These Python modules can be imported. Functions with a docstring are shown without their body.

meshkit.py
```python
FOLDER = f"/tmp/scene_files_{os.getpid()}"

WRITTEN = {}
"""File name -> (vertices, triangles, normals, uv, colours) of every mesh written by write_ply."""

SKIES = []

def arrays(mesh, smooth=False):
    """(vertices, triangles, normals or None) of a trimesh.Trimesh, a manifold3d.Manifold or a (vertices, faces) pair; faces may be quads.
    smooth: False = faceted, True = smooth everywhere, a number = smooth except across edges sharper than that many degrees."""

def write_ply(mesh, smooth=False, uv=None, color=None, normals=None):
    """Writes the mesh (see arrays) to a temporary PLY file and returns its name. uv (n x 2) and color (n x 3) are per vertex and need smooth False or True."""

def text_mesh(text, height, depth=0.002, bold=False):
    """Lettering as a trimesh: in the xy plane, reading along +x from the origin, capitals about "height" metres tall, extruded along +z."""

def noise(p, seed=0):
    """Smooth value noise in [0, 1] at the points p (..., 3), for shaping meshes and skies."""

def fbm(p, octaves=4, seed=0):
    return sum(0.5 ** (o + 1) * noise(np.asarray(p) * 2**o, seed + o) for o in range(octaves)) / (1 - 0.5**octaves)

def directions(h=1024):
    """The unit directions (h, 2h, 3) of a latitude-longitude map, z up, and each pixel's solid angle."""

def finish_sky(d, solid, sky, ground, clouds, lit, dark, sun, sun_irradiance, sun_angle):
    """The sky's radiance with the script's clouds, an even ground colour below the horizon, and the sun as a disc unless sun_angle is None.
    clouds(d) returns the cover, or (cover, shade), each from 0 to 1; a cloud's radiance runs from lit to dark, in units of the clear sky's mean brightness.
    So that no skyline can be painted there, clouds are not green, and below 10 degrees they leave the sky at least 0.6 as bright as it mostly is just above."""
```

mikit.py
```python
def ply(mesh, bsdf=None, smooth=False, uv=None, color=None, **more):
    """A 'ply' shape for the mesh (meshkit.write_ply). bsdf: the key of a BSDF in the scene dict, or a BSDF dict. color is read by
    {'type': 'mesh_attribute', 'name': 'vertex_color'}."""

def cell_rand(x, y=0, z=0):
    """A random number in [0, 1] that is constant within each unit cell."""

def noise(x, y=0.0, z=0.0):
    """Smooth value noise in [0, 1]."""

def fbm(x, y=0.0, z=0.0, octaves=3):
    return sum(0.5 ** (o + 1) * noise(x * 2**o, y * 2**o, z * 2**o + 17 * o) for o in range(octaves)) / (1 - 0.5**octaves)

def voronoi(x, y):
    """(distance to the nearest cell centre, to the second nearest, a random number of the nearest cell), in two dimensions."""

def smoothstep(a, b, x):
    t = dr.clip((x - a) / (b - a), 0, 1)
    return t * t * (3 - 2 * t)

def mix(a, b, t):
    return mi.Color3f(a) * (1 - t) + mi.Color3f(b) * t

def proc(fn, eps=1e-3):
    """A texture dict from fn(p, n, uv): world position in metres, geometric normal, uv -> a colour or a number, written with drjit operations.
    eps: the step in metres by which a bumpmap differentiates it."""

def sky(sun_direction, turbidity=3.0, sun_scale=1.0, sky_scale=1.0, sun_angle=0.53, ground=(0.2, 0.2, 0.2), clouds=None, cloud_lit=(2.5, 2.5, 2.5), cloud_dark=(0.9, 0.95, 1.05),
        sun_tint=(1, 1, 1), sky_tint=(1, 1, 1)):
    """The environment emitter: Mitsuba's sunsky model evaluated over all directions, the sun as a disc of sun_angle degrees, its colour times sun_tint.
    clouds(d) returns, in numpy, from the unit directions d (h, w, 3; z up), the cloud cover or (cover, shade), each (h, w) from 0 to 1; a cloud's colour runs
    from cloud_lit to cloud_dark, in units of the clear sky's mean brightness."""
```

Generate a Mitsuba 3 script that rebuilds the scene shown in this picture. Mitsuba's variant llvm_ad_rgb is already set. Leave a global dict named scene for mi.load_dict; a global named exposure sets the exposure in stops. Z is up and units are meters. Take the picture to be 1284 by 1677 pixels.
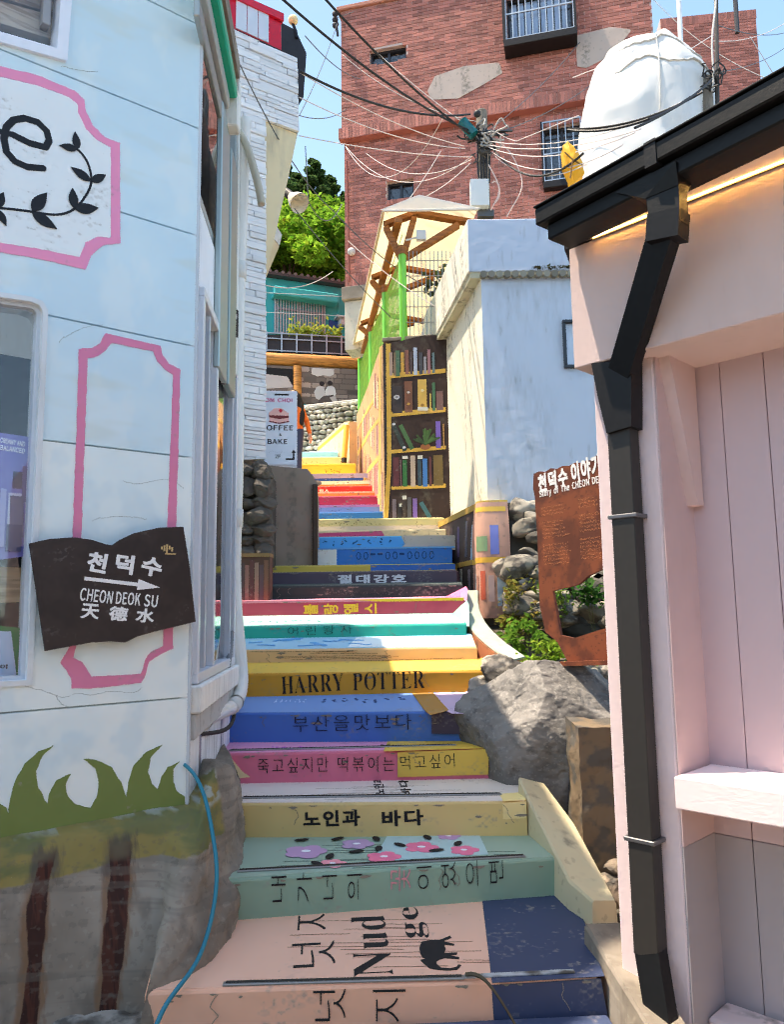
import math, random
import numpy as np, trimesh, manifold3d, shapely
from shapely.geometry import Polygon, box as sbox, MultiPolygon
from shapely import affinity
from scipy.interpolate import CubicSpline
import drjit as dr
import mitsuba as mi
import mikit, meshkit
from mikit import proc, noise, smoothstep, mix

# ---------------------------------------------------------------- camera, sky, exposure
EYE = 1.53
PITCH, ROLL, FOV = math.radians(7.304), math.radians(0.8), 54.0
T4 = mi.ScalarTransform4f
scene, labels = {}, {}
scene['camera'] = {'type': 'perspective', 'fov': FOV, 'fov_axis': 'x', 'near_clip': 0.05, 'far_clip': 600.0,
    'to_world': T4().look_at(origin=[0, 0, EYE], target=[0, math.cos(PITCH), EYE + math.sin(PITCH)], up=[math.sin(ROLL), 0, math.cos(ROLL)])}
SUN = (-0.366, -0.02, 1.0)
scene['sky'] = mikit.sky(SUN, turbidity=3.5, sky_scale=1.8, sky_tint=(1.2, 1.1, 0.9), ground=(0.22, 0.21, 0.2))
exposure = 2.58

# ---------------------------------------------------------------- helpers
rng = np.random.default_rng(7)
def lin(c):
    c = np.asarray(c, float) / 255
    return np.where(c < 0.04045, c / 12.92, ((c + 0.055) / 1.055) ** 2.4)
def V(*a): return np.array(a, float)
class Fr:
    """A local frame: U along, V up, W out."""
    def __init__(s, O, U, V=(0, 0, 1)):
        s.O = np.array(O, float); s.U = np.array(U, float); s.U /= np.linalg.norm(s.U)
        s.V = np.array(V, float); s.W = np.cross(s.U, s.V); s.W /= np.linalg.norm(s.W); s.V = np.cross(s.W, s.U)
    def P(s, u, v, w=0.0):
        u, v, w = np.broadcast_arrays(np.asarray(u, float), np.asarray(v, float), np.asarray(w, float))
        return s.O + u[..., None] * s.U + v[..., None] * s.V + w[..., None] * s.W
    def put(s, m):
        m = m.copy(); q = np.array(m.vertices); return trimesh.Trimesh(s.P(q[:, 0], q[:, 1], q[:, 2]), np.array(m.faces), process=False)
FLAT = Fr((0, 0, 0), (1, 0, 0), (0, 1, 0))
FR = {k: Fr(*v) for k, v in {'A': ([-0.9487, 3.6, 0.0], [0.78261, 0.62251, 0.0]), 'B': ([-0.9487, 3.6, 0.0], [-0.07846, 0.99692, 0.0]), 'K': ([0.8537, 3.0, 0.0], [0.70091, -0.71325, 0.0]), 'G': ([0.9177, 7.3, 0.0], [1.0, 0.0, 0.0]), 'GL': ([0.9177, 7.3, 0.0], [0.13053, -0.99144, 0.0]), 'BR': ([-0.8186, 13.8, 0.0], [0.97237, -0.23345, 0.0]), 'T': ([-1.2193, 7.3, 0.0], [0.83389, 0.55194, 0.0]), 'TE': ([-2.8475, 17.0, 0.0], [0.93358, 0.35837, 0.0]), 'MU': ([-2.5853, 15.5, 0.0], [0.97815, 0.20791, 0.0]), 'BK': ([-0.0745, 9.13, 0.0], [0.99027, -0.13917, 0.0]), 'BS': ([-0.0893, 9.13, 0.0], [0.1132, -0.99357, 0.0]), 'GU': ([0.5758, 2.85, 0.0], [0.60876, -0.79335, 0.0]), 'SG': ([0.9612, 5.1, 0.0], [0.51504, -0.85717, 0.0]), 'PI': ([-1.2585, 7.6, 0.0], [0.99027, 0.13917, 0.0]), 'R1': ([-0.9193, 2.9807, 0.0], [0.99916, 0.04089, 0.0]), 'R2': ([-0.7677, 3.6127, 0.0], [0.98744, 0.15798, 0.0]), 'R3': ([-0.8305, 4.2548, 0.0], [0.99964, -0.02678, 0.0]), 'R4': ([-1.0018, 4.7248, 0.0], [0.99978, 0.0212, 0.0]), 'R5': ([-1.0432, 5.1097, 0.0], [0.99779, -0.06651, 0.0]), 'R6': ([-1.0617, 5.5, 0.0], [1.0, 0.0, 0.0]), 'R7': ([-1.1593, 5.9, 0.0], [1.0, 0.0, 0.0]), 'R8': ([-1.2698, 6.3, 0.0], [1.0, 0.0, 0.0]), 'R9': ([-1.343, 6.65, 0.0], [1.0, 0.0, 0.0]), 'R10': ([-1.2237, 6.95, 0.0], [1.0, 0.0, 0.0]), 'R11': ([-1.1533, 7.3, 0.0], [1.0, 0.0, 0.0]), 'R12': ([-1.2172, 7.55, 0.0], [1.0, 0.0, 0.0]), 'R13': ([-0.8096, 7.9, 0.0], [1.0, 0.0, 0.0]), 'R14': ([-0.8059, 8.25, 0.0], [1.0, 0.0, 0.0]), 'R15': ([-0.8399, 8.6, 0.0], [1.0, 0.0, 0.0]), 'R16': ([-0.8739, 8.95, 0.0], [1.0, 0.0, 0.0]), 'R17': ([-0.9079, 9.3, 0.0], [1.0, 0.0, 0.0]), 'R18': ([-0.9806, 9.65, 0.0], [1.0, 0.0, 0.0]), 'R19': ([-1.1364, 10.0, 0.0], [1.0, 0.0, 0.0]), 'R20': ([-1.2178, 10.35, 0.0], [1.0, 0.0, 0.0]), 'R21': ([-1.302, 10.7, 0.0], [1.0, 0.0, 0.0]), 'R22': ([-1.3892, 11.05, 0.0], [1.0, -0.0, 0.0]), 'R23': ([-1.4858, 11.45, 0.0], [1.0, 0.0, 0.0]), 'R24': ([-1.5925, 11.9, 0.0], [1.0, 0.0, 0.0]), 'R25': ([-1.7099, 12.4, 0.0], [1.0, 0.0, 0.0]), 'R26': ([-1.8313, 12.9, 0.0], [1.0, 0.0, 0.0])}.items()}
used = {}
def key(base):
    n = used.get(base, -1) + 1; used[base] = n
    return base if n == 0 else '%s_%03d' % (base, n)
def thing(name, label=None, cat=None, group=None, kind=None):
    k = key(name); d = {}
    if label: d['label'] = label
    if cat: d['category'] = cat
    if group: d['group'] = group
    if kind: d['kind'] = kind
    labels[k] = d
    return k
def shape(k, m, mat, col=None, smooth=False):
    if hasattr(m, 'to_mesh') or isinstance(m, tuple):
        v, f, _ = meshkit.arrays(m); m = trimesh.Trimesh(v, f, process=False)
    if smooth is True: m = trimesh.Trimesh(np.array(m.vertices), np.array(m.faces), process=False)
    elif smooth is not False:
        m = trimesh.graph.smooth_shade(m, angle=np.radians(smooth), facet_minarea=None); smooth = True
    uv = None
    if col is not None:      # the object's own colour (sRGB, 0 to 255) travels in its uv, so that Mitsuba can join the meshes of one material
        c = np.clip(np.round(np.asarray(col, float)), 0, 250)
        if c.ndim == 1: c = np.tile(c, (len(m.vertices), 1))
        uv = np.c_[c[:, 0] * 256 + c[:, 1], c[:, 2]]
    scene[k] = mikit.ply(m, 'surface_' + mat, smooth=smooth, uv=uv)
def part(parent, name, m, mat, col=None, smooth=False, label=None, kind=None):
    k = key(parent + '__' + name); shape(k, m, mat, col, smooth)
    if label or kind:
        labels[k] = {}
        if label: labels[k]['label'] = label
        if kind: labels[k]['kind'] = kind
    return k
def solo(name, m, mat, col=None, smooth=False, label=None, cat=None, group=None, kind=None):
    k = thing(name, label, cat, group, kind); shape(k, m, mat, col, smooth); return k
def cat(ms): return trimesh.util.concatenate([trimesh.Trimesh(np.array(m.vertices), np.array(m.faces), process=False) for m in ms])
def ext(poly, h):
    ps = [p for p in getattr(poly, 'geoms', [poly]) if p.area > 1e-9]
    return cat([trimesh.creation.extrude_polygon(p, h, engine='earcut') for p in ps])
def prism(fr, pts, w0, w1, holes=()):
    poly = pts if isinstance(pts, (Polygon, MultiPolygon)) else Polygon(pts, holes)
    if not poly.is_valid: poly = poly.buffer(0)
    m = ext(poly, w1 - w0); m.vertices[:, 2] += w0
    return fr.put(m)
def hull(pts):
    return trimesh.convex.convex_hull(np.asarray(pts, float))
def bbox(fr, u0, u1, v0, v1, w0, w1, bev=0.0):
    if bev <= 0:
        m = trimesh.creation.box(bounds=[[u0, v0, w0], [u1, v1, w1]]); return fr.put(m)
    P = []
    for a in (0, 1):
        for b in (0, 1):
            for c in (0, 1):
                q = V((u0, u1)[a], (v0, v1)[b], (w0, w1)[c]); s = V(1 - 2 * a, 1 - 2 * b, 1 - 2 * c) * bev
                for k in range(3):
                    t = q + s; t[k] = q[k]; P.append(t)
    return fr.put(hull(P))
def tube(pts, r, sides=8, closed=True):
    p = np.asarray(pts, float); n = len(p); r = np.broadcast_to(np.asarray(r, float), (n,))
    t = np.gradient(p, axis=0); t /= np.linalg.norm(t, axis=1, keepdims=True) + 1e-12
    a = np.cross(t[0], (0, 0, 1.0) if abs(t[0][2]) < .9 else (1.0, 0, 0)); a /= np.linalg.norm(a)
    A = []
    for i in range(n):
        a = a - t[i] * (a @ t[i]); a /= np.linalg.norm(a) + 1e-12; A.append(a)
    A = np.array(A); B = np.cross(t, A); g = np.arange(sides) * 2 * np.pi / sides
    v = p[:, None] + r[:, None, None] * (np.cos(g)[None, :, None] * A[:, None] + np.sin(g)[None, :, None] * B[:, None])
    i, j = np.meshgrid(np.arange(n - 1), np.arange(sides), indexing='ij')
    q = np.stack([i * sides + j, i * sides + (j + 1) % sides, (i + 1) * sides + (j + 1) % sides, (i + 1) * sides + j], -1).reshape(-1, 4)
    f = np.vstack([q[:, [0, 1, 2]], q[:, [0, 2, 3]]]); v = v.reshape(-1, 3)
    if closed:
        v = np.vstack([v, p[:1], p[-1:]]); k = np.arange(sides); N = n * sides
        f = np.vstack([f, np.stack([np.full(sides, N), (k + 1) % sides, k], 1), np.stack([np.full(sides, N + 1), (n - 1) * sides + k, (n - 1) * sides + (k + 1) % sides], 1)])
    return trimesh.Trimesh(v, f, process=False)
def spline(pts, n):
    p = np.asarray(pts, float); s = np.r_[0, np.cumsum(np.linalg.norm(np.diff(p, axis=0), axis=1))]
    return CubicSpline(s, p)(np.linspace(0, s[-1], n))
def bar(a, b, w, d, up=(0, 0, 1)):
    """A rectangular bar from a to b, w wide and d deep."""
    a, b = V(*a), V(*b); L = np.linalg.norm(b - a); f = Fr(a, b - a, up) if abs((b - a) / L @ V(*up)) < .98 else Fr(a, b - a, (0, 1, 0))
    return bbox(f, 0, L, -w / 2, w / 2, -d / 2, d / 2, min(w, d) * .08)
def sag(a, b, drop, n=18):
    a, b = V(*a), V(*b); t = np.linspace(0, 1, n)[:, None]
    return a + (b - a) * t - V(0, 0, 1) * drop * 4 * t * (1 - t)
def sheet(fr, pts, w, t=.0025):
    return prism(fr, pts, w, w + t)
def blob(n, seed, scale=(1, 1, 1), planes=10, rough=.06, sub=4, inner=.72):
    """An angular rock: a sphere cut by random planes, with broken relief."""
    g = np.random.default_rng(seed); m = trimesh.creation.icosphere(sub); d = np.array(m.vertices)
    N = g.normal(size=(planes, 3)); N /= np.linalg.norm(N, axis=1, keepdims=True); o = g.uniform(inner, 1.0, planes)
    c = d @ N.T; r = np.where(c > .05, o / np.maximum(c, .05), 9).min(1); r = np.minimum(r, 1.12)
    r = r * (1 + rough * (meshkit.fbm(d * 2.3 + seed, 5, seed) - .5) * 2 + rough * .5 * (meshkit.fbm(d * 7 + seed, 3, seed + 5) - .5))
    return trimesh.Trimesh(d * r[:, None] * np.asarray(scale), np.array(m.faces), process=False)
def rot(m, ax, deg):
    m = m.copy(); m.apply_transform(trimesh.transformations.rotation_matrix(math.radians(deg), ax)); return m
def move(m, p):
    m = m.copy(); m.vertices = np.array(m.vertices) + np.asarray(p, float); return m
def leaves(points, size, seed, normal_up=.5, asp=1.7, color=(70, 120, 35), var=.25):
    """Leaf faces at the points; returns the mesh and a colour of each leaf's own."""
    g = np.random.default_rng(seed); n = len(points); p = np.asarray(points)
    w = g.normal(size=(n, 3)); w[:, 2] = np.abs(w[:, 2]) + normal_up; w /= np.linalg.norm(w, axis=1, keepdims=True)
    a = np.cross(w, g.normal(size=(n, 3))); a /= np.linalg.norm(a, axis=1, keepdims=True); b = np.cross(w, a)
    s = size * g.uniform(.6, 1.25, n)[:, None]
    v = np.stack([p - a * s * asp * .5, p - b * s * .5 + w * s * .12, p + a * s * asp * .5, p + b * s * .5 + w * s * .12], 1).reshape(-1, 3)
    i = np.arange(n)[:, None] * 4; f = np.vstack([i + [0, 1, 2], i + [0, 2, 3]])
    c = np.clip(lin(color)[None] * (1 + var * g.normal(size=(n, 1)) + .3 * var * g.normal(size=(n, 3))), .002, .9)
    return trimesh.Trimesh(v, f, process=False), np.repeat(255 * c ** (1 / 2.2), 4, 0)

# ---------------------------------------------------------------- lettering
GLYPHS = {}
for line in '''天 4,-2,6,-1,15,3,27,11,34,18,38,25,43,37,42,38,7,38,7,46,44,46,46,54,45,69,10,69,10,77,89,77,89,69,53,69,53,46,54,46,94,46,94,38,56,38,56,38,61,27,64,21,75,10,88,2,96,-1,96,-2,94,-4,92,-7,89,-7,78,-2,66,7,56,21,51,30,50,31,45,20,41,14,31,4,26,1,11,-7,9,-7
德 32,25,32,31,96,31,96,25,63,25,63,24,70,12,69,11,65,9,64,9,61,15,57,22,60,23,60,25|81,15,81,17,84,18,86,18,87,17,96,2,96,-1,90,-3,84,11|33,70,33,76,60,76,61,85,68,84,68,76,96,76,96,70,67,70,66,69,65,65,66,63,92,62,92,38,37,38,37,62,57,63,58,64,59,69;75,44,76,43,85,43,85,57,75,57;59,44,59,43,69,43,69,57,59,57;43,44,44,43,53,43,53,57,43,57|47,17,53,17,53,1,54,-1,73,-1,75,2,76,8,81,6,81,-1,79,-5,75,-7,53,-7,49,-6,47,-3|28,-2,29,1,33,7,36,17,37,17,42,16,42,14,39,4,35,-3,33,-4|3,31,3,32,16,45,23,57,25,61,27,62,32,61,32,59,31,55,24,46,24,-8,18,-8,17,35,16,34,8,25,7,25|7,56,4,62,16,74,22,82,24,84,31,82,30,79,24,72,9,57
水 33,-4,31,0,45,0,46,1,46,84,54,84,54,59,62,44,64,45,74,55,81,66,88,61,88,60,86,57,66,37,73,29,83,18,92,12,97,10,97,9,94,5,92,3,91,2,81,9,67,24,60,34,57,40,55,42,54,0,53,-4,51,-6,48,-7,34,-8|4,7,5,9,9,11,15,17,21,25,27,36,31,49,31,51,7,51,7,59,37,59,41,57,38,45,35,36,26,18,22,13,11,2,9,2,6,6
가 66,83,74,83,74,47,89,46,89,39,74,39,74,-8,66,-8|6,15,6,16,12,19,20,25,30,35,38,47,42,62,42,66,10,66,10,73,51,73,51,62,48,51,42,37,37,31,26,19,11,9,9,11
강 67,83,75,83,75,60,89,59,89,53,75,52,75,29,67,29|18,6,18,16,23,21,29,25,41,27,53,27,64,25,69,22,74,17,76,12,76,7,75,3,70,-2,64,-6,56,-7,49,-8,49,-8,38,-7,28,-5,24,-2,19,2;26,12,26,6,30,3,34,1,42,-1,52,-1,58,0,64,3,68,8,68,11,67,14,64,17,57,20,40,21,34,19,28,16|5,34,6,36,20,41,29,47,37,57,41,66,41,69,9,69,9,76,51,76,51,71,48,60,43,51,34,41,24,34,11,29,8,29
고 5,5,5,12,37,12,37,44,45,44,45,12,87,12,87,5|14,74,77,74,77,46,74,23,66,24,69,51,69,67,14,67
과 66,-8,66,83,74,83,74,45,89,45,89,38,74,38,74,-8|5,12,4,19,22,19,23,20,23,47,31,47,31,20,61,21,61,16,61,15,52,14,39,13,38,12,26,12,26,12|9,66,9,73,55,73,54,49,52,33,50,32,44,33,46,51,46,66
기 71,83,79,83,79,-8,71,-8,71,-7|6,15,6,16,15,21,25,28,34,37,41,50,44,66,44,66,11,66,10,67,10,73,52,73,52,65,50,52,47,44,40,32,30,21,16,11,12,9,10,9
꽃 5,38,5,44,43,44,44,60,51,60,52,59,52,44,86,44,87,44,87,38|12,-2,13,-1,16,-1,25,2,32,6,39,11,41,16,41,18,16,18,16,24,41,24,42,26,42,34,49,34,50,34,50,24,76,24,76,18,51,18,50,17,53,11,58,6,69,1,79,-1,77,-7,67,-6,57,-1,51,3,46,9,40,3,36,-1,22,-6,15,-7|47,79,77,79,77,66,75,50,67,51,69,66,69,72,47,73|12,73,12,79,39,79,39,66,36,50,32,50,28,51,31,63,31,72
내 53,-3,53,81,61,81,61,47,73,46,74,83,82,83,82,-7,81,-8,74,-8,73,39,61,39,61,-3|9,72,10,72,17,72,18,23,29,23,47,26,48,21,47,18,26,16,9,16
너 44,46,44,53,71,53,71,83,79,83,79,-8,71,-8,71,46|10,14,10,73,18,73,18,21,37,21,57,24,58,18,39,14
넛 16,-2,16,-1,21,0,32,4,41,11,46,20,46,28,54,28,54,21,56,17,58,13,63,8,74,2,82,-1,84,-1,81,-7,73,-6,62,-1,56,4,50,11,48,8,42,2,32,-4,24,-7,19,-7|46,57,46,64,71,64,71,83,79,83,79,21,71,21,71,57|10,77,19,77,19,41,39,42,53,44,57,44,58,38,33,34,10,34
노 5,4,5,11,42,11,42,35,15,35,15,76,23,76,23,42,77,42,77,35,50,35,50,11,87,11,87,4
는 5,30,5,37,87,37,87,30|16,21,24,21,24,1,78,1,78,-6,16,-6|16,80,24,80,24,79,25,56,77,56,77,49,16,49
다 66,83,74,83,74,47,89,47,89,40,74,40,74,-8,66,-8|9,15,9,74,51,74,51,68,17,67,17,22,33,22,33,22,48,23,57,25,59,18,36,15
대 53,-3,53,81,54,81,61,81,61,81,61,47,73,47,74,83,82,83,82,-8,74,-8,73,40,61,40,61,-3|8,72,42,72,42,65,16,65,16,22,17,21,25,21,47,24,47,17,29,14,8,14
덕 19,24,79,24,79,-8,71,-8,71,17,19,17,19,18|46,53,46,59,71,60,71,83,79,83,79,29,71,29,71,52|10,33,10,77,51,77,51,70,18,70,18,41,36,40,56,42,57,36,44,34
떡 18,24,19,24,80,24,80,-8,72,-8,72,17,18,18|56,53,56,60,72,60,72,83,80,83,80,29,72,29,72,53|35,76,60,76,60,69,43,69,43,42,51,41,64,43,64,36,51,34,35,34|8,34,8,76,30,76,30,69,16,69,16,42,19,41,31,43,32,36,21,34
랑 67,83,75,83,75,60,89,60,89,53,75,53,75,28,67,28|16,8,17,13,18,16,23,20,29,23,38,25,55,25,67,22,74,16,76,9,76,4,74,2,70,-2,64,-6,54,-8,38,-7,26,-4,18,2;24,10,25,6,27,3,34,0,41,-1,52,-1,59,0,63,2,67,6,68,9,65,14,59,17,52,19,41,19,34,17,27,14|9,33,9,59,41,59,41,59,41,71,9,71,9,77,49,77,49,53,17,52,17,41,33,40,33,41,48,41,58,43,59,36,49,34,34,34,34,33
린 20,21,28,21,29,1,82,1,82,-6,20,-6|71,83,79,83,79,16,71,16|9,70,9,77,51,77,51,50,18,50,18,36,35,36,36,36,50,37,60,39,61,32,44,29,10,29,10,56,42,56,42,69,42,70
만 67,83,75,83,75,56,89,56,89,49,75,48,75,16,67,16|19,22,27,22,27,1,79,1,79,-6,19,-6|9,75,50,75,50,33,9,33;42,68,42,68,17,68,17,40,42,40
맛 67,83,75,83,75,58,89,58,89,51,75,51,75,23,67,23|17,-7,14,-1,16,-1,25,2,35,8,42,16,44,22,44,27,52,27,52,22,54,16,56,12,63,6,73,1,82,-1,79,-7,67,-4,56,2,48,11,43,5,39,1,29,-4|9,76,49,76,49,36,9,36;18,69,17,69,17,43,41,43,41,69
먹 9,76,51,76,51,60,71,60,71,83,79,83,79,29,71,29,71,53,51,53,51,36,9,36;42,69,42,69,18,69,18,43,42,43|19,18,19,24,79,24,79,-8,71,-8,71,17,19,18
면 21,22,29,22,30,1,81,1,81,-6,21,-6|9,75,51,75,51,67,71,67,71,83,79,83,79,16,71,16,71,41,51,41,51,33,9,33;51,48,51,48,71,48,71,60,51,60;18,68,18,68,18,40,42,40,42,68
바 66,83,74,83,74,47,89,47,89,40,74,40,74,-8,66,-8|9,75,17,75,17,51,42,51,42,52,43,75,51,75,51,14,9,14;17,21,18,21,42,21,42,44,17,44
보 5,4,5,11,42,11,42,30,14,30,14,76,15,77,22,77,23,76,24,61,68,61,69,61,69,77,77,77,77,30,50,30,50,11,87,11,87,4;23,38,24,37,68,37,69,53,24,54
볶 5,31,5,37,42,38,41,47,16,48,16,81,24,81,24,72,25,71,67,71,68,81,76,81,76,48,50,47,50,38,87,37,87,31;24,55,24,54,67,54,67,64,24,64|48,16,48,22,77,22,77,-8,69,-8,69,-7,69,15|13,22,43,22,43,-8,36,-8,35,-7,35,15,13,16
부 5,23,5,29,87,29,87,23,50,22,50,-7,49,-8,42,-8,42,22|15,79,24,79,24,67,68,67,68,67,68,79,76,79,76,40,16,40,15,41;24,60,24,59,24,47,68,47,68,60
불 5,38,5,44,87,44,87,38,50,37,50,29,76,29,76,8,23,8,24,-1,79,-1,79,-7,15,-7,15,14,68,14,68,22,15,23,15,29,42,29,42,37|16,82,24,82,24,73,67,73,67,74,68,81,68,82,76,82,76,81,76,52,16,52;24,59,24,58,67,58,67,66,24,67
산 67,83,75,83,75,55,89,55,89,48,75,48,75,16,67,16|19,22,27,22,28,1,79,1,79,-6,19,-6|5,34,6,36,13,39,17,43,22,49,27,60,28,77,36,77,36,61,37,57,41,50,45,45,53,39,57,37,54,31,53,31,42,37,37,42,32,50,26,40,17,32,11,29,9,29
수 5,25,5,32,87,32,87,25,50,25,50,-7,49,-8,42,-8,42,25|13,42,9,49,12,49,20,51,32,58,38,64,40,67,41,71,42,80,50,80,50,74,51,69,54,64,60,58,72,51,80,49,82,49,79,42,70,44,59,49,55,52,46,62,36,51,22,44
스 5,11,87,11,87,4,5,4|12,31,9,37,10,38,17,40,25,44,35,54,39,59,41,64,41,77,50,77,50,66,51,62,54,57,60,49,68,43,75,39,82,37,79,31,70,33,65,36,56,42,52,46,46,56,42,49,36,43,24,34,14,31
싶 19,-7,19,0,31,0,32,1,32,20,19,20,19,27,80,27,80,21,79,20,68,20,68,1,68,0,81,0,81,-7;41,20,40,19,40,0,59,0,59,20|71,83,79,83,79,82,79,33,71,33|6,40,6,41,16,46,22,53,25,57,28,65,29,79,37,79,37,67,38,62,41,56,50,47,59,42,56,36,54,36,48,39,44,42,38,48,33,56,26,45,17,38,11,34,9,34
야 66,83,74,83,75,60,89,60,89,53,74,53,74,33,89,33,89,26,74,26,74,-8,66,-8|6,39,6,49,8,57,11,65,16,72,23,76,32,76,40,73,44,70,47,66,50,59,52,48,52,41,49,28,46,22,42,17,38,14,32,13,26,13,19,15,13,20,11,24,8,32;14,38,16,30,18,27,21,23,25,21,27,20,33,21,41,28,44,39,43,53,39,63,33,68,31,69,25,68,18,61,14,50
어 7,36,7,52,8,58,13,67,18,73,26,76,32,76,38,74,42,72,46,67,50,59,51,49,71,49,71,83,79,83,79,-8,71,-8,71,42,51,42,50,31,46,21,42,17,38,14,32,13,24,13,16,18,9,27;14,41,15,37,17,30,19,25,23,22,27,20,31,20,35,21,39,26,43,35,44,49,41,61,35,67,31,69,25,68,19,63,15,53,14,48
었 11,-2,11,0,15,2,20,6,25,12,28,20,28,28,36,28,36,27,36,19,38,12,41,8,49,1,55,6,60,14,61,19,61,27,62,28,69,28,70,18,73,12,76,7,80,3,88,0,87,-2,84,-7,80,-6,75,-2,69,3,65,9,61,1,55,-4,48,-7,41,-3,36,3,32,9,28,3,23,-2,17,-6,14,-6|6,55,7,62,11,70,18,76,26,78,34,78,42,76,48,71,51,66,53,60,71,60,71,83,79,83,79,31,71,31,71,53,53,53,51,48,45,40,41,38,34,36,25,36,16,39,10,44,8,48;14,59,16,49,20,45,27,43,33,43,39,45,42,48,44,52,45,58,44,63,38,69,35,71,28,71,21,69,16,64
엘 21,25,21,31,22,32,81,32,81,10,31,10,30,1,85,0,85,-6,84,-7,22,-7,22,16,73,16,73,24,72,25|73,83,81,83,81,36,73,36|6,58,6,64,10,72,15,76,23,79,30,79,35,77,39,76,44,71,47,63,56,63,56,81,64,81,64,36,56,36,56,56,47,55,44,47,37,41,30,39,23,39,16,41,11,45,7,51;13,59,14,55,16,51,19,48,24,46,29,46,35,48,38,52,39,56,39,62,37,67,34,70,30,72,26,72,21,71,17,69,14,63
왕 67,83,75,83,75,58,88,57,88,51,75,50,75,25,67,25|16,7,18,14,22,19,27,21,37,24,55,24,62,22,72,17,76,11,76,5,72,-1,66,-5,55,-7,37,-7,27,-5,21,-2,19,1;24,9,25,5,28,2,34,0,41,-1,52,-1,61,1,65,3,67,7,67,9,65,13,59,16,51,17,41,17,34,16,28,14|6,31,5,37,28,38,28,47,24,47,17,50,14,52,11,56,10,60,10,66,12,71,15,74,19,77,24,79,37,79,47,76,52,71,54,67,54,58,52,54,47,50,40,47,37,47,37,39,48,39,61,41,62,34,36,31;18,66,19,58,22,55,26,53,36,53,42,54,45,57,47,62,47,65,45,69,40,72,36,73,29,73,24,72,19,67
으 5,11,87,11,87,4,5,4|13,48,13,56,14,61,18,66,24,72,30,75,42,77,49,77,57,76,67,72,74,67,77,61,79,56,78,46,74,38,71,34,62,29,51,27,37,28,27,31,22,34,18,38,15,42;21,53,21,48,23,45,30,38,35,35,41,34,50,34,61,37,67,41,69,44,71,49,71,55,69,59,67,63,63,66,54,70,42,71,32,68,28,65,23,60
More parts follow.
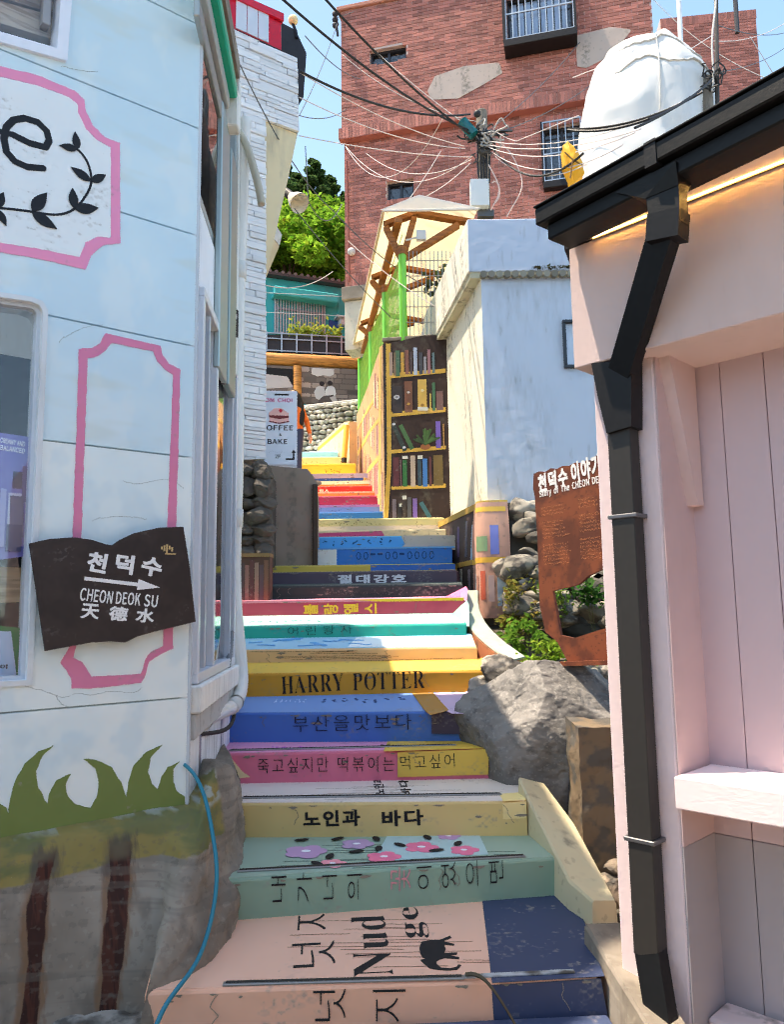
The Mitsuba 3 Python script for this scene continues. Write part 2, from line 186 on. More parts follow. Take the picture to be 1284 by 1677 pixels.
을 5,44,87,44,87,37,5,37|15,15,68,15,68,16,68,23,15,23,15,29,76,29,76,9,24,9,23,0,79,-1,79,-7,15,-7|14,65,15,71,20,76,29,80,38,81,54,81,64,79,72,76,76,72,77,69,77,61,72,56,64,52,54,50,38,50,24,53,17,58,14,62;22,66,23,63,26,60,32,58,40,56,52,56,62,58,66,60,68,62,69,66,68,69,66,71,60,74,53,75,39,75,32,74,26,71,23,68
의 71,-8,71,83,79,83,79,-8|6,12,6,19,41,19,41,20,56,21,61,22,64,22,65,20,65,16,41,13|10,52,10,59,13,67,19,72,28,76,41,76,49,73,56,66,59,56,57,48,54,41,49,38,39,34,30,34,24,35,19,38,13,44;18,57,19,49,24,44,30,41,39,41,43,43,48,47,50,51,51,56,49,61,46,66,40,69,31,69,25,67,21,63
이 71,83,79,83,79,-8,71,-8|8,41,9,53,11,61,14,67,20,73,29,76,37,76,42,73,46,70,49,66,52,61,54,53,54,48,54,36,52,28,49,23,46,19,42,16,34,12,28,13,20,16,14,21,11,28;16,40,17,36,19,30,21,25,25,22,29,20,33,20,38,22,41,25,44,30,46,36,46,49,44,59,41,63,38,67,33,69,29,69,25,67,21,63,19,59,17,53,16,49
인 21,23,29,23,30,1,82,1,82,-6,21,-6|71,83,79,83,79,82,79,17,79,16,71,16,71,17|7,51,8,61,11,68,17,73,25,76,36,76,44,73,51,66,54,57,54,48,51,41,44,35,40,33,34,32,26,32,21,33,16,36,9,43;15,56,17,47,20,43,27,39,34,39,39,41,42,44,45,48,46,55,44,63,40,67,33,69,28,69,22,67,18,63
자 66,83,74,83,74,47,89,46,89,39,74,39,74,-8,66,-8|4,16,5,17,10,20,17,27,22,35,26,44,27,54,27,67,7,67,7,74,56,74,56,67,36,67,36,66,36,51,38,42,45,30,53,22,59,19,55,13,53,12,50,14,40,23,35,31,32,38,32,38,31,38,29,33,24,23,14,13,8,10
절 21,16,71,16,71,17,71,25,21,25,21,32,79,32,79,10,30,10,29,1,82,0,82,-7,21,-7|53,63,71,63,71,83,79,83,79,36,71,36,71,56,53,56|6,41,6,42,12,44,19,50,23,55,26,60,28,68,28,71,8,71,8,72,8,78,56,78,56,71,37,71,36,71,37,64,41,56,50,48,57,44,57,43,54,38,49,39,40,45,32,56,26,46,22,42,14,37,9,35
죽 5,33,5,40,87,40,87,33,50,33,50,22,76,22,77,21,77,-7,76,-8,69,-8,68,-7,68,15,14,15,14,22,42,22,42,33|10,51,10,52,23,56,32,60,39,67,41,72,40,72,13,73,13,79,79,79,79,73,52,72,51,72,55,65,62,59,74,54,82,52,79,46,69,48,58,53,51,58,46,64,44,61,38,55,26,49,13,46
지 71,83,79,83,79,-8,71,-8|5,16,6,17,12,21,19,28,26,39,29,51,29,67,8,67,8,74,58,74,58,67,38,67,38,66,38,50,40,41,47,30,53,23,61,19,61,18,58,13,56,12,53,14,42,23,38,29,34,37,33,38,29,29,25,23,14,12,11,10,9,10
천 22,21,29,21,30,21,30,1,82,1,82,-6,22,-6|53,48,53,55,71,55,71,83,79,83,79,15,71,15,71,48|6,31,6,33,14,37,20,43,26,52,28,58,27,64,8,64,8,71,27,71,28,82,36,82,36,71,56,71,56,64,36,64,36,64,36,56,41,47,50,38,58,34,55,28,51,29,43,33,38,38,32,46,27,38,21,32,17,29,11,26,9,26
호 5,3,5,9,42,10,42,22,41,22,36,23,30,24,23,27,19,31,16,36,17,45,22,51,32,56,39,57,52,57,64,54,71,50,75,44,76,41,75,35,73,31,69,28,59,23,50,22,50,10,87,9,87,3;24,40,26,35,30,31,41,29,51,29,60,31,64,33,67,37,67,41,63,46,56,49,39,50,33,49,27,45|9,63,9,70,42,70,42,82,50,82,50,70,82,70,82,63
sH 6,1,9,2,11,4,13,9,13,58,11,63,9,65,6,66,32,66,29,65,27,63,26,58,26,37,28,36,50,36,52,36,52,61,49,65,46,66,72,66,69,65,67,63,66,59,66,9,67,4,72,1,46,1,50,3,52,7,52,32,50,34,28,34,26,33,26,10,26,6,29,2,32,1
sA 1,1,3,2,6,5,9,12,28,60,32,68,56,12,60,4,62,2,64,1,38,1,43,4,43,9,39,19,37,21,15,21,10,9,10,5,13,2,15,1;16,24,17,23,18,22,35,22,37,23,37,26,32,36,29,45,27,47,25,47,24,45
sR 6,1,9,2,11,4,13,9,13,58,12,61,10,64,4,66,39,66,47,65,52,63,56,61,59,57,60,53,60,44,55,38,47,34,46,32,63,7,68,1,51,1,32,31,29,33,27,32,26,31,26,10,27,4,30,2,32,1;26,35,27,33,34,33,39,34,44,39,46,42,46,45,46,55,44,60,39,64,30,65,26,62,26,58
sY 0,66,26,66,23,65,22,63,22,59,35,34,37,33,39,34,50,53,53,59,53,62,52,64,48,66,63,66,58,62,39,31,39,8,40,4,45,1,19,1,23,3,25,7,25,27,7,60,3,65
sP 6,1,9,2,11,4,13,9,13,58,12,61,10,64,4,66,39,66,47,65,54,62,58,57,59,53,59,45,56,39,52,36,45,33,27,32,26,31,26,10,26,6,29,3,32,1;26,35,27,33,37,34,40,35,44,40,45,48,44,55,43,60,38,64,30,65,26,63,26,59
sO 6,29,6,40,9,52,15,59,19,62,26,66,31,68,35,69,44,69,47,68,57,64,61,61,67,54,70,48,72,42,73,37,72,28,68,16,65,12,59,7,52,3,47,1,43,1,31,1,27,3,19,7,11,15,8,22;20,26,22,18,26,9,29,5,34,2,42,1,46,3,53,9,56,15,58,25,58,44,54,57,51,63,47,66,42,68,36,68,31,67,26,62,22,52,21,45
sT 3,66,60,66,60,48,59,54,54,62,49,64,44,66,39,66,38,64,38,8,40,3,45,1,18,1,23,4,24,9,24,64,23,66,19,66,12,64,6,57,3,50
sE 4,1,9,3,11,5,13,9,13,58,11,63,6,66,58,66,58,51,55,58,51,62,48,63,40,65,31,65,26,62,26,37,28,36,32,36,38,38,42,42,44,47,44,22,41,29,38,32,32,34,27,34,26,32,26,7,28,4,31,3,40,3,48,5,54,8,57,11,62,20,59,1
su 4,46,20,46,20,10,22,6,26,5,32,6,35,10,35,41,33,45,31,46,47,46,47,9,48,6,50,4,35,1,35,6,33,7,27,3,22,1,17,1,12,3,10,6,8,11,8,40,7,43
sd 4,18,5,32,8,38,11,42,16,46,20,47,26,46,32,42,34,43,34,62,32,66,30,67,46,67,46,9,47,6,50,4,34,1,34,5,32,6,25,1,18,1,13,3,8,8,6,13;16,30,17,13,19,7,23,4,27,4,29,5,34,9,34,12,34,38,31,42,28,44,24,44,21,42,18,39
sg 3,-11,5,-7,10,-5,11,-4,10,-2,6,1,5,7,9,12,14,15,15,16,15,18,10,21,6,26,4,33,6,39,12,44,20,46,27,46,34,44,46,44,46,41,41,41,39,40,42,34,42,27,40,23,37,20,35,19,29,17,19,17,17,16,14,12,14,9,18,6,32,6,39,5,43,3,46,-2,46,-8,43,-13,40,-16,34,-18,27,-19,16,-19,8,-17,4,-14;11,-6,9,-11,12,-15,14,-17,19,-18,29,-18,35,-17,40,-13,41,-10,39,-5,34,-4,14,-4;16,35,16,24,18,20,21,18,26,18,30,22,31,25,31,38,29,43,27,45,25,46,21,46,18,43
se 4,18,4,29,6,35,10,41,14,44,21,47,29,46,35,43,39,38,40,32,40,27,18,27,16,25,16,20,18,14,20,9,23,7,27,6,32,6,37,8,41,11,39,9,33,3,26,1,20,1,15,3,8,10;18,42,16,30,17,28,29,28,31,29,31,38,31,41,28,45,23,46,20,45
sN 7,1,11,4,13,8,13,58,10,62,5,66,23,66,54,27,57,25,59,27,59,60,57,65,53,66,67,66,65,65,63,63,61,56,61,0,60,0,20,49,16,52,15,51,14,50,14,10,16,4,18,2,21,1
b& 3,13,2,23,3,26,6,32,12,38,16,41,12,54,12,63,14,68,18,72,22,75,27,76,34,76,40,73,44,70,45,67,46,56,41,47,31,38,36,30,46,21,52,29,56,41,66,40,67,37,63,28,55,14,68,7,68,5,66,-1,64,-3,59,-2,53,1,47,5,42,1,33,-2,30,-3,18,-2,13,0,8,3,5,7;14,18,16,13,19,10,24,8,30,8,38,12,28,22,22,31,15,24;23,54,25,47,31,51,34,55,35,58,35,64,31,66,26,65,23,59
b2 8,57,3,63,3,65,8,70,14,74,22,76,30,76,37,74,40,72,44,68,48,61,48,58,48,48,47,41,44,35,38,26,23,9,51,10,52,8,52,-1,4,-2,3,-1,3,6,23,26,30,34,35,44,36,51,35,60,31,63,27,65,23,65,19,64,10,57
bA -1,0,24,74,25,75,36,75,38,72,53,27,62,2,61,-1,60,-2,51,-2,49,0,42,21,18,21,11,-1,0,-2;22,32,39,32,30,59,29,57
bB 8,73,10,75,42,74,51,71,56,65,58,60,58,51,56,44,51,40,56,37,61,31,63,25,63,18,60,10,53,3,46,0,39,-2,10,-2,9,-1;21,33,21,9,40,10,46,12,50,17,50,24,49,27,46,30,36,33;21,44,36,44,42,47,46,51,45,59,42,62,36,64,21,64
bC 6,21,4,41,7,54,12,63,20,71,30,75,42,76,48,75,53,72,60,67,60,64,54,58,52,58,47,62,41,65,36,65,28,62,21,54,18,49,17,43,17,30,18,24,21,19,26,13,33,9,41,8,47,11,54,16,56,17,61,11,61,8,53,0,42,-3,33,-3,27,-2,21,1,13,8,10,12
bD 8,73,10,75,34,75,41,73,45,72,53,68,60,60,62,56,64,46,65,34,64,27,62,18,59,13,55,8,49,3,41,0,34,-2,10,-2,9,-1;21,9,30,9,36,10,41,12,47,18,50,25,52,31,52,43,50,51,44,59,37,63,31,64,21,64
bE 8,73,10,75,52,75,54,74,54,66,53,64,21,64,21,44,47,44,48,42,48,34,47,33,21,33,21,10,54,10,55,8,55,0,54,-1,10,-2,9,-1
bF 8,73,10,75,53,75,54,73,54,65,53,64,21,64,21,42,48,42,49,41,49,33,48,32,21,32,21,0,20,-2,10,-2,8,0
bH 8,73,10,75,19,75,21,74,21,44,52,44,52,74,54,75,63,75,64,74,64,0,63,-1,54,-2,52,-1,52,33,21,33,21,-1,19,-2,10,-2,9,-1
bI 8,73,10,75,20,75,21,73,21,0,20,-2,10,-2,8,0
bK 8,73,10,75,19,75,21,74,21,41,49,74,61,75,62,74,62,72,40,45,64,4,65,1,65,-1,54,-2,52,0,32,35,21,22,21,-1,19,-2,9,-1
bM 8,73,10,75,21,75,23,74,41,24,58,73,60,75,72,74,72,-1,62,-2,61,0,61,49,45,7,44,6,38,6,35,9,20,50,20,0,18,-2,9,-1;61,50,62,51,62,51,61,51
bN 8,73,10,75,19,75,22,73,52,20,52,73,53,75,63,75,64,74,64,0,63,-1,52,-2,51,0,20,54,20,49,20,0,19,-2,10,-2,9,-1
bO 5,27,4,41,5,47,7,54,9,60,12,64,18,70,26,75,32,76,41,76,49,74,54,71,62,65,68,54,70,45,70,29,67,18,65,14,61,7,55,2,49,-1,41,-3,32,-3,25,-1,18,3,12,8,7,17;17,44,17,30,19,23,23,15,26,12,31,10,35,8,39,8,44,10,49,13,54,20,57,31,56,46,55,52,52,57,48,61,44,63,39,65,35,65,32,64,26,61,22,57,20,52
bR 8,73,10,75,39,75,48,73,53,70,56,67,59,62,60,56,60,50,59,44,56,39,52,34,45,31,61,4,62,1,62,-1,49,-1,31,30,21,30,21,-1,19,-2,10,-2,9,-1;21,40,36,40,44,43,46,47,48,51,48,55,46,59,41,63,36,64,21,64
bS 3,10,9,17,11,17,21,10,28,8,33,8,40,11,44,16,44,21,40,27,17,37,10,43,7,52,6,58,8,63,10,67,17,73,27,76,39,75,48,71,54,67,54,64,49,58,46,59,42,62,37,64,29,65,22,62,20,59,19,56,20,52,24,48,47,38,55,30,57,25,57,15,56,12,52,5,46,0,41,-2,35,-3,25,-3,16,0,8,4,4,8
bT 23,64,2,64,2,66,2,74,3,75,57,75,58,74,58,66,58,64,36,64,36,0,35,-2,25,-2,23,0
bU 8,73,10,75,19,75,20,74,20,29,22,20,24,14,28,11,34,8,39,8,45,11,47,13,50,17,52,23,52,74,54,75,63,75,64,74,64,25,63,20,62,14,60,9,51,0,41,-3,28,-2,20,1,16,5,12,9,8,22
be 5,16,3,30,4,35,7,44,14,52,21,56,26,57,33,57,39,56,43,54,48,49,50,45,53,35,53,26,51,24,16,23,19,14,23,10,27,8,36,8,45,12,47,11,50,6,50,4,46,0,36,-3,27,-3,21,-2,16,1,8,9;18,40,16,33,42,33,42,35,39,42,36,45,32,46,28,46,21,43
bf 3,55,9,56,10,70,11,75,16,80,24,83,33,82,37,80,37,78,35,71,32,71,26,72,24,71,22,66,22,56,32,56,33,47,31,45,22,45,22,0,20,-2,10,-2,9,0,9,45,3,45,2,47,2,54
bh 8,79,9,81,18,81,20,80,20,51,25,55,29,57,39,57,46,55,51,50,53,44,54,40,54,0,53,-1,44,-2,42,-1,42,39,39,44,35,46,31,46,28,45,20,38,20,-1,18,-2,9,-2,8,-1
bo 5,15,3,30,4,35,8,45,14,52,19,55,23,57,34,57,43,55,51,48,55,41,57,35,57,29,57,20,53,9,47,2,41,-1,37,-2,26,-3,19,-1,15,2,8,9;16,27,17,19,20,13,25,9,31,8,36,9,41,14,43,19,45,28,43,35,40,41,37,44,34,46,30,46,23,44,20,41,17,35
br 8,54,9,56,18,56,18,55,19,49,24,54,30,57,37,57,39,56,40,55,39,46,35,45,31,46,27,44,23,41,20,34,20,0,18,-2,9,-2,8,0
bt 2,55,10,56,10,68,11,70,20,71,22,70,22,56,35,56,36,55,37,47,35,46,22,45,22,14,23,9,26,8,30,8,33,9,35,9,38,2,37,-1,30,-3,22,-3,15,0,12,3,10,9,9,14,9,45,2,45,1,47,1,54
by 21,1,0,55,1,56,11,56,13,55,27,14,40,55,42,56,51,56,52,55,48,41,30,-10,26,-17,22,-21,14,-25,6,-25,3,-24,2,-21,3,-15,5,-13,11,-14,16,-11,20,-4'''.split('\n'):
    k, body = line.split(' ', 1); ps = []
    for p in body.split('|'):
        rings = [np.array([float(x) for x in r.split(',')]).reshape(-1, 2) for r in p.split(';')]
        ps.append(Polygon(rings[0], rings[1:]).buffer(0))
    GLYPHS[k] = shapely.union_all(ps)
def gtext(text, adv=100, turn=False, fat=0.0, serif=False, bold=False, space=45):
    """Lettering as a polygon, one em = 1, starting at the origin; turn: each character turned a quarter left, as on a book's spine."""
    x, out = 0.0, []
    for ch in text:
        if ch == ' ': x += space; continue
        g = GLYPHS[('s' if serif else 'b' if bold else '') + ch]
        if fat: g = g.buffer(fat, join_style='mitre' if fat > 0 else 'round')
        if turn: g = affinity.rotate(g, 90, origin=(48, 38))
        out.append(affinity.translate(g, x, 0))
        x += (g.bounds[2] + 7) if serif or bold else adv
    g = shapely.union_all(out)
    x0, y0, x1, y1 = g.bounds
    return affinity.scale(affinity.translate(g, -x0, -y0), .01, .01, origin=(0, 0))
def lay(fr, art, p0, p1, h, w, t=.0022):
    """Sets a polygon or a text mesh on the frame: left end of its base line at p0, right end at p1, h high."""
    if not isinstance(art, trimesh.Trimesh): art = ext(art, 1.0)
    q = np.array(art.vertices); lo, hi = q.min(0), q.max(0)
    q = (q - lo) / np.maximum(hi - lo, 1e-9)
    p0, p1 = V(*p0), V(*p1); e = p1 - p0; n = V(-e[1], e[0]) / np.linalg.norm(e) * h
    uv = p0 + q[:, :1] * e + q[:, 1:2] * n
    return trimesh.Trimesh(fr.P(uv[:, 0], uv[:, 1], w + q[:, 2] * t), np.array(art.faces), process=False)
def latin(s, bold=True): return meshkit.text_mesh(s, 1.0, 1.0, bold)
def strokes(seed, n, L, h):
    """Small handwriting too faint to read: short strokes."""
    g = np.random.default_rng(seed); out = []
    for i in range(n):
        x = (i + .5) * L / n
        for k in range(g.integers(2, 4)):
            a = V(x + g.uniform(-.3, .3) * L / n, g.uniform(.05, .95) * h); b = a + V(g.uniform(-.25, .25) * L / n, g.uniform(-.45, .45) * h)
            if np.linalg.norm(b - a) > 1e-4: out.append(shapely.LineString([a, b]).buffer(h * .06, cap_style='flat'))
    return shapely.union_all(out)

# ---------------------------------------------------------------- materials
def fbm(x, y=0.0, z=0.0, octaves=3):
    """mikit's fbm as a loop, which compiles faster."""
    x, y, z = mi.Float(x), mi.Float(y), mi.Float(z)
    def body(k, acc):
        o = k >> 3; s = mi.Float(mi.UInt32(1) << o); w = 1 / s
        idx = []
        for c, v in enumerate((x * s, y * s, z * s + 17 * mi.Float(o))):
            i = dr.floor(v); t = v - i; t = t * t * (3 - 2 * t); hi = ((k >> c) & 1) == 1
            idx.append(mi.UInt32(mi.Int32(i) + 1000000) + dr.select(hi, mi.UInt32(1), mi.UInt32(0))); w = w * dr.select(hi, t, 1 - t)
        h = idx[0] * 374761393 + idx[1] * 668265263 + idx[2] * 2147483647
        h = (h ^ (h >> 13)) * 1274126177
        return k + 1, acc + w * mi.Float((h ^ (h >> 16)) & 0xFFFFFF)
    out = dr.while_loop((mi.UInt32(0), mi.Float(0)), lambda k, acc: k < 8 * octaves, body, labels=('k', 'acc'))
    return out[1] * (.5 / (1 - .5 ** octaves) / 16777215.0)
def own_colour(p, n, uv):
    r = dr.floor((uv.x + .5) / 256); g = dr.floor(uv.x + .5) - 256 * r; b = dr.floor(uv.y + .5)
    return mi.Color3f(*[dr.power(dr.maximum(v, .5) / 255, 2.2) for v in (r, g, b)])
VC = proc(own_colour)
def two(b): return {'type': 'twosided', 'bsdf': b}
def pr(col, rough=.6, **k):
    c = col if isinstance(col, dict) else {'type': 'rgb', 'value': [float(x) for x in lin(col)]}
    return {'type': 'principled', 'base_color': c, 'roughness': rough, **k}
def bump(b, fn, scale, eps=1e-3): return {'type': 'bumpmap', 'arbitrary': proc(fn, eps), 'scale': scale, 'bsdf': b}
def grain(p, n, uv): return fbm(p.x * 60, p.y * 60, p.z * 60, 3)
def lumps(p, n, uv): return fbm(p.x * 9, p.y * 9, p.z * 9, 4)
def rocky(p, n, uv): return fbm(p.x * 14, p.y * 14, p.z * 14, 5) + .4 * smoothstep(.45, .5, fbm(p.x * 5 + 3, p.y * 5, p.z * 5, 4))
def wear(p, n, uv):
    a = fbm(p.x * 7, p.y * 7, p.z * 7, 5); b = fbm(p.x * 55, p.y * 55, p.z * 55, 2)
    return .28 * smoothstep(.55, .75, a) * smoothstep(.45, .7, b) + .3 * smoothstep(.72, .78, b) * smoothstep(.5, .6, a) + .05
def dirt(p, n, uv):
    a = fbm(p.x * 1.7, p.y * 1.7, p.z * 1.1, 4); b = fbm(p.x * 22, p.y * 22, p.z * 4, 5)
    return .36 * smoothstep(.36, .8, a) * smoothstep(.25, .8, b) + .16 * smoothstep(.66, .76, b) + .05
def drips(p, n, uv):
    a = fbm(p.x * 7, p.y * 7, p.z * .8, 4); b = fbm(p.x * 30, p.y * 30, p.z * 20, 3)
    return .45 * smoothstep(.54, .7, a) * smoothstep(.35, .65, b) + .2 * smoothstep(.66, .75, b) + .05
def vein(p, n, uv): return smoothstep(.42, .62, fbm(p.x * 11, p.y * 11, p.z * 11, 5))
def woodg(p, n, uv): return smoothstep(.4, .7, fbm(p.x * 6, p.y * 6, p.z * 40, 3)) * .5
def mat(k, b): scene['surface_' + k] = b
mat('paint', two(bump({'type': 'blendbsdf', 'weight': proc(wear), 'a': pr(VC, .55), 'b': pr((148, 142, 132), .85)}, lumps, .006)))
mat('plain', two(pr(VC, .6)))
mat('print', two(pr(VC, .75)))
mat('gloss', two(pr(VC, .28)))
mat('metal', two(bump(pr(VC, .42, metallic=.75), grain, .0004)))
mat('black_metal', two(bump(pr(VC, .5, specular=.3), grain, .0005)))
mat('plaster', two(bump({'type': 'blendbsdf', 'weight': proc(dirt), 'a': pr(VC, .8), 'b': pr((120, 122, 118), .9)}, lumps, .006)))
mat('stained', two(bump({'type': 'blendbsdf', 'weight': proc(drips), 'a': pr(VC, .8), 'b': pr((95, 92, 82), .9)}, lumps, .006)))
mat('stucco', two(bump({'type': 'blendbsdf', 'weight': proc(lambda p, n, uv: .35 * dirt(p, n, uv)), 'a': pr(VC, .85), 'b': pr((150, 130, 122), .9)}, lambda p, n, uv: fbm(p.x * 120, p.y * 120, p.z * 120, 2), .0016)))
mat('stone', two(bump({'type': 'blendbsdf', 'weight': proc(vein), 'a': pr(VC, .85), 'b': pr((84, 80, 74), .9)}, rocky, .02)))
mat('clad', two(bump(pr(VC, .7), lambda p, n, uv: fbm(p.x * 18, p.y * 18, p.z * 60, 4), .014)))
mat('brick', two(bump(pr(VC, .8), lambda p, n, uv: fbm(p.x * 40, p.y * 40, p.z * 40, 3), .004)))
mat('timber', two(bump({'type': 'blendbsdf', 'weight': proc(woodg), 'a': pr(VC, .55), 'b': pr((92, 52, 22), .7)}, woodg, .002)))
mat('leaf', {'type': 'principledthin', 'base_color': VC, 'roughness': .5, 'diff_trans': .9, 'spec_trans': 0.0})
mat('canvas', {'type': 'principledthin', 'base_color': VC, 'roughness': .8, 'diff_trans': .8, 'spec_trans': 0.0})
mat('pane', {'type': 'thindielectric', 'int_ior': 1.52})
def concrete(p, n, uv):
    a = fbm(p.x * 3, p.y * 3, p.z * 3, 4); b = fbm(p.x * 40, p.y * 40, p.z * 40, 3); s = fbm(p.x * 12, p.y * 12, p.z * 4, 4)
    c = mix((.195, .165, .128), (.29, .25, .20), smoothstep(.35, .7, a)); c = mix(c, (.12, .10, .078), smoothstep(.52, .75, s) * .6)
    return mix(c, (.34, .31, .26), smoothstep(.64, .75, b) * .25)
mat('concrete', two(bump(pr(proc(concrete), .85), rocky, .008)))
A_O, A_U = FR['A'].O, FR['A'].U
def plinth(p, n, uv):
    """Board-marked concrete with a band of old green paint and two rust runs below the iron drain ends."""
    u = (p.x - A_O[0]) * A_U[0] + (p.y - A_O[1]) * A_U[1]
    c = concrete(p, n, uv)
    w = (p.x - A_O[0]) * A_U[1] - (p.y - A_O[1]) * A_U[0]; ue = u + .5 * (w - .08); flat = smoothstep(.43, .37, w)
    wob = (fbm(u * 9, p.z * 9, 3.0, 3) - .5) * .02 + (fbm(u * 60, p.z * 60, 3.0, 2) - .5) * .008
    band = smoothstep(.0, .012, p.z - (.525 + .01 * u) + wob) * smoothstep(.2, .16, u)
    green = mix((.235, .19, .05), (.13, .14, .045), smoothstep(.42, .66, fbm(u * 6, p.z * 14, 0.0, 5)))
    green = mix(green, (.33, .36, .3), smoothstep(.66, .69, p.z + wob) * smoothstep(.45, .6, fbm(u * 14, p.z * 30, 1.0, 3)))
    c = mix(c, green, band * .93)
    rag = (fbm(u * 22, p.z * 7, 0.0, 4) - .5) * .03 + (fbm(u * 110, p.z * 30, 0.0, 2) - .5) * .012
    for u0, wd, top in ((-.605, .035, .585), (-.31, .042, .60)):
        x = dr.abs(ue - u0 - .02 * (fbm(p.z * 5 + u0 * 30, 0.0, 1.0, 3) - .5) + rag * .7); wv = wd * (.7 + .75 * fbm(p.z * 6 + u0 * 50, 0.0, 4.0, 3)) - .006
        run = smoothstep(wv + .003, wv - .004, x) * smoothstep(top + .03, top - .05, p.z + 2 * (fbm(u * 9, p.z * 9, 7.0, 3) - .5) * .08) * flat
        halo = smoothstep(wv + .03, wv, x + 1.5 * rag) * smoothstep(.54, .50, p.z + rag * 2) * flat
        soot = smoothstep(.075, .035, x + 2.2 * rag) * smoothstep(.075, .03, dr.abs(p.z - .57) + 2 * rag)
        c = mix(c, (.17, .08, .028), halo * .7)
        c = mix(c, (.05, .042, .05), soot * .7)
        c = mix(c, mix((.028, .006, .003), (.06, .014, .006), smoothstep(.45, .65, fbm(u * 60, p.z * 9, 5.0, 3))), run * .97)
    fr = smoothstep(.52, .66, fbm(u * 40, p.z * 6, 2.0, 3)) * smoothstep(.43, .5, p.z + rag) * smoothstep(.535, .52, p.z + wob - .01 * u)
    c = mix(c, (.16, .05, .02), fr * .5 * smoothstep(.05, -.05, u) * smoothstep(.5, .6, fbm(u * 5, 0.0, 9.0, 2)))
    board = fbm(u * 3 + p.z * 2.0, p.z * 42 + u * 6, 2.0, 3)
    return mix(c, (.12, .105, .082), smoothstep(.5, .66, board) * .4 * (1 - band) + smoothstep(.6, .7, fbm(p.x * 45, p.y * 45, p.z * 45, 3)) * .3)
mat('plinth', two(bump(pr(proc(plinth), .85), lambda p, n, uv: fbm(p.x * 16, p.y * 16, p.z * 16, 5) + .25 * fbm(p.x * 2, p.y * 2, p.z * 45, 2), .006)))
def lt(c): return tuple(float(x) for x in lin(c))
def blue_wall(p, n, uv):
    a = fbm(p.x * 2.2, p.y * 2.2, p.z * 2.2, 4); b = fbm(p.x * 8 + 5, p.y * 8, p.z * 3, 4); d = fbm(p.x * 3, p.y * 3, p.z * 9, 3)
    c = mix(lt((196, 219, 228)), lt((204, 224, 230)), smoothstep(.4, .6, a))
    c = mix(c, lt((216, 228, 229)), smoothstep(.52, .68, b) * .5)
    return mix(c, lt((196, 206, 196)), smoothstep(.58, .78, d) * .4)
def white_wall(p, n, uv):
    a = fbm(p.x * 2.5, p.y * 2.5, p.z * 2.5, 4); b = fbm(p.x * 7 + 5, p.y * 7, p.z * 5, 4)
    c = mix(lt((216, 230, 231)), lt((226, 234, 231)), smoothstep(.4, .6, a))
    return mix(c, lt((192, 214, 223)), smoothstep(.55, .72, b) * .45)
mat('blue_wall', two(bump(pr(proc(blue_wall), .7), lumps, .004)))
mat('white_wall', two(bump(pr(proc(white_wall), .7), lumps, .005)))
def rust(p, n, uv):
    a = fbm(p.x * 9, p.y * 9, p.z * 6, 4); b = fbm(p.x * 50, p.y * 50, p.z * 50, 3)
    c = mix((.10, .026, .012), (.19, .05, .018), smoothstep(.4, .62, a))
    return mix(c, (.07, .018, .01), smoothstep(.6, .72, b) * .6)
mat('rust', two(bump(pr(proc(rust), .75), grain, .001)))
def browniron(p, n, uv):
    a = fbm(p.x * 12, p.y * 12, p.z * 9, 4); b = fbm(p.x * 70, p.y * 70, p.z * 70, 3)
    c = mix((.012, .006, .005), (.02, .011, .009), smoothstep(.4, .6, a))
    return mix(c, (.07, .06, .055), smoothstep(.6, .72, a) * smoothstep(.55, .7, b) * .7)
mat('brown_iron', two(bump(pr(proc(browniron), .5), grain, .0006)))
def boulder(p, n, uv):
    a = fbm(p.x * 4, p.y * 4, p.z * 4, 5); b = fbm(p.x * 22, p.y * 22, p.z * 22, 4)
    c = mix((.15, .143, .133), (.25, .235, .215), smoothstep(.35, .65, a)); c = mix(c, (.08, .077, .072), smoothstep(.56, .75, b) * .5)
    return mix(c, (.33, .315, .29), smoothstep(.6, .72, fbm(p.x * 60, p.y * 60, p.z * 60, 2)) * .4)
mat('boulder', two(bump(pr(proc(boulder), .65), rocky, .016)))
def soil(p, n, uv):
    a = fbm(p.x * 4, p.y * 4, p.z * 4, 5)
    return mix((.06, .05, .035), (.16, .14, .105), smoothstep(.35, .65, a))
mat('soil', two(bump(pr(proc(soil), .95), rocky, .03)))
def forest(p, n, uv):
    return mix((.02, .035, .01), (.05, .075, .02), smoothstep(.4, .6, fbm(p.x * .7, p.y * .7, p.z * .7, 4)))
mat('forest_floor', two(pr(proc(forest), .95)))

# ================================================================ the setting: ground, hill, stairs
def ground_z(x, y):
    y = np.asarray(y, float); x = np.asarray(x, float)
    z = np.interp(y, [-50, 2.95, 4.3, 6.5, 9, 13, 15, 18, 20, 24, 30, 40, 52, 90, 300], [-.0, 0, .15, 1.1, 2.2, 3.7, 4.0, 4.1, 7.0, 9.6, 13.5, 21.0, 26.0, 30.0, 34.0])
    far = np.clip((y - 21) / 20, 0, 1)
    return z + far * 2.2 * (meshkit.fbm(np.stack([x * .06, y * .06, 0 * x], -1), 3, 4) - .5)
xs = np.unique(np.r_[np.linspace(-300, -12, 25), np.linspace(-12, 12, 61), np.linspace(12, 300, 25)])
ys = np.unique(np.r_[np.linspace(-300, -10, 20), np.linspace(-10, 2.9, 14), np.linspace(2.95, 24, 60), np.linspace(24, 60, 40), np.linspace(60, 300, 15)])
X, Y = np.meshgrid(xs, ys, indexing='xy'); Zg = ground_z(X, Y)
i, j = np.meshgrid(np.arange(len(ys) - 1), np.arange(len(xs) - 1), indexing='ij'); k0 = i * len(xs) + j
quads = np.stack([k0, k0 + 1, k0 + len(xs) + 1, k0 + len(xs)], -1).reshape(-1, 4)
cy = Y[:-1, :-1].reshape(-1)
gv = np.stack([X, Y, Zg], -1).reshape(-1, 3)
solo('ground', (gv, quads), 'soil', smooth=True, kind='structure', label='bare earth of the slope under the stairs and houses')

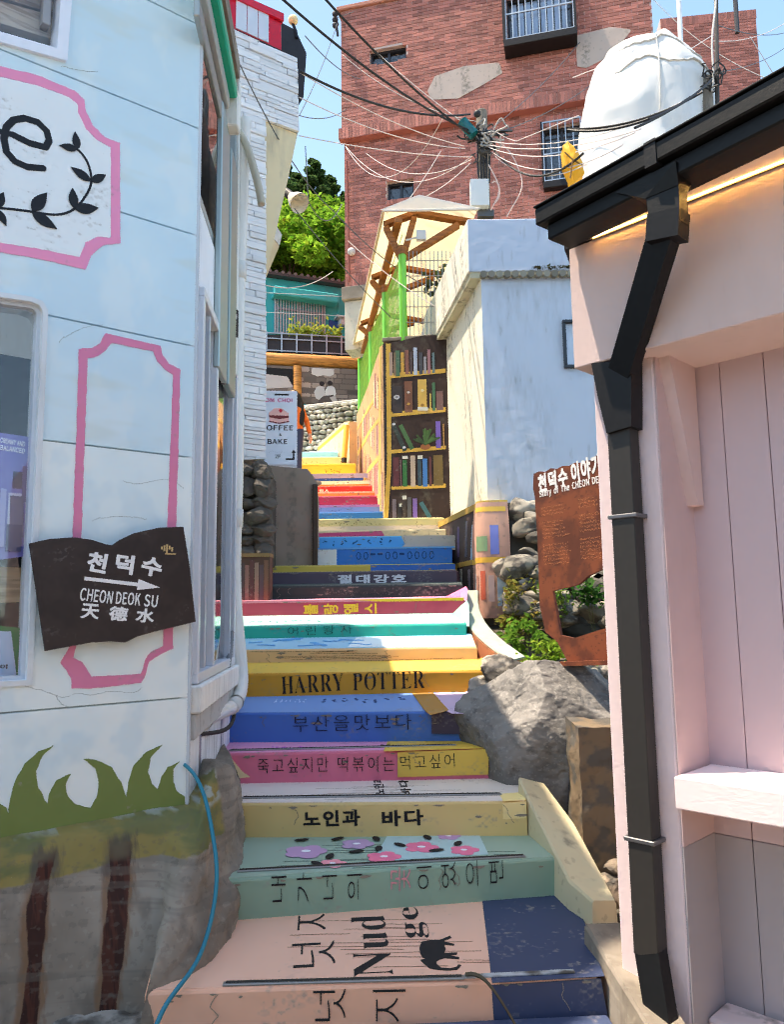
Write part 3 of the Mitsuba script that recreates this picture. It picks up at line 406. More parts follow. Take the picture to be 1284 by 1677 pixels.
# ---- the painted stairs: each step a slab with a chamfered nose
STEPS = [([-0.919, 2.981, 0.175], [0.736, 3.048, 0.175]), ([-0.768, 3.613, 0.35], [0.763, 3.858, 0.35]), ([-0.83, 4.255, 0.525], [0.686, 4.214, 0.525]), ([-1.002, 4.725, 0.7], [0.423, 4.755, 0.7]), ([-1.043, 5.11, 0.885], [0.432, 5.011, 0.885]), ([-1.062, 5.5, 1.104], [0.705, 5.5, 1.104]), ([-1.159, 5.9, 1.251], [0.628, 5.9, 1.251]), ([-1.27, 6.3, 1.417], [0.586, 6.3, 1.417]), ([-1.343, 6.65, 1.629], [0.603, 6.65, 1.629]), ([-1.224, 6.95, 1.76], [0.628, 6.95, 1.76]), ([-1.153, 7.3, 1.905], [0.605, 7.3, 1.905]), ([-1.217, 7.55, 1.98], [0.609, 7.55, 1.98]), ([-0.81, 7.9, 2.178], [0.611, 7.9, 2.178]), ([-0.806, 8.25, 2.327], [0.595, 8.25, 2.327]), ([-0.84, 8.6, 2.43], [0.601, 8.6, 2.43]), ([-0.874, 8.95, 2.605], [0.614, 8.95, 2.605]), ([-0.908, 9.3, 2.729], [-0.074, 9.3, 2.729]), ([-0.981, 9.65, 2.865], [-0.184, 9.65, 2.865]), ([-1.136, 10.0, 3.032], [-0.27, 10.0, 3.032]), ([-1.218, 10.35, 3.144], [-0.337, 10.35, 3.144]), ([-1.302, 10.7, 3.282], [-0.399, 10.7, 3.282]), ([-1.389, 11.05, 3.412], [-0.456, 11.05, 3.412]), ([-1.486, 11.45, 3.593], [-0.545, 11.45, 3.593]), ([-1.593, 11.9, 3.831], [-0.68, 11.9, 3.831]), ([-1.71, 12.4, 4.041], [-0.849, 12.4, 4.041]), ([-1.831, 12.9, 4.239], [-1.028, 12.9, 4.239])]
stairs = thing('stairs', 'steep concrete stairs with every step painted like a book spine', None, None, 'structure')
P_PEACH, P_NAVY, P_SAGE = (236, 178, 146), (44, 58, 92), (134, 164, 142)
PALE_SEA = (176, 205, 205)
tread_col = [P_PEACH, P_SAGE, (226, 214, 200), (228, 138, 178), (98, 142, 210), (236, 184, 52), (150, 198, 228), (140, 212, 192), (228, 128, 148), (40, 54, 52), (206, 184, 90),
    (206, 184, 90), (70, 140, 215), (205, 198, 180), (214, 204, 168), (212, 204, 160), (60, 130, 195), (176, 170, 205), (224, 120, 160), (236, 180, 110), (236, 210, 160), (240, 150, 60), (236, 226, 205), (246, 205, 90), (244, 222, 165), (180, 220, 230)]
tread_col = [tuple(.86 * np.array(c) + .14 * 238) for c in tread_col]   # every tread mixed a little paler
riser_col = [P_PEACH, P_SAGE, (216, 188, 122), (222, 112, 140), (62, 112, 196), (206, 146, 22), (222, 184, 132), (22, 172, 148), (196, 58, 84), (26, 42, 44), (78, 66, 82),
    (190, 168, 72), (28, 112, 206), (84, 172, 232), (214, 198, 158), (206, 196, 140), (24, 104, 178), (160, 158, 196), (176, 30, 70), (240, 152, 58), (232, 32, 22), (244, 124, 38), (34, 90, 184), (250, 190, 36), (244, 216, 150), (150, 214, 232)]
backs = {1: [(-0.749, 3.764), (0.814, 3.866)], 2: [(-0.841, 4.402), (0.745, 4.595)], 3: [(-1.008, 4.998), (0.811, 4.985)], 4: [(-1.186, 5.752), (0.623, 5.287)]}
slabs = []
# treads that rise towards the back (height of the back edge at its left and right end)
BACKZ = {5: (.951, .951), 6: (1.153, 1.153), 7: (1.32, 1.325), 8: (1.50, 1.50), 9: (1.64, 1.65), 10: (1.79, 1.79)}
def order_ccw(p): return p
def plane_of(l, r, bl, br, z, zl, zr):
    """Height of the tread at plan points: level along the nose, rising to the back."""
    u = (r - l) / np.linalg.norm(r - l); n = V(-u[1], u[0]); D = ((bl + br) / 2 - l) @ n - .14; W_ = np.linalg.norm(r - l)
    def f(q):
        q = np.asarray(q, float)[:, :2] - l; t = np.clip(q @ n / max(D, .05), 0, 1.1); s = np.clip(q @ u / W_, 0, 1)
        return z + t * ((zl - z) * (1 - s) + (zr - z) * s)
    return f
ZF = {}
def tread_sheet(n, pts, lift, t):
    m = prism(FLAT, pts, 0, t); m = m.subdivide_to_size(.25) if n in BACKZ else m
    q = np.array(m.vertices); q[:, 2] += ZF[n](q) + lift; return trimesh.Trimesh(q, m.faces, process=False)
for n, (L, R) in enumerate(STEPS):
    L, R = V(*L), V(*R); zb = STEPS[n - 1][0][2] - .06 if n else -.2
    if n + 1 in backs: bl, br = [V(*q) for q in backs[n + 1]]
    elif n + 1 < len(STEPS): bl, br = V(*STEPS[n + 1][0][:2]), V(*STEPS[n + 1][1][:2])
    else: bl, br = L[:2] + V(-.3, 3.0), R[:2] + V(-.3, 3.0)
    l, r = L[:2], R[:2]
    if n in (1, 2, 3, 4): l = l - (r - l) / np.linalg.norm(r - l) * .22
    if 5 <= n <= 9: l = l - V(.35, 0)
    if n >= 10: l = l - V(.25, 0)
    if n == 3: r = r + V(.25, .02); br = br + V(.3, 0)
    if n == 4: r = r + V(.35, .0); br = br + V(.1, 0)
    if n >= 16: r = r + V(.12, 0)
    bl = bl + V(-.35 if n < 16 else -.1, .14); br = br + V(.06, .14)
    poly = [l, r, br, bl]; c = sum(poly) / 4
    def inset(d): return np.array(Polygon(poly).buffer(-d, join_style='mitre').exterior.coords)[:-1]
    zbk = BACKZ.get(n + 1, (L[2], L[2])); poly0 = order_ccw(poly)
    zfun = plane_of(l, r, bl, br, L[2], *zbk)
    ring = [(np.array(poly), None), (np.array(poly), -.012), (inset(.004), -.004), (inset(.012), 0)]
    def order(a):
        if Polygon(a).exterior.is_ccw is False: a = a[::-1]
        return np.roll(a, -int(np.argmin(np.linalg.norm(a - l, axis=1))), 0)
    v = np.vstack([np.c_[order(a), np.full(4, zb) if z is None else zfun(order(a)) + z] for a, z in ring])
    f = []
    for q in range(3):
        for e in range(4):
            a, b = q * 4 + e, q * 4 + (e + 1) % 4; f += [[a, b, b + 4], [a, b + 4, a + 4]]
    f += [[12, 13, 14], [12, 14, 15]]
    names = ['peach step with navy right end and an elephant', 'sage green step with flowers on its tread', 'cream step with bold black brush title', 'pink and yellow step with thin black title', 'blue step with thin handwritten title',
        'mustard yellow step with serif capitals', 'step painted as yellowed book pages', 'teal step with small black title', 'crimson step with yellow turned title', 'black green step with tiny faded title', 'dull purple step with white title',
        'narrow olive yellow ledge', 'bright blue step with white left end', 'light blue step with cracked paint', 'beige step with rose left half', 'pale yellow beige step', 'mid blue step', 'lavender grey step', 'maroon step', 'amber step', 'red step', 'orange step', 'royal blue step under a lavender edge', 'golden yellow step', 'cream yellow step', 'pale sky blue top step']
    k = part(stairs, 'step', (v, np.array(f)), 'paint', riser_col[n], label=names[n])
    slabs.append((k, np.array([order(np.array(poly))]), L[2])); ZF[n + 1] = zfun
    # the tread's own coat of paint
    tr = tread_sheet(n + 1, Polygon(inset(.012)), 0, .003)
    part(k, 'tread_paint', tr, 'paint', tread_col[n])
def st(n): return slabs[n - 1][0]
def zt(n): return slabs[n - 1][2]
def R(n): return FR['R%d' % n]
def on_tread(n, pts, col, name='tread_patch', lift=.0035, m='paint'):
    part(st(n), name, tread_sheet(n, pts, lift, .002), m, col)
def on_riser(n, pts, col, name='riser_patch', w=.0, m='paint'):
    part(st(n), name, prism(R(n), pts, w, w + .003), m, col)
def band(n, v0, v1, u0, u1, col, w=0.0): on_riser(n, [(u0, zt(n) - v1), (u1, zt(n) - v1), (u1, zt(n) - v0), (u0, zt(n) - v0)], col, w=w)
def word(n, art, p, h, col, turn=0, w=.003): part(st(n), 'lettering', lay(R(n), art, p[0], p[1], h, w), 'print', col)
INK = (28, 26, 28)
# step 1
on_tread(1, [(0.401, 3.858), (0.844, 3.881), (0.762, 3.043), (0.341, 3.004)], P_NAVY)
on_riser(1, [(1.262, 0.16), (1.67, 0.17), (1.697, -0.017), (1.269, -0.003)], P_NAVY)
def word_t(n, art, p, h, col):
    m = lay(FLAT, art, p[0], p[1], h, .0036); q = np.array(m.vertices); q[:, 2] += ZF[n](q); part(st(n), 'lettering', trimesh.Trimesh(q, m.faces, process=False), 'print', col)
word_t(1, gtext('넛지', 112, fat=-1.6), [(-0.241, 3.162), (-0.295, 3.733)], .175, INK)
word_t(1, gtext('Nud', serif=True), [(-0.018, 3.076), (-0.058, 3.646)], .15, INK)
word_t(1, gtext('ge', serif=True), [(0.133, 3.406), (0.12, 3.739)], .10, INK)
word(1, gtext('넛지', 160, turn=True, fat=-1.8), [(0.606, 0.052), (0.943, 0.047)], .115, INK)
ele = [(0.086, 3.303), (0.096, 3.361), (0.139, 3.379), (0.173, 3.378), (0.218, 3.417), (0.223, 3.397), (0.191, 3.374), (0.192, 3.358), (0.229, 3.337), (0.226, 3.324), (0.188, 3.335), (0.191, 3.291), (0.183, 3.254), (0.235, 3.258), (0.233, 3.243), (0.2, 3.233), (0.239, 3.216), (0.238, 3.202), (0.203, 3.208), (0.183, 3.213), (0.162, 3.2), (0.147, 3.184), (0.148, 3.157), (0.162, 3.128), (0.196, 3.122), (0.224, 3.134), (0.23, 3.155), (0.241, 3.146), (0.223, 3.113), (0.188, 3.107), (0.153, 3.113), (0.119, 3.127), (0.101, 3.162), (0.086, 3.198), (0.111, 3.207), (0.095, 3.221), (0.088, 3.257)]
part(st(1), 'elephant_print', prism(FLAT, ele, zt(1) + .0036, zt(1) + .006), 'print', INK)
def lines(n, y0, y1, m, x0, x1, seed, col, name='page_line', wd=.003):
    g = np.random.default_rng(seed); ms = []
    for q in range(m):
        yy = y0 + (y1 - y0) * (q + .5) / m + g.uniform(-.01, .01); a, b = sorted(g.uniform(x0, x1, 2)); b = max(b, a + .25)
        t = np.linspace(a, min(b, x1), 9); c = np.c_[t, yy + .004 * np.cumsum(g.normal(size=9)) * .5]
        ms.append(prism(FLAT, shapely.LineString(c).buffer(wd * g.uniform(.25, .6)), zt(n) + .0038, zt(n) + .005))
    part(st(n), name, cat(ms), 'print', col)
lines(1, 3.12, 3.6, 15, -.6, .38, 5, (150, 112, 96))
# step 2
pf = [(-0.031, 4.35), (0.429, 4.484), (0.444, 3.909), (-0.116, 3.824)]
on_tread(2, pf, PALE_SEA)
def flower(c, r, col, seed):
    g = np.random.default_rng(seed); pet = []
    for a in range(5):
        t = a * 1.2566 + g.uniform(-.15, .15); pet.append(shapely.Point(c[0] + r * .6 * math.cos(t), c[1] + r * .6 * math.sin(t)).buffer(r * g.uniform(.42, .52)))
    part(st(2), 'flower_print', prism(FLAT, shapely.union_all(pet + [shapely.Point(*c).buffer(r * .5)]).intersection(tread2), zt(2) + .006, zt(2) + .008), 'print', col)
    part(st(2), 'flower_print', prism(FLAT, affinity.scale(shapely.Point(*c).buffer(r * .2), 1.2, .8), zt(2) + .0085, zt(2) + .010), 'print', (240, 240, 242))
tread2 = Polygon(slabs[1][1][0]).buffer(-.012)
for q, (c, r, col) in enumerate(zip([(-0.449, 3.987), (-0.204, 4.096), (-0.024, 4.315), (0.123, 4.03), (0.273, 4.211), (0.331, 3.971), (-0.062, 3.885), (-0.302, 3.796)], (.10, .08, .075, .085, .06, .07, .08, .06),
        ((188, 150, 185), (180, 150, 182), (178, 148, 186), (232, 120, 150), (190, 150, 190), (232, 120, 150), (236, 120, 150), (232, 150, 160)))): flower(c, r, col, q)
g = np.random.default_rng(3)
for c in [(-0.492, 4.172), (-0.307, 4.184), (-0.246, 4.292), (-0.106, 4.175), (-0.198, 3.966), (-0.324, 3.896), (-0.09, 4.01), (0.051, 4.323), (0.016, 4.065), (0.196, 3.968), (0.31, 4.072), (0.229, 4.28), (0.349, 4.308), (0.16, 4.184), (-0.376, 3.791)]:
    a = g.uniform(0, 3.14); e = affinity.rotate(affinity.scale(shapely.Point(*c).buffer(.034), 1.15, .55), math.degrees(a))
    part(st(2), 'leaf_print', prism(FLAT, e.intersection(tread2), zt(2) + .0105, zt(2) + .012), 'print', INK)
lines(2, 3.72, 4.1, 11, -.62, .58, 6, (92, 112, 98))
word(2, gtext('내가너의', 148, turn=True, fat=-1.8), [(0.201, 0.239), (0.611, 0.229)], .125, INK)
word(2, gtext('꽃', turn=True, fat=-1), [(0.747, 0.252), (0.838, 0.251)], .105, (206, 140, 148))
word(2, gtext('이었으면', 145, turn=True, fat=-1.8), [(0.87, 0.249), (1.282, 0.251)], .115, INK)
# step 3
on_riser(3, [(1.392, 0.52), (1.517, 0.525), (1.514, 0.442), (1.392, 0.436)], (236, 212, 148))  # sun patch painted onto the riser's right end in lighter yellow
on_tread(3, [(0.566, 4.371), (0.705, 4.405), (0.685, 4.227), (0.563, 4.208)], (246, 224, 150))  # the same painted sun patch, carried onto the tread
word(3, gtext('노인과', 102, fat=3.2), [(0.339, 0.403), (0.64, 0.41)], .082, (20, 18, 18))
word(3, gtext('바다', 102, fat=3.2), [(0.756, 0.404), (0.975, 0.411)], .08, (20, 18, 18))
word_t(3, gtext('노인과', 102, fat=2), [(-0.056, 4.408), (-0.081, 4.797)], .06, INK)
word_t(3, gtext('바다', 102, fat=2), [(0.092, 4.371), (0.072, 4.753)], .06, INK)
lines(3, 4.3, 4.62, 12, -.75, .4, 8, (186, 172, 156))
# step 4
on_tread(4, [(-0.029, 5.344), (0.623, 5.287), (0.559, 4.765), (-0.071, 4.713)], (226, 186, 70))
on_riser(4, [(1.015, 0.693), (1.561, 0.701), (1.556, 0.553), (1.013, 0.548)], (224, 188, 78))
on_riser(4, [(-0.051, 0.694), (0.022, 0.678), (0.088, 0.6), (0.139, 0.564), (-0.077, 0.547)], (232, 208, 160))
word(4, gtext('죽고싶지만', 104, fat=-1.2), [(0.182, 0.584), (0.602, 0.587)], .085, INK)
word(4, gtext('떡볶이는', 104, fat=-1.2), [(0.657, 0.586), (0.995, 0.584)], .085, INK)
word(4, gtext('먹고싶어', 104, fat=-1.2), [(1.031, 0.59), (1.356, 0.599)], .080, INK)
for x, a in zip((440, 475), [(-0.786, 4.829), (-0.641, 4.797)]):
    part(st(4), 'faint_lettering', prism(FLAT, affinity.translate(strokes(x, 6, .12, .1), a[0], a[1]), zt(4) + .0037, zt(4) + .005), 'print', (190, 100, 190))
word_t(4, strokes(9, 5, .12, .12), [(-0.057, 4.814), (0.017, 4.892)], .11, (70, 56, 50))
# step 5
on_tread(5, [(0.237, 5.667), (0.705, 5.9), (0.582, 4.895), (0.356, 4.92), (0.267, 5.253)], (208, 184, 214))
on_tread(5, [(0.111, 5.565), (0.243, 5.626), (0.346, 5.045), (0.219, 4.846), (0.199, 4.999)], (176, 128, 58), lift=.006)
on_riser(5, [(1.281, 0.882), (1.602, 0.892), (1.598, 0.749), (1.278, 0.754)], (58, 50, 76))
word(5, gtext('부산을맛보다', 104, fat=-1.2), [(0.388, 0.768), (1.151, 0.781)], .098, (24, 36, 66))
word_t(5, strokes(19, 8, .5, .12), [(-0.497, 5.275), (0.076, 5.276)], .13, (58, 78, 120))
word_t(5, strokes(29, 7, .4, .1), [(-0.818, 5.313), (-0.604, 5.322)], .1, (190, 210, 240))
# step 6
word(6, gtext('HARRY', serif=True), [(0.275, 0.965), (0.707, 0.984)], .120, (36, 26, 18))
word(6, gtext('POTTER', serif=True), [(0.771, 0.983), (1.271, 0.993)], .120, (36, 26, 18))
# step 7: page edges
ms = []; g = np.random.default_rng(17)
for q in range(13):
    vv = zt(7) - .012 - q * .0125 + g.uniform(-.003, .003); a = g.uniform(-.1, 1.0); b = a + g.uniform(.3, 1.2)
    t = np.linspace(a, min(b, 1.78), 12); ms.append(prism(R(7), shapely.LineString(np.c_[t, vv + .0012 * np.cumsum(g.normal(size=12))]).buffer(.0012), .003, .0045))
part(st(7), 'page_line', cat(ms), 'print', (120, 88, 56))
on_tread(7, [(-.35, 5.93), (.1, 5.93), (.0, 6.27), (-.3, 6.27)], (236, 244, 246))
g = np.random.default_rng(23)
for q in range(9):
    c = V(-1.15 + q * .1 + g.uniform(-.03, .03), 5.97 + g.uniform(0, .27)); t = np.linspace(0, 1, 8); w_ = V(g.uniform(.08, .2), g.uniform(-.02, .02))
    on_tread(7, shapely.LineString(c + w_ * t[:, None] + np.c_[0 * t, .012 * np.cumsum(g.normal(size=8))]).buffer(g.uniform(.008, .02)), (96, 164, 222), lift=.006)
# step 8-11 lettering and chipped edges
word(8, gtext('어린왕자', 122, fat=-1.8), [(0.416, 1.341), (0.935, 1.353)], .07, (22, 60, 56))
word_t(8, strokes(31, 9, .6, .05), [(-1.2, 6.4), (-.6, 6.4)], .08, (40, 90, 84))
word(9, gtext('불랑엘스', 132, turn=True, fat=3), [(0.572, 1.504), (1.2, 1.506)], .095, (240, 170, 50))
band(9, .0, .018, -.3, 1.95, (226, 128, 146), w=.0)
on_riser(9, [(.95, zt(9)), (1.95, zt(9) + .005), (1.95, zt(9) - .02), (1.25, zt(9) - .02)], (242, 190, 40), w=.0032)
on_tread(9, [(.25, 6.78), (.56, 6.70), (.58, 6.93), (.4, 6.93)], (238, 120, 160))
g = np.random.default_rng(77)
for n_, u0_, dz0 in ((8, .0, .09), (9, .02, .11)):   # mortar ramps at the right end of the treads
    q_ = STEPS[n_ - 1][1]; q2 = STEPS[n_][1]
    m = hull([V(q_[0] - .03, q_[1] + .06, q_[2] - .02), V(q_[0] + .03, q_[1] + .02, q_[2] - .02), V(q2[0] - .16, q2[1] + .01, q_[2] + .02), V(q2[0] + .03, q2[1] + .01, q2[2] - .02), V(q2[0] - .03, q2[1] - .12, q2[2] - .06), V(q2[0] + .03, q2[1] - .14, q2[2] - .05), V(q2[0] + .03, q2[1] + .01, q_[2])])
    part(st(n_), 'mortar_ramp', m, 'paint', tread_col[n_ - 1] if n_ == 8 else (236, 118, 160))
word(10, strokes(41, 30, 1.2, .045), [(0.61, 1.669), (1.202, 1.661)], .055, (112, 108, 92))
word(11, gtext('절대강호', 104, fat=4), [(0.63, 1.789), (1.282, 1.786)], .085, (226, 224, 228))
band(12, .004, .09, 1.0, 1.83, (24, 92, 186), w=.0)
band(13, .0, .2, -.1, .235, (226, 228, 230))
band(13, .0, .016, -.1, 1.45, (90, 160, 226), w=.0032)
g = np.random.default_rng(51)
for q in range(11):
    e = affinity.scale(shapely.Point(.46 + q * .075, zt(13) - .085).buffer(.03), .8, 1.3)
    if q not in (2, 3, 6): word_art = e.difference(affinity.scale(e, .72, .8))
    else: word_art = sbox(.43 + q * .075, zt(13) - .08, .48 + q * .075, zt(13) - .06)
    part(st(13), 'lettering', prism(R(13), word_art, .003, .0045), 'print', (16, 62, 120))
on_riser(14, [(.9, zt(14)), (1.5, zt(14)), (1.5, zt(14) - .16), (.86, zt(14) - .16), (.94, zt(14) - .09)], (208, 192, 168))
word(14, strokes(61, 7, .6, .1), [(.05, zt(14) - .1), (.8, zt(14) - .1)], .08, (40, 90, 130))
on_riser(15, [(-.1, zt(15) - .03), (.72, zt(15) - .01), (.75, zt(15) - .06), (.7, zt(15) - .12), (-.1, zt(15) - .13)], (190, 70, 122))
word(15, strokes(62, 6, .4, .05), [(.2, zt(15) - .09), (.5, zt(15) - .09)], .04, (110, 30, 60))
word(16, strokes(63, 13, .9, .06), [(.02, zt(16) - .09), (.75, zt(16) - .09)], .06, (128, 118, 70))
band(16, .09, .2, -.1, 1.6, (212, 196, 178))
word(17, strokes(64, 7, .5, .05), [(.12, zt(17) - .09), (.42, zt(17) - .09)], .05, (120, 180, 226))
word(18, strokes(65, 8, .5, .05), [(.05, zt(18) - .09), (.36, zt(18) - .09)], .05, (104, 102, 140))
band(18, .0, .03, -.3, 1.0, (224, 132, 168)); band(20, .0, .02, -.3, 1.1, (246, 216, 160))
word(21, gtext('천수', 104, fat=3), [(.28, zt(21) - .13), (.42, zt(21) - .13)], .09, (240, 220, 205))
band(22, .0, .05, -.3, 1.15, (240, 222, 196)); band(23, .0, .07, -.3, 1.2, (176, 178, 214))
word(23, strokes(66, 5, .5, .08), [(.35, zt(23) - .15), (.62, zt(23) - .15)], .07, (225, 232, 244))
word(24, strokes(67, 6, .4, .08), [(.55, zt(24) - .15), (.8, zt(24) - .15)], .08, (90, 66, 30))
word(25, strokes(68, 6, .5, .08), [(.25, zt(25) - .14), (.65, zt(25) - .14)], .08, (200, 160, 90))
# chips along the noses and hairline cracks where the coat has come off
for n_ in range(1, 24):
    g = np.random.default_rng(400 + n_); Lr, Rr = V(*STEPS[n_ - 1][0]), V(*STEPS[n_ - 1][1]); W_ = np.linalg.norm(Rr - Lr); ms = []
    for q in range(7 if n_ > 8 else 10):
        u0 = g.uniform(.02, W_ - .02); s = g.uniform(.006, .022); k_ = 9; a_ = np.linspace(0, 2 * np.pi, k_ + 1)[:-1]
        pts = np.c_[u0 + s * g.uniform(.8, 2.2) * np.cos(a_) * g.uniform(.5, 1.1, k_), zt(n_) - .012 - (g.random() ** 3) * .1 + s * .5 * np.sin(a_) * g.uniform(.5, 1.1, k_)]
        pts[:, 1] = np.minimum(pts[:, 1], zt(n_) - .012); ms.append(prism(R(n_), Polygon(pts).buffer(0), .0032, .0042))
    for q in range(2):
        u0 = g.uniform(.1, W_ - .1); t = np.linspace(0, 1, 8); ms.append(prism(R(n_), shapely.LineString(np.c_[u0 + .03 * np.cumsum(g.normal(size=8)) * .4, zt(n_) - .015 - t * g.uniform(.05, .12)]).buffer(.0012), .0032, .0042))
    part(st(n_), 'paint_chips', cat(ms), 'print', (132, 122, 110), kind='stuff')
# metal nosing strips on the lower steps
def nosing(n, p, wid=.026, dark=(52, 50, 46)):
    a, b = V(*p[0]), V(*p[1]); f = Fr((*a, zt(n)), (*(b - a), 0)); L = np.linalg.norm(b - a)
    part(st(n), 'nosing_strip', bbox(f, 0, L, .003, .011, -wid, 0, .002), 'metal', (150, 150, 150))
    part(st(n), 'nosing_grip', bbox(f, .01, L - .01, .011, .0145, -wid + .003, -.012), 'plain', dark)
nosing(1, [(-0.644, 3.005), (0.245, 3.03)]); nosing(2, [(-0.732, 3.696), (0.618, 3.855)]); nosing(3, [(-0.841, 4.342), (0.575, 4.342)]); nosing(4, [(-1.007, 4.785), (0.377, 4.863)], .02); nosing(5, [(-0.984, 5.195), (0.382, 5.17)], .016)
f = [(0.246, 3.034), (0.659, 3.065)]; f0 = Fr((*f[0], zt(1)), (f[1][0] - f[0][0], f[1][1] - f[0][1], 0)); Lf = math.hypot(f[1][0] - f[0][0], f[1][1] - f[0][1])
part(st(1), 'nosing_strip', bbox(f0, 0, Lf, .005, .012, -.026, 0, .002), 'stone', (176, 178, 180), label='bare nosing bed where the grip tape has come off')
# the loose grip tape hanging over the first step
tp = spline([(*f[0], zt(1) + .02), (f[0][0] + .035, f[0][1] - .015, zt(1) + .026), (f[0][0] + .09, f[0][1] - .09, zt(1) + .01), (f[0][0] + .16, f[0][1] - .2, zt(1) - .07), (f[0][0] + .24, f[0][1] - .32, zt(1) - .16)], 24)
v = np.vstack([tp + V(.002, .014, .0), tp - V(.002, .014, 0)]); m = len(tp)
fa = [[q, q + 1, m + q + 1] for q in range(m - 1)] + [[q, m + q + 1, m + q] for q in range(m - 1)]
v2 = np.vstack([v, v + V(0, 0, .003)]); fa = np.array(fa)
solo('loose_grip_tape', trimesh.Trimesh(v2, np.vstack([fa, fa[:, ::-1] + 2 * m]), process=False), 'plain', (74, 68, 52), label='loose dark olive grip tape hanging off the lowest step', cat='tape')

# ---- pavement at the foot
pv = thing('pavement', 'worn concrete pavement at the foot of the stairs', None, None, 'structure')
shape(pv + '__slab', prism(FLAT, [(-4, -6), (4, -6), (4, 3.03), (-4, 3.03)], -.12, .02), 'concrete')
used[pv + '__slab'] = 0
g = np.random.default_rng(12)
for q, c in enumerate([(-1.198, 3.042), (-1.103, 3.056), (-1.003, 3.028), (-0.921, 3.051), (-1.101, 2.965), (-0.955, 2.953)]):
    part(pv, 'broken_stone', move(rot(blob(1, 300 + q, (.11, .06, .035), 9, .05, 2), (0, 0, 1), g.uniform(-20, 20)), (c[0], c[1], .03)), 'stone', (150, 146, 138))
rm = [(0.47, 3.058), (0.754, 3.085)]
part(pv, 'kerb_ledge', bbox(Fr((rm[0][0], rm[0][1] - .05, 0), (1, .06, 0)), -.55, .3, 0, .05, -.02, .1, .01), 'paint', (60, 74, 108))

# ---- kerbs on the right
def loft(rows, sub=0):
    rows = [np.asarray(r, float) for r in rows]; n, m = len(rows), len(rows[0]); v = np.vstack(rows); f = []
    for a in range(n - 1):
        for b in range(m):
            p, q = a * m + b, a * m + (b + 1) % m; f += [[p, q, q + m], [p, q + m, p + m]]
    for a in range(1, m - 1): f += [[0, a + 1, a], [(n - 1) * m, (n - 1) * m + a, (n - 1) * m + a + 1]]
    m3 = trimesh.Trimesh(v, np.array(f), process=False); m3.fix_normals()
    return m3
def kerb(inner, outer, down=.5, lean=.02):
    rows = []
    for a, b in zip(inner, outer):
        a, b = V(*a), V(*b); d = b - a
        rows.append([a + V(0, 0, -.012), a + d * .06, b - d * .06, b + V(0, 0, -.012), V(b[0] + lean, b[1], b[2] - down), V(a[0] - lean, a[1], a[2] - down)])
    return loft(rows)
kin = [(0.674, 4.38, 0.615), (0.703, 4.2, 0.519), (0.778, 3.68, 0.308), (0.839, 3.5, 0.282)]; kou = [(0.828, 4.42, 0.569), (0.925, 4.18, 0.429), (0.96, 3.75, 0.291), (0.957, 3.56, 0.259)]
k = solo('stair_kerb', kerb(kin, kou), 'stained', (206, 194, 156), label='sloping cream painted kerb beside the second and third step', cat='kerb')
kin = [(0.759, 3.32, 0.257), (0.785, 3.0, 0.214), (0.814, 2.72, 0.173), (0.83, 2.4, 0.147)]; kou = [(0.943, 3.38, 0.237), (0.938, 3.05, 0.206), (0.962, 2.76, 0.151), (0.973, 2.45, 0.117)]
solo('stair_kerb', kerb(kin, kou), 'concrete', label='bare grey concrete kerb beside the lowest step', cat='kerb')
# the curved kerb further up
def curved():
    ci = spline([(0.625, 7.0, 1.697), (0.61, 6.7, 1.521), (0.634, 6.35, 1.373), (0.735, 5.95, 1.243), (0.821, 5.55, 1.162)], 16); co = spline([(0.78, 7.05, 1.696), (0.754, 6.8, 1.546), (0.787, 6.45, 1.393), (0.885, 6.05, 1.259), (0.947, 5.62, 1.186)], 16)
    return ci, co
ci, co = curved()
ck = thing('curved_kerb', 'low curved kerb painted brown with a pale top right of the teal step', 'kerb')
part(ck, 'wall', kerb(ci - V(0, 0, .006), co - V(0, 0, .006), .32, .0), 'stained', (178, 118, 84))
part(ck, 'coping', kerb(ci + V(0, 0, .008), co + V(0, 0, .008), .014, .0), 'plaster', (172, 178, 160), label='pale grey green top of the kerb')

# ================================================================ the pale blue cafe on the left
A, B, K, G, GL, BR, TW, TE, MU, BK, BS, GU, SG, PI = [FR[k] for k in ('A', 'B', 'K', 'G', 'GL', 'BR', 'T', 'TE', 'MU', 'BK', 'BS', 'GU', 'SG', 'PI')]
cafe = thing('cafe_building', 'pale blue rendered cafe building with pink painted frames and a drain stained base', 'building')
low_win = [(-1.06, 2.846), (-0.742, 2.872), (-0.698, 2.864), (-0.677, 2.831), (-0.675, 2.787), (-0.673, 1.256), (-0.977, 1.258)]
up_win = [(-1.133, 4.239), (-0.639, 4.518), (-0.652, 4.022), (-1.118, 3.955)]
seams = [.60, 1.15, 1.71, 2.266, 2.815, 3.383, 3.952, 4.52, 5.4]
holes = shapely.union_all([Polygon(low_win), Polygon(up_win)])
for q in range(len(seams) - 1):
    z0, z1 = seams[q] + (.004 if q else 0), seams[q + 1] - .004
    pl = sbox(-3.4, z0, 0, z1).difference(holes)
    part(cafe, 'wall_board', prism(A, pl, -.12, 0), 'white_wall' if q < 3 else 'blue_wall')
part(cafe, 'wall_backing', prism(A, sbox(-3.4, .5, -.02, 5.4).difference(holes.buffer(-.01)), -.2, -.02), 'plaster', (180, 188, 186))
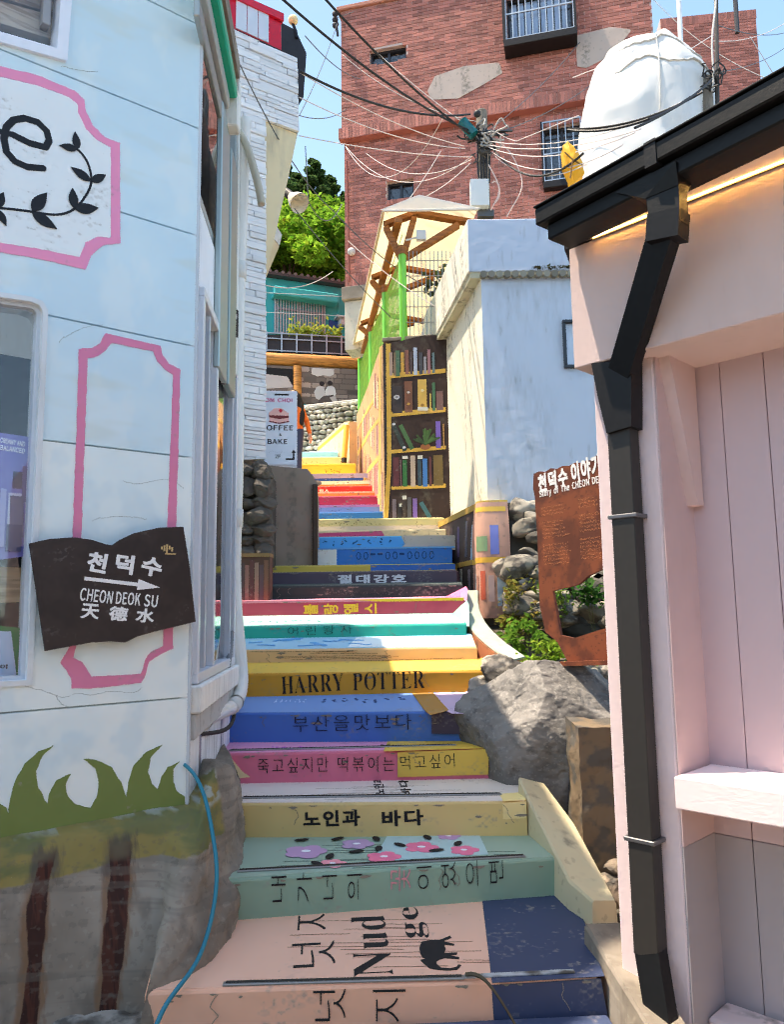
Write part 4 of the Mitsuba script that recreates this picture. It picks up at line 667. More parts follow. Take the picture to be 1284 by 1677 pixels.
# side wall: low parapet wall, lower window, upper glazed part
bl = 1.58
bw = sbox(0, .55, bl, 3.6).difference(sbox(.10, 1.22, 1.49, 3.14))
part(cafe, 'side_wall', prism(B, bw, -.14, -.002), 'plaster', (226, 230, 232))
part(cafe, 'corner_trim', bbox(B, .0, .03, .62, 5.4, -.002, .012), 'plain', (182, 190, 196))
def window(parent, name, fr, u0, u1, v0, v1, w=.02, depth=.07, bw=.045, col=(200, 206, 214), mull=(), label=None, glass='pane', inner=None, trans=()):
    k = part(parent, name, cat([bbox(fr, u0, u1, v0, v0 + bw, w - depth, w, .004), bbox(fr, u0, u1, v1 - bw, v1, w - depth, w, .004), bbox(fr, u0, u0 + bw, v0 + bw, v1 - bw, w - depth, w - .001, .004), bbox(fr, u1 - bw, u1, v0 + bw, v1 - bw, w - depth, w - .001, .004)]), 'gloss', col, label=label)
    for q in mull: part(k, 'mullion', bbox(fr, q - bw * .6, q + bw * .6, v0 + bw, v1 - bw, w - depth + .004, w - .006, .004), 'gloss', col)
    for q in trans: part(k, 'transom', bbox(fr, u0 + bw, u1 - bw, q - bw * .4, q + bw * .4, w - depth + .004, w - .004, .004), 'gloss', col)
    part(k, 'pane', prism(fr, sbox(u0 + bw * .5, v0 + bw * .5, u1 - bw * .5, v1 - bw * .5), w - depth * .55, w - depth * .55 + .0005) if False else fr.put(trimesh.Trimesh([[u0 + bw * .5, v0 + bw * .5, w - depth * .55], [u1 - bw * .5, v0 + bw * .5, w - depth * .55], [u1 - bw * .5, v1 - bw * .5, w - depth * .55], [u0 + bw * .5, v1 - bw * .5, w - depth * .55]], [[0, 1, 2], [0, 2, 3]], process=False)), glass)
    if inner is not None: part(k, 'dark_room_sheet', bbox(fr, u0 + .01, u1 - .01, v0 + .01, v1 - .01, w - depth - .06, w - depth - .03), 'plain', inner)  # dark sheet behind the glass stands in for the unlit room
    return k
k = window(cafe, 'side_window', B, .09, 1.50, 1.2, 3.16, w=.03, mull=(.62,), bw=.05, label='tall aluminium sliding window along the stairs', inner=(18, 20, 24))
for q in (.34, 1.30): part(k, 'sash_stile', bbox(B, q - .016, q + .016, 1.26, 3.10, -.02, .022, .003), 'gloss', (176, 184, 194))
part(cafe, 'window_sill', bbox(B, .04, 1.52, 1.07, 1.195, -.02, .055, .008), 'plaster', (228, 226, 218))
part(cafe, 'sill_beam', bbox(B, .05, 1.51, .95, 1.065, -.06, .03, .006), 'stained', (176, 176, 172))
# under the sill: short steel legs and a dark gap
for q in (.35, 1.1): part(cafe, 'steel_leg', bbox(B, q, q + .06, .62, .95, -.06, .0, .004), 'metal', (180, 182, 184))
# upper glazing with the canopy edge
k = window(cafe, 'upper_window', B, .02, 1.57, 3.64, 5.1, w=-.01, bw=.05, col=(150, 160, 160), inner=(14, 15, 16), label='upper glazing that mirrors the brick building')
gp0 = [(0.582, 3.264), (0.909, 3.398), (1.227, 3.528)]; gg = [(0.758, 4.709), (0.808, 4.5)]
u1_, u2_, u3_ = gp0[0][0], gp0[1][0], gp0[2][0]
part(cafe, 'grey_post', bbox(B, u1_, u2_ - .01, 2.9, gg[1][1] + .02, .0, .035, .006), 'metal', (176, 188, 186)); part(cafe, 'grey_post', bbox(B, u2_ + .01, u3_, 2.9, gg[1][1] - .06, .0, .045, .006), 'metal', (160, 172, 168))
part(cafe, 'post_seam', bbox(B, u2_ - .01, u2_ + .01, 2.9, gg[1][1] - .1, .0, .02), 'plain', (60, 64, 62))
ue = gg[0][0]
part(cafe, 'eave_beam', bbox(B, -.2, ue - .05, gg[0][1] - .16, gg[0][1] - .07, .0, .055, .006), 'metal', (196, 196, 190)); part(cafe, 'eave_beam', bbox(B, -.2, ue - .1, gg[0][1] - .30, gg[0][1] - .20, .0, .03, .006), 'metal', (170, 172, 166))
part(cafe, 'gutter', bbox(B, -.4, ue, gg[0][1] - .055, gg[0][1] + .03, .02, .095, .01), 'gloss', (16, 170, 134), label='green plastic gutter along the eave')
part(cafe, 'gutter_box', bbox(B, ue + .01, ue + .12, gg[0][1] - .22, gg[0][1] + .02, .0, .10, .01), 'plaster', (226, 226, 218))
corner = [(-3.4, 0), (0, 0)]
c3 = A.P([-3.4, 0], [0, 0], 0); cb = B.P([1.62], [0], 0)[0]
part(cafe, 'roof', prism(FLAT, [tuple(c3[0][:2] - V(.1, .25)), tuple(c3[1][:2] + V(.0, -.04)), tuple(cb[:2] + V(.0, 0)), (-6.5, 5.4), (-6.5, 1.6)], 5.4, 5.55), 'concrete')
part(cafe, 'added_shade_block', prism(FLAT, [(-1.42, 5.34), (-1.44, 6.15), (-1.75, 6.3), (-4.5, 5.9), (-4.5, 5.5)], .5, 5.0), 'plaster', (210, 212, 208)); part(cafe, 'added_shade_storey', prism(FLAT, [tuple(A.P(-.5, 0, -.25)[:2]), tuple(A.P(-3.2, 0, -.25)[:2]), (-6, 1.8), (-6, 3.2)], 5.55, 8.2), 'plaster', (206, 214, 216)); part(cafe, 'rear_wall', prism(FLAT, [tuple(B.P(bl, 0, 0)[:2]), tuple(B.P(bl + .12, 0, 0)[:2]), (-6.5, 5.6), (-6.5, 5.45)], .3, 5.4), 'plaster', (210, 212, 208))  # rear block and upper storey: added, unseen, shaped to shade treads and kerb
part(cafe, 'floor', prism(FLAT, [tuple(A.P(-3.4, 0, -.2)[:2]), tuple(A.P(-.05, 0, -.2)[:2]), tuple(B.P(bl, 0, -.15)[:2]), (-6.5, 5.4)], .7, .8), 'plain', (90, 84, 76))
# left shop window: frame, pane, what stands behind it
kw = part(cafe, 'shop_window', prism(A, Polygon(low_win).buffer(.004).difference(Polygon(low_win).buffer(-.018)), -.09, .012), 'plaster', (214, 220, 222), label='white framed shop window')
part(kw, 'frame', prism(A, Polygon(low_win).buffer(-.018).difference(Polygon(low_win).buffer(-.034)), -.07, -.02), 'gloss', (196, 204, 212))
lw = np.array(Polygon(low_win).buffer(-.028).exterior.coords)[:-1]
part(kw, 'pane', A.put(trimesh.Trimesh(*(lambda m: (np.c_[m[0], np.full(len(m[0]), -.04)], m[1]))(trimesh.creation.triangulate_polygon(Polygon(lw), engine='earcut')), process=False)), 'pane')
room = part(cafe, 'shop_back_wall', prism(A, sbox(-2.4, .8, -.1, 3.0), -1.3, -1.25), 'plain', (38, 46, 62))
pp = [(-0.945, 2.309), (-0.685, 2.302), (-0.672, 1.785), (-0.916, 1.74)]
po = solo('shop_poster', prism(A, pp, -.145, -.14), 'print', (120, 118, 190), label='violet poster of bottles inside the left shop window', cat='poster')
def on_p(pts, col, lift=.002): part(po, 'print', prism(A, pts, -.14 + lift - .002, -.14 + lift), 'print', col)
for q, (x, y, w_, h_) in enumerate(((22, 770, 16, 28), (16, 806, 24, 80), (2, 800, 10, 95), (38, 760, 8, 60), (15, 858, 26, 44))):
    r = [(-0.798, 2.144), (-0.775, 2.147), (-0.797, 2.118)]
    sx, sy = r[1][0] - r[0][0], r[0][1] - r[2][1]; u0, v0 = r[0]
    ua, va = u0 + sx * x / 10, v0 - sy * (y - 770) / 10
    on_p(sbox(ua, va - sy * h_ / 10, ua + sx * w_ / 10, va), ((60, 62, 92), (204, 206, 226), (168, 170, 214), (92, 92, 140), (72, 76, 110))[q], .002 + .0015 * (q + 1))
on_p([(-0.756, 2.038), (-0.703, 2.037), (-0.697, 1.863), (-0.75, 1.86)], (96, 98, 128), .0095)
tx = [(-0.804, 2.263), (-0.707, 2.256), (-0.802, 2.231), (-0.706, 2.226)]
part(po, 'lettering', lay(A, latin('CREAMY AND', True), tx[0], tx[1], .022, -.139), 'print', (232, 234, 240))
part(po, 'lettering', lay(A, latin('BALANCED', True), tx[2], tx[3], .022, -.139), 'print', (232, 234, 240))
sh = [(-0.89, 1.749), (-0.643, 1.742), (-0.636, 1.593), (-0.881, 1.581)]
sf = thing('shop_shelf', 'pale wooden shelf front inside the left shop window', 'shelf')
shape(sf + '__board', prism(A, sh, -.33, -.3), 'timber', (206, 180, 140)); shape(sf + '__post', bbox(A, -.93, -.9, .8, 1.7, -.36, -.331), 'timber', (178, 150, 108))
gs = [(-0.901, 1.51), (-0.686, 1.48), (-0.668, 1.25), (-0.888, 1.255)]; gi = [(-0.9, 1.478), (-0.721, 1.466), (-0.691, 1.277), (-0.89, 1.28)]
kgs = solo('green_notice', prism(A, gs, -.18, -.16), 'gloss', (20, 120, 62), label='green framed notice leaning in the left shop window', cat='notice')
part(kgs, 'sheet', prism(A, gi, -.16, -.157), 'print', (196, 214, 236))
tt = [(-0.756, 1.311), (-0.729, 1.312)]; part(kgs, 'lettering', lay(A, gtext('이', fat=2), tt[0], tt[1], .02, -.157), 'print', INK)
# a dim row of bottles on a shelf behind the glass
for q in range(5):
    c = A.P(-1.02 + .075 * q, 1.92, -.7); prof = [(0, 0), (.03, 0), (.032, .02), (.032, .14), (.012, .18), (.012, .22), (0, .22)]
    m = trimesh.creation.revolve(prof, sections=14); solo('glass_bottle', move(m, c), 'gloss', ((84, 86, 90), (110, 104, 96), (92, 96, 108))[q % 3], label='bottle on the dim shelf behind the left shop window', cat='bottle', group='bottles behind the shop window')
part(cafe, 'bottle_shelf', bbox(A, -1.9, -.5, 1.895, 1.918, -1.2, -.5), 'timber', (120, 108, 96))
# upper left window
uw = up_win
ku = part(cafe, 'upstairs_window', prism(A, Polygon(uw).buffer(.012).difference(Polygon(uw).buffer(-.035)), -.12, .02), 'gloss', (222, 226, 234), label='white framed upstairs window')
part(ku, 'pane', A.put(trimesh.Trimesh(*(lambda m: (np.c_[m[0], np.full(len(m[0]), -.08)], m[1]))(trimesh.creation.triangulate_polygon(Polygon(uw).buffer(-.03), engine='earcut')), process=False)), 'pane')
part(ku, 'frame', bbox(A, uw[2][0] - .085, uw[2][0] - .05, 4.2, 5.0, -.11, -.05, .003), 'gloss', (150, 152, 156))
part(ku, 'board', prism(A, [(-1.091, 4.313), (-0.68, 4.54), (-0.657, 4.355), (-1.09, 4.285)], -.2, -.16), 'timber', (176, 168, 156)); part(ku, 'board', prism(A, [(-1.088, 4.256), (-0.661, 4.334), (-0.662, 4.213), (-1.083, 4.159)], -.2, -.15), 'timber', (190, 178, 160))
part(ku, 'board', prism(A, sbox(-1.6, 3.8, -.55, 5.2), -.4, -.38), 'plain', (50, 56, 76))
# painted pictures on the front: the pink lettering panel, the pink frame, the grass
def paint_on(name, pts, col, w, lab=None, smooth=0):
    poly = pts if not isinstance(pts, list) else Polygon(pts)
    g = np.random.default_rng(len(scene)); jit = lambda r: np.array(r.segmentize(.025).coords)[:-1] + g.normal(size=(len(r.segmentize(.025).coords) - 1, 2)) * .0011
    if name != 'painted_letter' and name != 'painted_branch': poly = shapely.union_all([Polygon(jit(q.exterior), [jit(h) for h in q.interiors]).buffer(0) for q in getattr(poly.buffer(0), 'geoms', [poly.buffer(0)])])   # brushed by hand
    part(cafe, name, prism(A, poly.buffer(0), w, w + .002), 'paint' if name != 'painted_letter' and name != 'painted_branch' else 'print', col, label=lab)
PINK = (232, 140, 178)
pan_o = [(-1.111, 3.815), (-0.907, 3.871), (-0.761, 3.898), (-0.599, 3.893), (-0.555, 3.867), (-0.545, 3.81), (-0.513, 3.757), (-0.457, 3.722), (-0.389, 3.718), (-0.371, 3.228), (-0.45, 3.198), (-0.502, 3.13), (-0.521, 3.062), (-0.726, 3.055), (-1.07, 3.024)]
pan_i = [(-1.109, 3.775), (-0.905, 3.824), (-0.759, 3.849), (-0.624, 3.852), (-0.584, 3.833), (-0.58, 3.793), (-0.545, 3.729), (-0.495, 3.695), (-0.43, 3.681), (-0.416, 3.244), (-0.473, 3.232), (-0.526, 3.187), (-0.549, 3.111), (-0.727, 3.099), (-1.071, 3.06)]
paint_on('painted_panel', pan_i, (226, 231, 231), .001); paint_on('painted_frame', Polygon(pan_o).difference(Polygon(pan_i)), PINK, .0015, 'pink painted border of the lettering panel')
fo = [(-0.426, 2.787), (-0.167, 2.781), (-0.16, 2.741), (-0.124, 2.703), (-0.069, 2.684), (-0.075, 1.373), (-0.129, 1.353), (-0.187, 1.319), (-0.202, 1.255), (-0.22, 1.23), (-0.443, 1.222), (-0.513, 1.227), (-0.517, 1.27), (-0.548, 1.317), (-0.563, 1.335), (-0.529, 1.397), (-0.537, 2.69), (-0.482, 2.707), (-0.446, 2.737)]
fi = [(-0.397, 2.748), (-0.205, 2.747), (-0.183, 2.704), (-0.144, 2.67), (-0.104, 2.653), (-0.121, 1.495), (-0.121, 1.386), (-0.174, 1.366), (-0.201, 1.33), (-0.221, 1.27), (-0.432, 1.27), (-0.451, 1.301), (-0.477, 1.333), (-0.51, 1.355), (-0.495, 1.421), (-0.499, 2.653), (-0.454, 2.673), (-0.421, 2.709)]
paint_on('painted_frame', Polygon(fo).difference(Polygon(fi)), (214, 122, 158), .0015, 'tall pink painted frame')
cl = [(-0.893, 3.574), (-0.846, 3.579), (-0.777, 3.567), (-0.712, 3.572), (-0.698, 3.609), (-0.71, 3.651), (-0.747, 3.677), (-0.801, 3.674), (-0.844, 3.648), (-0.871, 3.603), (-0.878, 3.55), (-0.866, 3.493), (-0.831, 3.461), (-0.782, 3.454), (-0.718, 3.472)]
paint_on('painted_letter', shapely.LineString(cl[1:]).buffer(.0145, cap_style='round').union(shapely.LineString([cl[0], cl[1]]).buffer(.012)).simplify(.002), (22, 26, 32), .004)
br = [(-0.969, 3.215), (-0.878, 3.234), (-0.759, 3.257), (-0.634, 3.286), (-0.579, 3.33), (-0.534, 3.407), (-0.512, 3.479), (-0.516, 3.522), (-0.534, 3.572), (-0.578, 3.614)]
sp = spline(np.c_[np.array(br), np.zeros(len(br))], 60)[:, :2]
lf = [[(-0.578, 3.614), (-0.592, 3.695)], [(-0.578, 3.614), (-0.657, 3.602)], [(-0.515, 3.484), (-0.604, 3.519)], [(-0.512, 3.482), (-0.448, 3.538)], [(-0.581, 3.329), (-0.593, 3.424)], [(-0.578, 3.327), (-0.475, 3.367)], [(-0.754, 3.261), (-0.698, 3.364)], [(-0.754, 3.253), (-0.649, 3.21)], [(-0.887, 3.231), (-0.869, 3.308)], [(-0.886, 3.223), (-0.851, 3.161)]]
paint_on('painted_branch', shapely.LineString(sp).buffer(.005), (22, 26, 32), .004)
for a, b in lf:
    a, b = V(*a), V(*b); d = b - a; nn = V(-d[1], d[0]); t = np.linspace(0, 1, 12)[:, None]; wv = (np.sin(np.pi * t ** .8) * .22)
    paint_on('painted_branch', Polygon(np.vstack([a + d * t + nn * wv, (a + d * t - nn * wv)[::-1]])), (22, 26, 32), .0065)
grass = [(-0.951, 0.758), (-0.851, 0.808), (-0.765, 0.804), (-0.743, 0.786), (-0.733, 0.762), (-0.731, 0.812), (-0.716, 0.88), (-0.683, 0.945), (-0.634, 0.987), (-0.574, 1.004), (-0.615, 0.97), (-0.64, 0.911), (-0.628, 0.843), (-0.589, 0.778), (-0.585, 0.813), (-0.559, 0.864), (-0.505, 0.883), (-0.523, 0.842), (-0.513, 0.793), (-0.483, 0.759), (-0.418, 0.734), (-0.395, 0.772), (-0.387, 0.832), (-0.404, 0.89), (-0.455, 0.936), (-0.4, 0.924), (-0.337, 0.886), (-0.294, 0.819), (-0.268, 0.75), (-0.264, 0.805), (-0.243, 0.878), (-0.185, 0.933), (-0.113, 0.953), (-0.168, 0.905), (-0.177, 0.844), (-0.159, 0.795), (-0.131, 0.765), (-0.115, 0.815), (-0.088, 0.853), (-0.034, 0.87), (-0.06, 0.844), (-0.061, 0.791), (-0.04, 0.743), (-0.005, 0.714), (0.0, 0.605), (-0.938, 0.517)]
paint_on('painted_grass', grass, (104, 122, 58), .0015, 'olive green painted grass along the foot of the wall')

for cr_pts in ([(-0.696, 1.253), (-0.635, 1.229), (-0.573, 1.204), (-0.543, 1.192), (-0.5, 1.204), (-0.43, 1.193), (-0.363, 1.204), (-0.287, 1.193), (-0.214, 1.209)], [(-0.573, 1.204), (-0.555, 1.173), (-0.522, 1.153)], [(-0.622, 2.706), (-0.563, 2.76), (-0.486, 2.808), (-0.438, 2.825)], [(-0.329, 2.127), (-0.245, 2.118), (-0.154, 2.144), (-0.041, 2.114)], [(-0.455, 1.938), (-0.351, 1.96), (-0.213, 1.958)], [(-0.661, 3.991), (-0.582, 4.003), (-0.501, 4.035)]):
    part(cafe, 'wall_crack', prism(A, shapely.LineString(spline(np.c_[np.array(cr_pts), np.zeros(len(cr_pts))], 30)[:, :2] + np.random.default_rng(3).normal(size=(30, 2)) * .0012).buffer(.0009), .0005, .0012), 'print', (150, 160, 156))
# ---- the iron plate sign on the cafe wall
so = [(-0.719, 1.82), (-0.645, 1.841), (-0.549, 1.853), (-0.474, 1.846), (-0.417, 1.83), (-0.386, 1.826), (-0.355, 1.851), (-0.292, 1.884), (-0.177, 1.915), (-0.067, 1.924), (-0.034, 1.751), (0.001, 1.493), (-0.058, 1.48), (-0.165, 1.459), (-0.266, 1.435), (-0.318, 1.411), (-0.383, 1.418), (-0.459, 1.416), (-0.556, 1.402), (-0.641, 1.388), (-0.683, 1.623)]
sg = solo('book_sign', prism(A, Polygon(so), .06, .072), 'brown_iron', label='dark brown iron sign cut like an open book with white lettering and an arrow', cat='sign')
part(sg, 'bracket', cat([bbox(A, so[0][0] + .12 + .22 * q, so[0][0] + .15 + .22 * q, 1.52, 1.66, 0, .06) for q in (0, 1)]), 'brown_iron')
WH = (226, 226, 224)
for ch, p in zip('천덕수', ([(-0.495, 1.716), (-0.414, 1.702)], [(-0.375, 1.708), (-0.296, 1.699)], [(-0.264, 1.705), (-0.172, 1.687)])): part(sg, 'lettering', lay(A, gtext(ch, fat=4), *p, .085, .072), 'print', WH)
part(sg, 'arrow_print', prism(A, [(-0.499, 1.69), (-0.271, 1.667), (-0.268, 1.683), (-0.171, 1.647), (-0.275, 1.635), (-0.273, 1.651), (-0.499, 1.675)], .072, .074), 'print', WH)
for s, p in (('CHEON', [(-0.516, 1.591), (-0.382, 1.575)]), ('DEOK', [(-0.366, 1.575), (-0.26, 1.567)]), ('SU', [(-0.243, 1.564), (-0.183, 1.558)])): part(sg, 'lettering', lay(A, gtext(s, bold=True), *p, .054, .072), 'print', WH)
for ch, p in zip('天德水', ([(-0.511, 1.518), (-0.436, 1.512)], [(-0.395, 1.508), (-0.316, 1.499)], [(-0.279, 1.498), (-0.198, 1.489)])): part(sg, 'lettering', lay(A, gtext(ch, fat=3), *p, .062, .072), 'print', WH)
g = np.random.default_rng(5); c0 = [(-0.141, 1.817)][0]
part(sg, 'emblem_print', prism(A, shapely.union_all([sbox(c0[0] - .03 + .012 * q, c0[1] - .008 * (q % 3), c0[0] - .022 + .012 * q, c0[1] + .012 + .006 * (2 - abs(q - 2))) for q in range(5)] + [sbox(c0[0] - .01, c0[1] - .022, c0[0] + .04, c0[1] - .016)]), .072, .074), 'print', (190, 160, 110))

# ---- the stained concrete base that the cafe stands on
def ud(u, w, z): return A.P(u, z, w)
rows = [
    [ud(-3.4, .24, -.1), ud(-3.4, .2, .25), ud(-3.4, .13, .5), ud(-3.4, .06, .66), ud(-3.4, -.3, .7)],
    [ud(-1.2, .24, -.1), ud(-1.2, .2, .25), ud(-1.2, .13, .5), ud(-1.2, .05, .66), ud(-1.2, -.3, .7)],
    [ud(-.75, .26, -.1), ud(-.75, .21, .25), ud(-.75, .14, .5), ud(-.75, .05, .665), ud(-.75, -.3, .7)],
    [ud(-.45, .32, -.1), ud(-.45, .25, .25), ud(-.43, .15, .5), ud(-.4, .05, .67), ud(-.4, -.3, .7)],
    [ud(-.26, .42, -.1), ud(-.22, .32, .25), ud(-.16, .16, .52), ud(-.08, .05, .675), ud(-.2, -.3, .7)]]
def wpt(s): return [V(*q) for q in s]
rows += [
    [V(-.95, 2.94, -.1), *wpt([(-0.911, 2.975, 0.182), (-0.864, 3.27, 0.465), (-0.898, 3.6, 0.676)]), V(-1.05, 4.0, .70)],
    [V(-.86, 3.02, -.1), *wpt([(-0.82, 3.06, 0.184), (-0.802, 3.36, 0.459), (-0.878, 3.72, 0.762)]), V(-1.05, 4.1, .71)],
    [V(-.76, 3.2, -.1), *wpt([(-0.729, 3.28, 0.197), (-0.794, 3.5, 0.426), (-0.866, 3.85, 0.808)]), V(-1.1, 4.2, .72)],
    [V(-.72, 3.55, -.1), *wpt([(-0.708, 3.53, 0.257), (-0.761, 3.62, 0.375), (-0.831, 3.98, 0.777)]), V(-1.15, 4.3, .72)],
    [V(-.76, 4.1, .0), *wpt([(-0.795, 4.13, 0.414), (-0.823, 4.2, 0.54), (-0.861, 4.32, 0.661)]), V(-1.2, 4.45, .73)],
    [V(-.9, 4.5, .1), *wpt([(-0.871, 4.42, 0.618), (-0.946, 4.6, 0.674), (-1.023, 4.72, 0.743)]), V(-1.3, 4.8, .73)],
    [V(-1.1, 5.2, .3), V(-1.12, 5.2, .6), V(-1.13, 5.2, .66), V(-1.15, 5.2, .72), V(-1.5, 5.3, .73)]]
P = np.array(rows); m0, m1 = P.shape[:2]
# densify by splines in both directions, then break the surface with noise
sa = np.r_[0, np.cumsum([max(.1, np.linalg.norm(P[q + 1, 2] - P[q, 2])) for q in range(m0 - 1)])]
from scipy.interpolate import PchipInterpolator
Pd = PchipInterpolator(sa, P, axis=0)(np.linspace(0, sa[-1], 420)); Pd = PchipInterpolator(np.arange(m1), Pd, axis=1)(np.linspace(0, m1 - 1, 90))
vv = Pd.reshape(-1, 3); n_, m_ = Pd.shape[:2]
i, j = np.meshgrid(np.arange(n_ - 1), np.arange(m_ - 1), indexing='ij'); q = i * m_ + j
ff = np.stack([q, q + m_, q + m_ + 1, q + 1], -1).reshape(-1, 4)
mm = trimesh.Trimesh(vv, np.vstack([ff[:, [0, 1, 2]], ff[:, [0, 2, 3]]]), process=False)
side_ = np.clip((.70 - vv[:, 2]) / .06, 0, 1) * np.clip((vv[:, 0] + 1.02) / .12, 0, 1) * np.clip((vv[:, 1] - 2.9) / .2, 0, 1)   # the broken flank along the stairs is rougher than the cast front
nz = (meshkit.fbm(vv * 5, 4, 3) - .5) * (.012 + .05 * side_) + (meshkit.fbm(vv * 20, 4, 9) - .5) * (.005 + .025 * side_)
mm = trimesh.Trimesh(vv + mm.vertex_normals * nz[:, None], mm.faces, process=False)
solo('concrete_plinth', mm, 'plinth', smooth=True, label='rust streaked concrete base under the blue wall with an old green painted edge', cat='wall base')

# ================================================================ the white stone clad tower behind it
tw = thing('stone_clad_house', 'tall house clad in white split stone strips with a bay over the stairs', 'building')
g = np.random.default_rng(21)
low = Polygon([(-0.8, 2.891), (0.007, 2.998), (-0.02, 6.566), (-0.876, 6.505)]); upr = Polygon([(-1.053, 6.499), (-0.199, 6.52), (0.355, 6.517), (0.332, 7.352), (0.147, 7.346), (-0.476, 7.364), (-1.073, 7.383)])
part(tw, 'core', prism(TW, low.union(upr), -1.75, -.022), 'plaster', (168, 168, 164))
strips = []
for poly, (u0, u1) in ((low, (-.62, 0)), (upr, (-.75, .36))):
    z = poly.bounds[1]
    while z < poly.bounds[3]:
        h = g.uniform(.035, .075); u = u0 - g.uniform(0, .2)
        while u < u1:
            L = g.uniform(.18, .55); r = sbox(u, z, u + L - .007, z + h - .008).intersection(poly)
            if r.area > 2e-4 and r.geom_type == 'Polygon': strips.append((r, g.uniform(-.004, .016), g.uniform(.9, 1.0)))
            u += L
        z += h
def strip_mesh(r, o):
    m = prism(TW, r, -.022, .008 + o); return m
strips.sort(key=lambda s: -s[0].area)
for r, o, t in strips[:290]: part(tw, 'stone_strip', strip_mesh(r, o), 'clad', np.array((236, 238, 240)) * t)
if strips[290:]: part(tw, 'stone_strips', cat([strip_mesh(r, o) for r, o, t in strips[290:]]), 'clad', (232, 234, 236), kind='stuff')
BOUNCE_CREAM = (222, 204, 164)  # cream holds the warm light bounced onto the soffits
part(tw, 'bay_soffit', prism(TW, Polygon([(-0.019, 6.519), (0.355, 6.51), (0.25, 5.985), (0.006, 4.867)]), -1.2, -.025), 'plaster', BOUNCE_CREAM, label='underside of the bay toned cream with bounced light')
part(tw, 'balcony', prism(TW, [(0.35, 6.056), (0.425, 6.048), (0.594, 5.836), (0.564, 5.702), (0.351, 5.88)], -1.5, -.9), 'plaster', (226, 228, 228)); part(tw, 'balcony_soffit', prism(TW, [(0.351, 5.873), (0.564, 5.694), (0.401, 5.274), (0.356, 5.263)], -1.5, -.905), 'plaster', BOUNCE_CREAM)
rb = thing('roof_box', 'red rooftop hut with pale grey doors and a black tarred side', 'rooftop hut')
shape(rb + '__wall', prism(TW, [(-0.557, 7.624), (-0.482, 7.727), (0.146, 7.682), (0.154, 7.362), (-0.477, 7.384), (-0.553, 7.384)], -.6, .0), 'gloss', (200, 22, 48)); used[rb + '__wall'] = 0
db = [(-0.358, 7.71), (0.006, 7.697), (0.008, 7.384), (-0.36, 7.395)]
for q in range(3):
    a = [np.array(db[0]) + (np.array(db[1]) - np.array(db[0])) * t for t in (q / 3 + .012, (q + 1) / 3 - .012)]; b = [np.array(db[3]) + (np.array(db[2]) - np.array(db[3])) * t for t in (q / 3 + .012, (q + 1) / 3 - .012)]
    part(rb, 'door_panel', prism(TW, [a[0], a[1], b[1], b[0]], .0, .012), 'plain', (202, 208, 218))
part(rb, 'eave_trim', prism(TW, [(-0.578, 7.762), (-0.476, 7.77), (0.166, 7.776), (0.167, 7.691), (-0.475, 7.703), (-0.577, 7.695)], -.62, .03), 'gloss', (206, 30, 54))
part(rb, 'tarred_side', prism(TW, [(0.27, 7.913), (0.44, 7.9), (0.575, 7.677), (0.538, 7.134), (0.486, 7.027), (0.463, 7.556), (0.271, 7.564)], -.9, -.25), 'plain', (34, 30, 32))
part(rb, 'base_trim', prism(TW, [(-0.553, 7.384), (0.147, 7.36), (0.147, 7.318), (-0.553, 7.344)], -.6, .01), 'plain', (30, 28, 30))
lp = [(-1.018, 7.75, 8.018)][0]
gl = solo('globe_lamp', move(trimesh.creation.icosphere(3, .055), lp), 'gloss', (244, 214, 150), smooth=True, label='cream glass globe lamp on the black hut side', cat='lamp')
part(gl, 'stem', tube([np.array(lp) - V(0, 0, .05), np.array(lp) - V(-.03, 0, .14), np.array(lp) - V(-.04, 0, .22)], .018), 'metal', (40, 38, 40))
# flood lamp on a bracket in front of the trees
fl = thing('flood_lamp', 'round white reflector lamp on a black bracket below the bay', 'lamp')
c = np.array([(-1.095, 8.6, 6.385)][0]); ax = V(.55, -.45, -.70); ax /= np.linalg.norm(ax)
prof = [(.0, -.13), (.04, -.13), (.06, -.08), (.105, .02), (.125, .10), (.115, .10), (.095, .02), (.05, -.07), (0, -.09)]
m = trimesh.creation.revolve(prof, sections=28); m.apply_transform(trimesh.geometry.align_vectors((0, 0, 1), ax)); shape(fl + '__reflector', move(m, c), 'gloss', (222, 214, 196), True)
shape(fl + '__socket', tube([c - ax * .24, c - ax * .1], [.05, .055], 14), 'plain', (50, 52, 60))
shape(fl + '__bracket', tube(spline([c - ax * .2, c - ax * .2 + V(-.1, 0, -.08), c + V(-.36, .0, -.04)], 10), .012), 'plain', (40, 40, 44))

# ================================================================ stone and panels at the foot of the tower
rk = thing('stone_footing', 'rough dark stone footing under the white clad house', 'wall')
g = np.random.default_rng(31)
pr0 = [(-1.408, 6.9, 2.875), (-1.126, 6.95, 2.824), (-1.11, 6.95, 2.066), (-1.409, 6.9, 2.067)]
xa, xb, za, zb_ = pr0[0][0] - .25, pr0[1][0], pr0[2][2] - .1, pr0[0][2]
shape(rk + '__core', trimesh.creation.box(bounds=[[xa, 6.98, za], [xb - .03, 7.6, zb_ - .05]]), 'stone', (70, 66, 62))
z = za
while z < zb_:
    h = g.uniform(.09, .17); x = xa
    while x < xb:
        w_ = g.uniform(.11, .24); cx = min(x + w_ / 2, xb - w_ * .3)
        if not (z + h / 2 > zb_ - .02): part(rk, 'stone', move(blob(1, int(g.integers(1e6)), (w_ * .6, .12, h * .62), 11, .16, 3, .7), (cx, 6.96 + g.uniform(-.02, .03), z + h / 2)), 'stone', np.array((88, 82, 76)) * g.uniform(.7, 1.15))
        x += w_
    z += h
pn = thing('painted_book_panel', 'dim bookshelf painted on a low block at the left end of the black step', 'mural')
q0 = [(-1.421, 6.75, 2.039), (-1.083, 6.78, 2.037), (-1.08, 6.78, 1.598)]
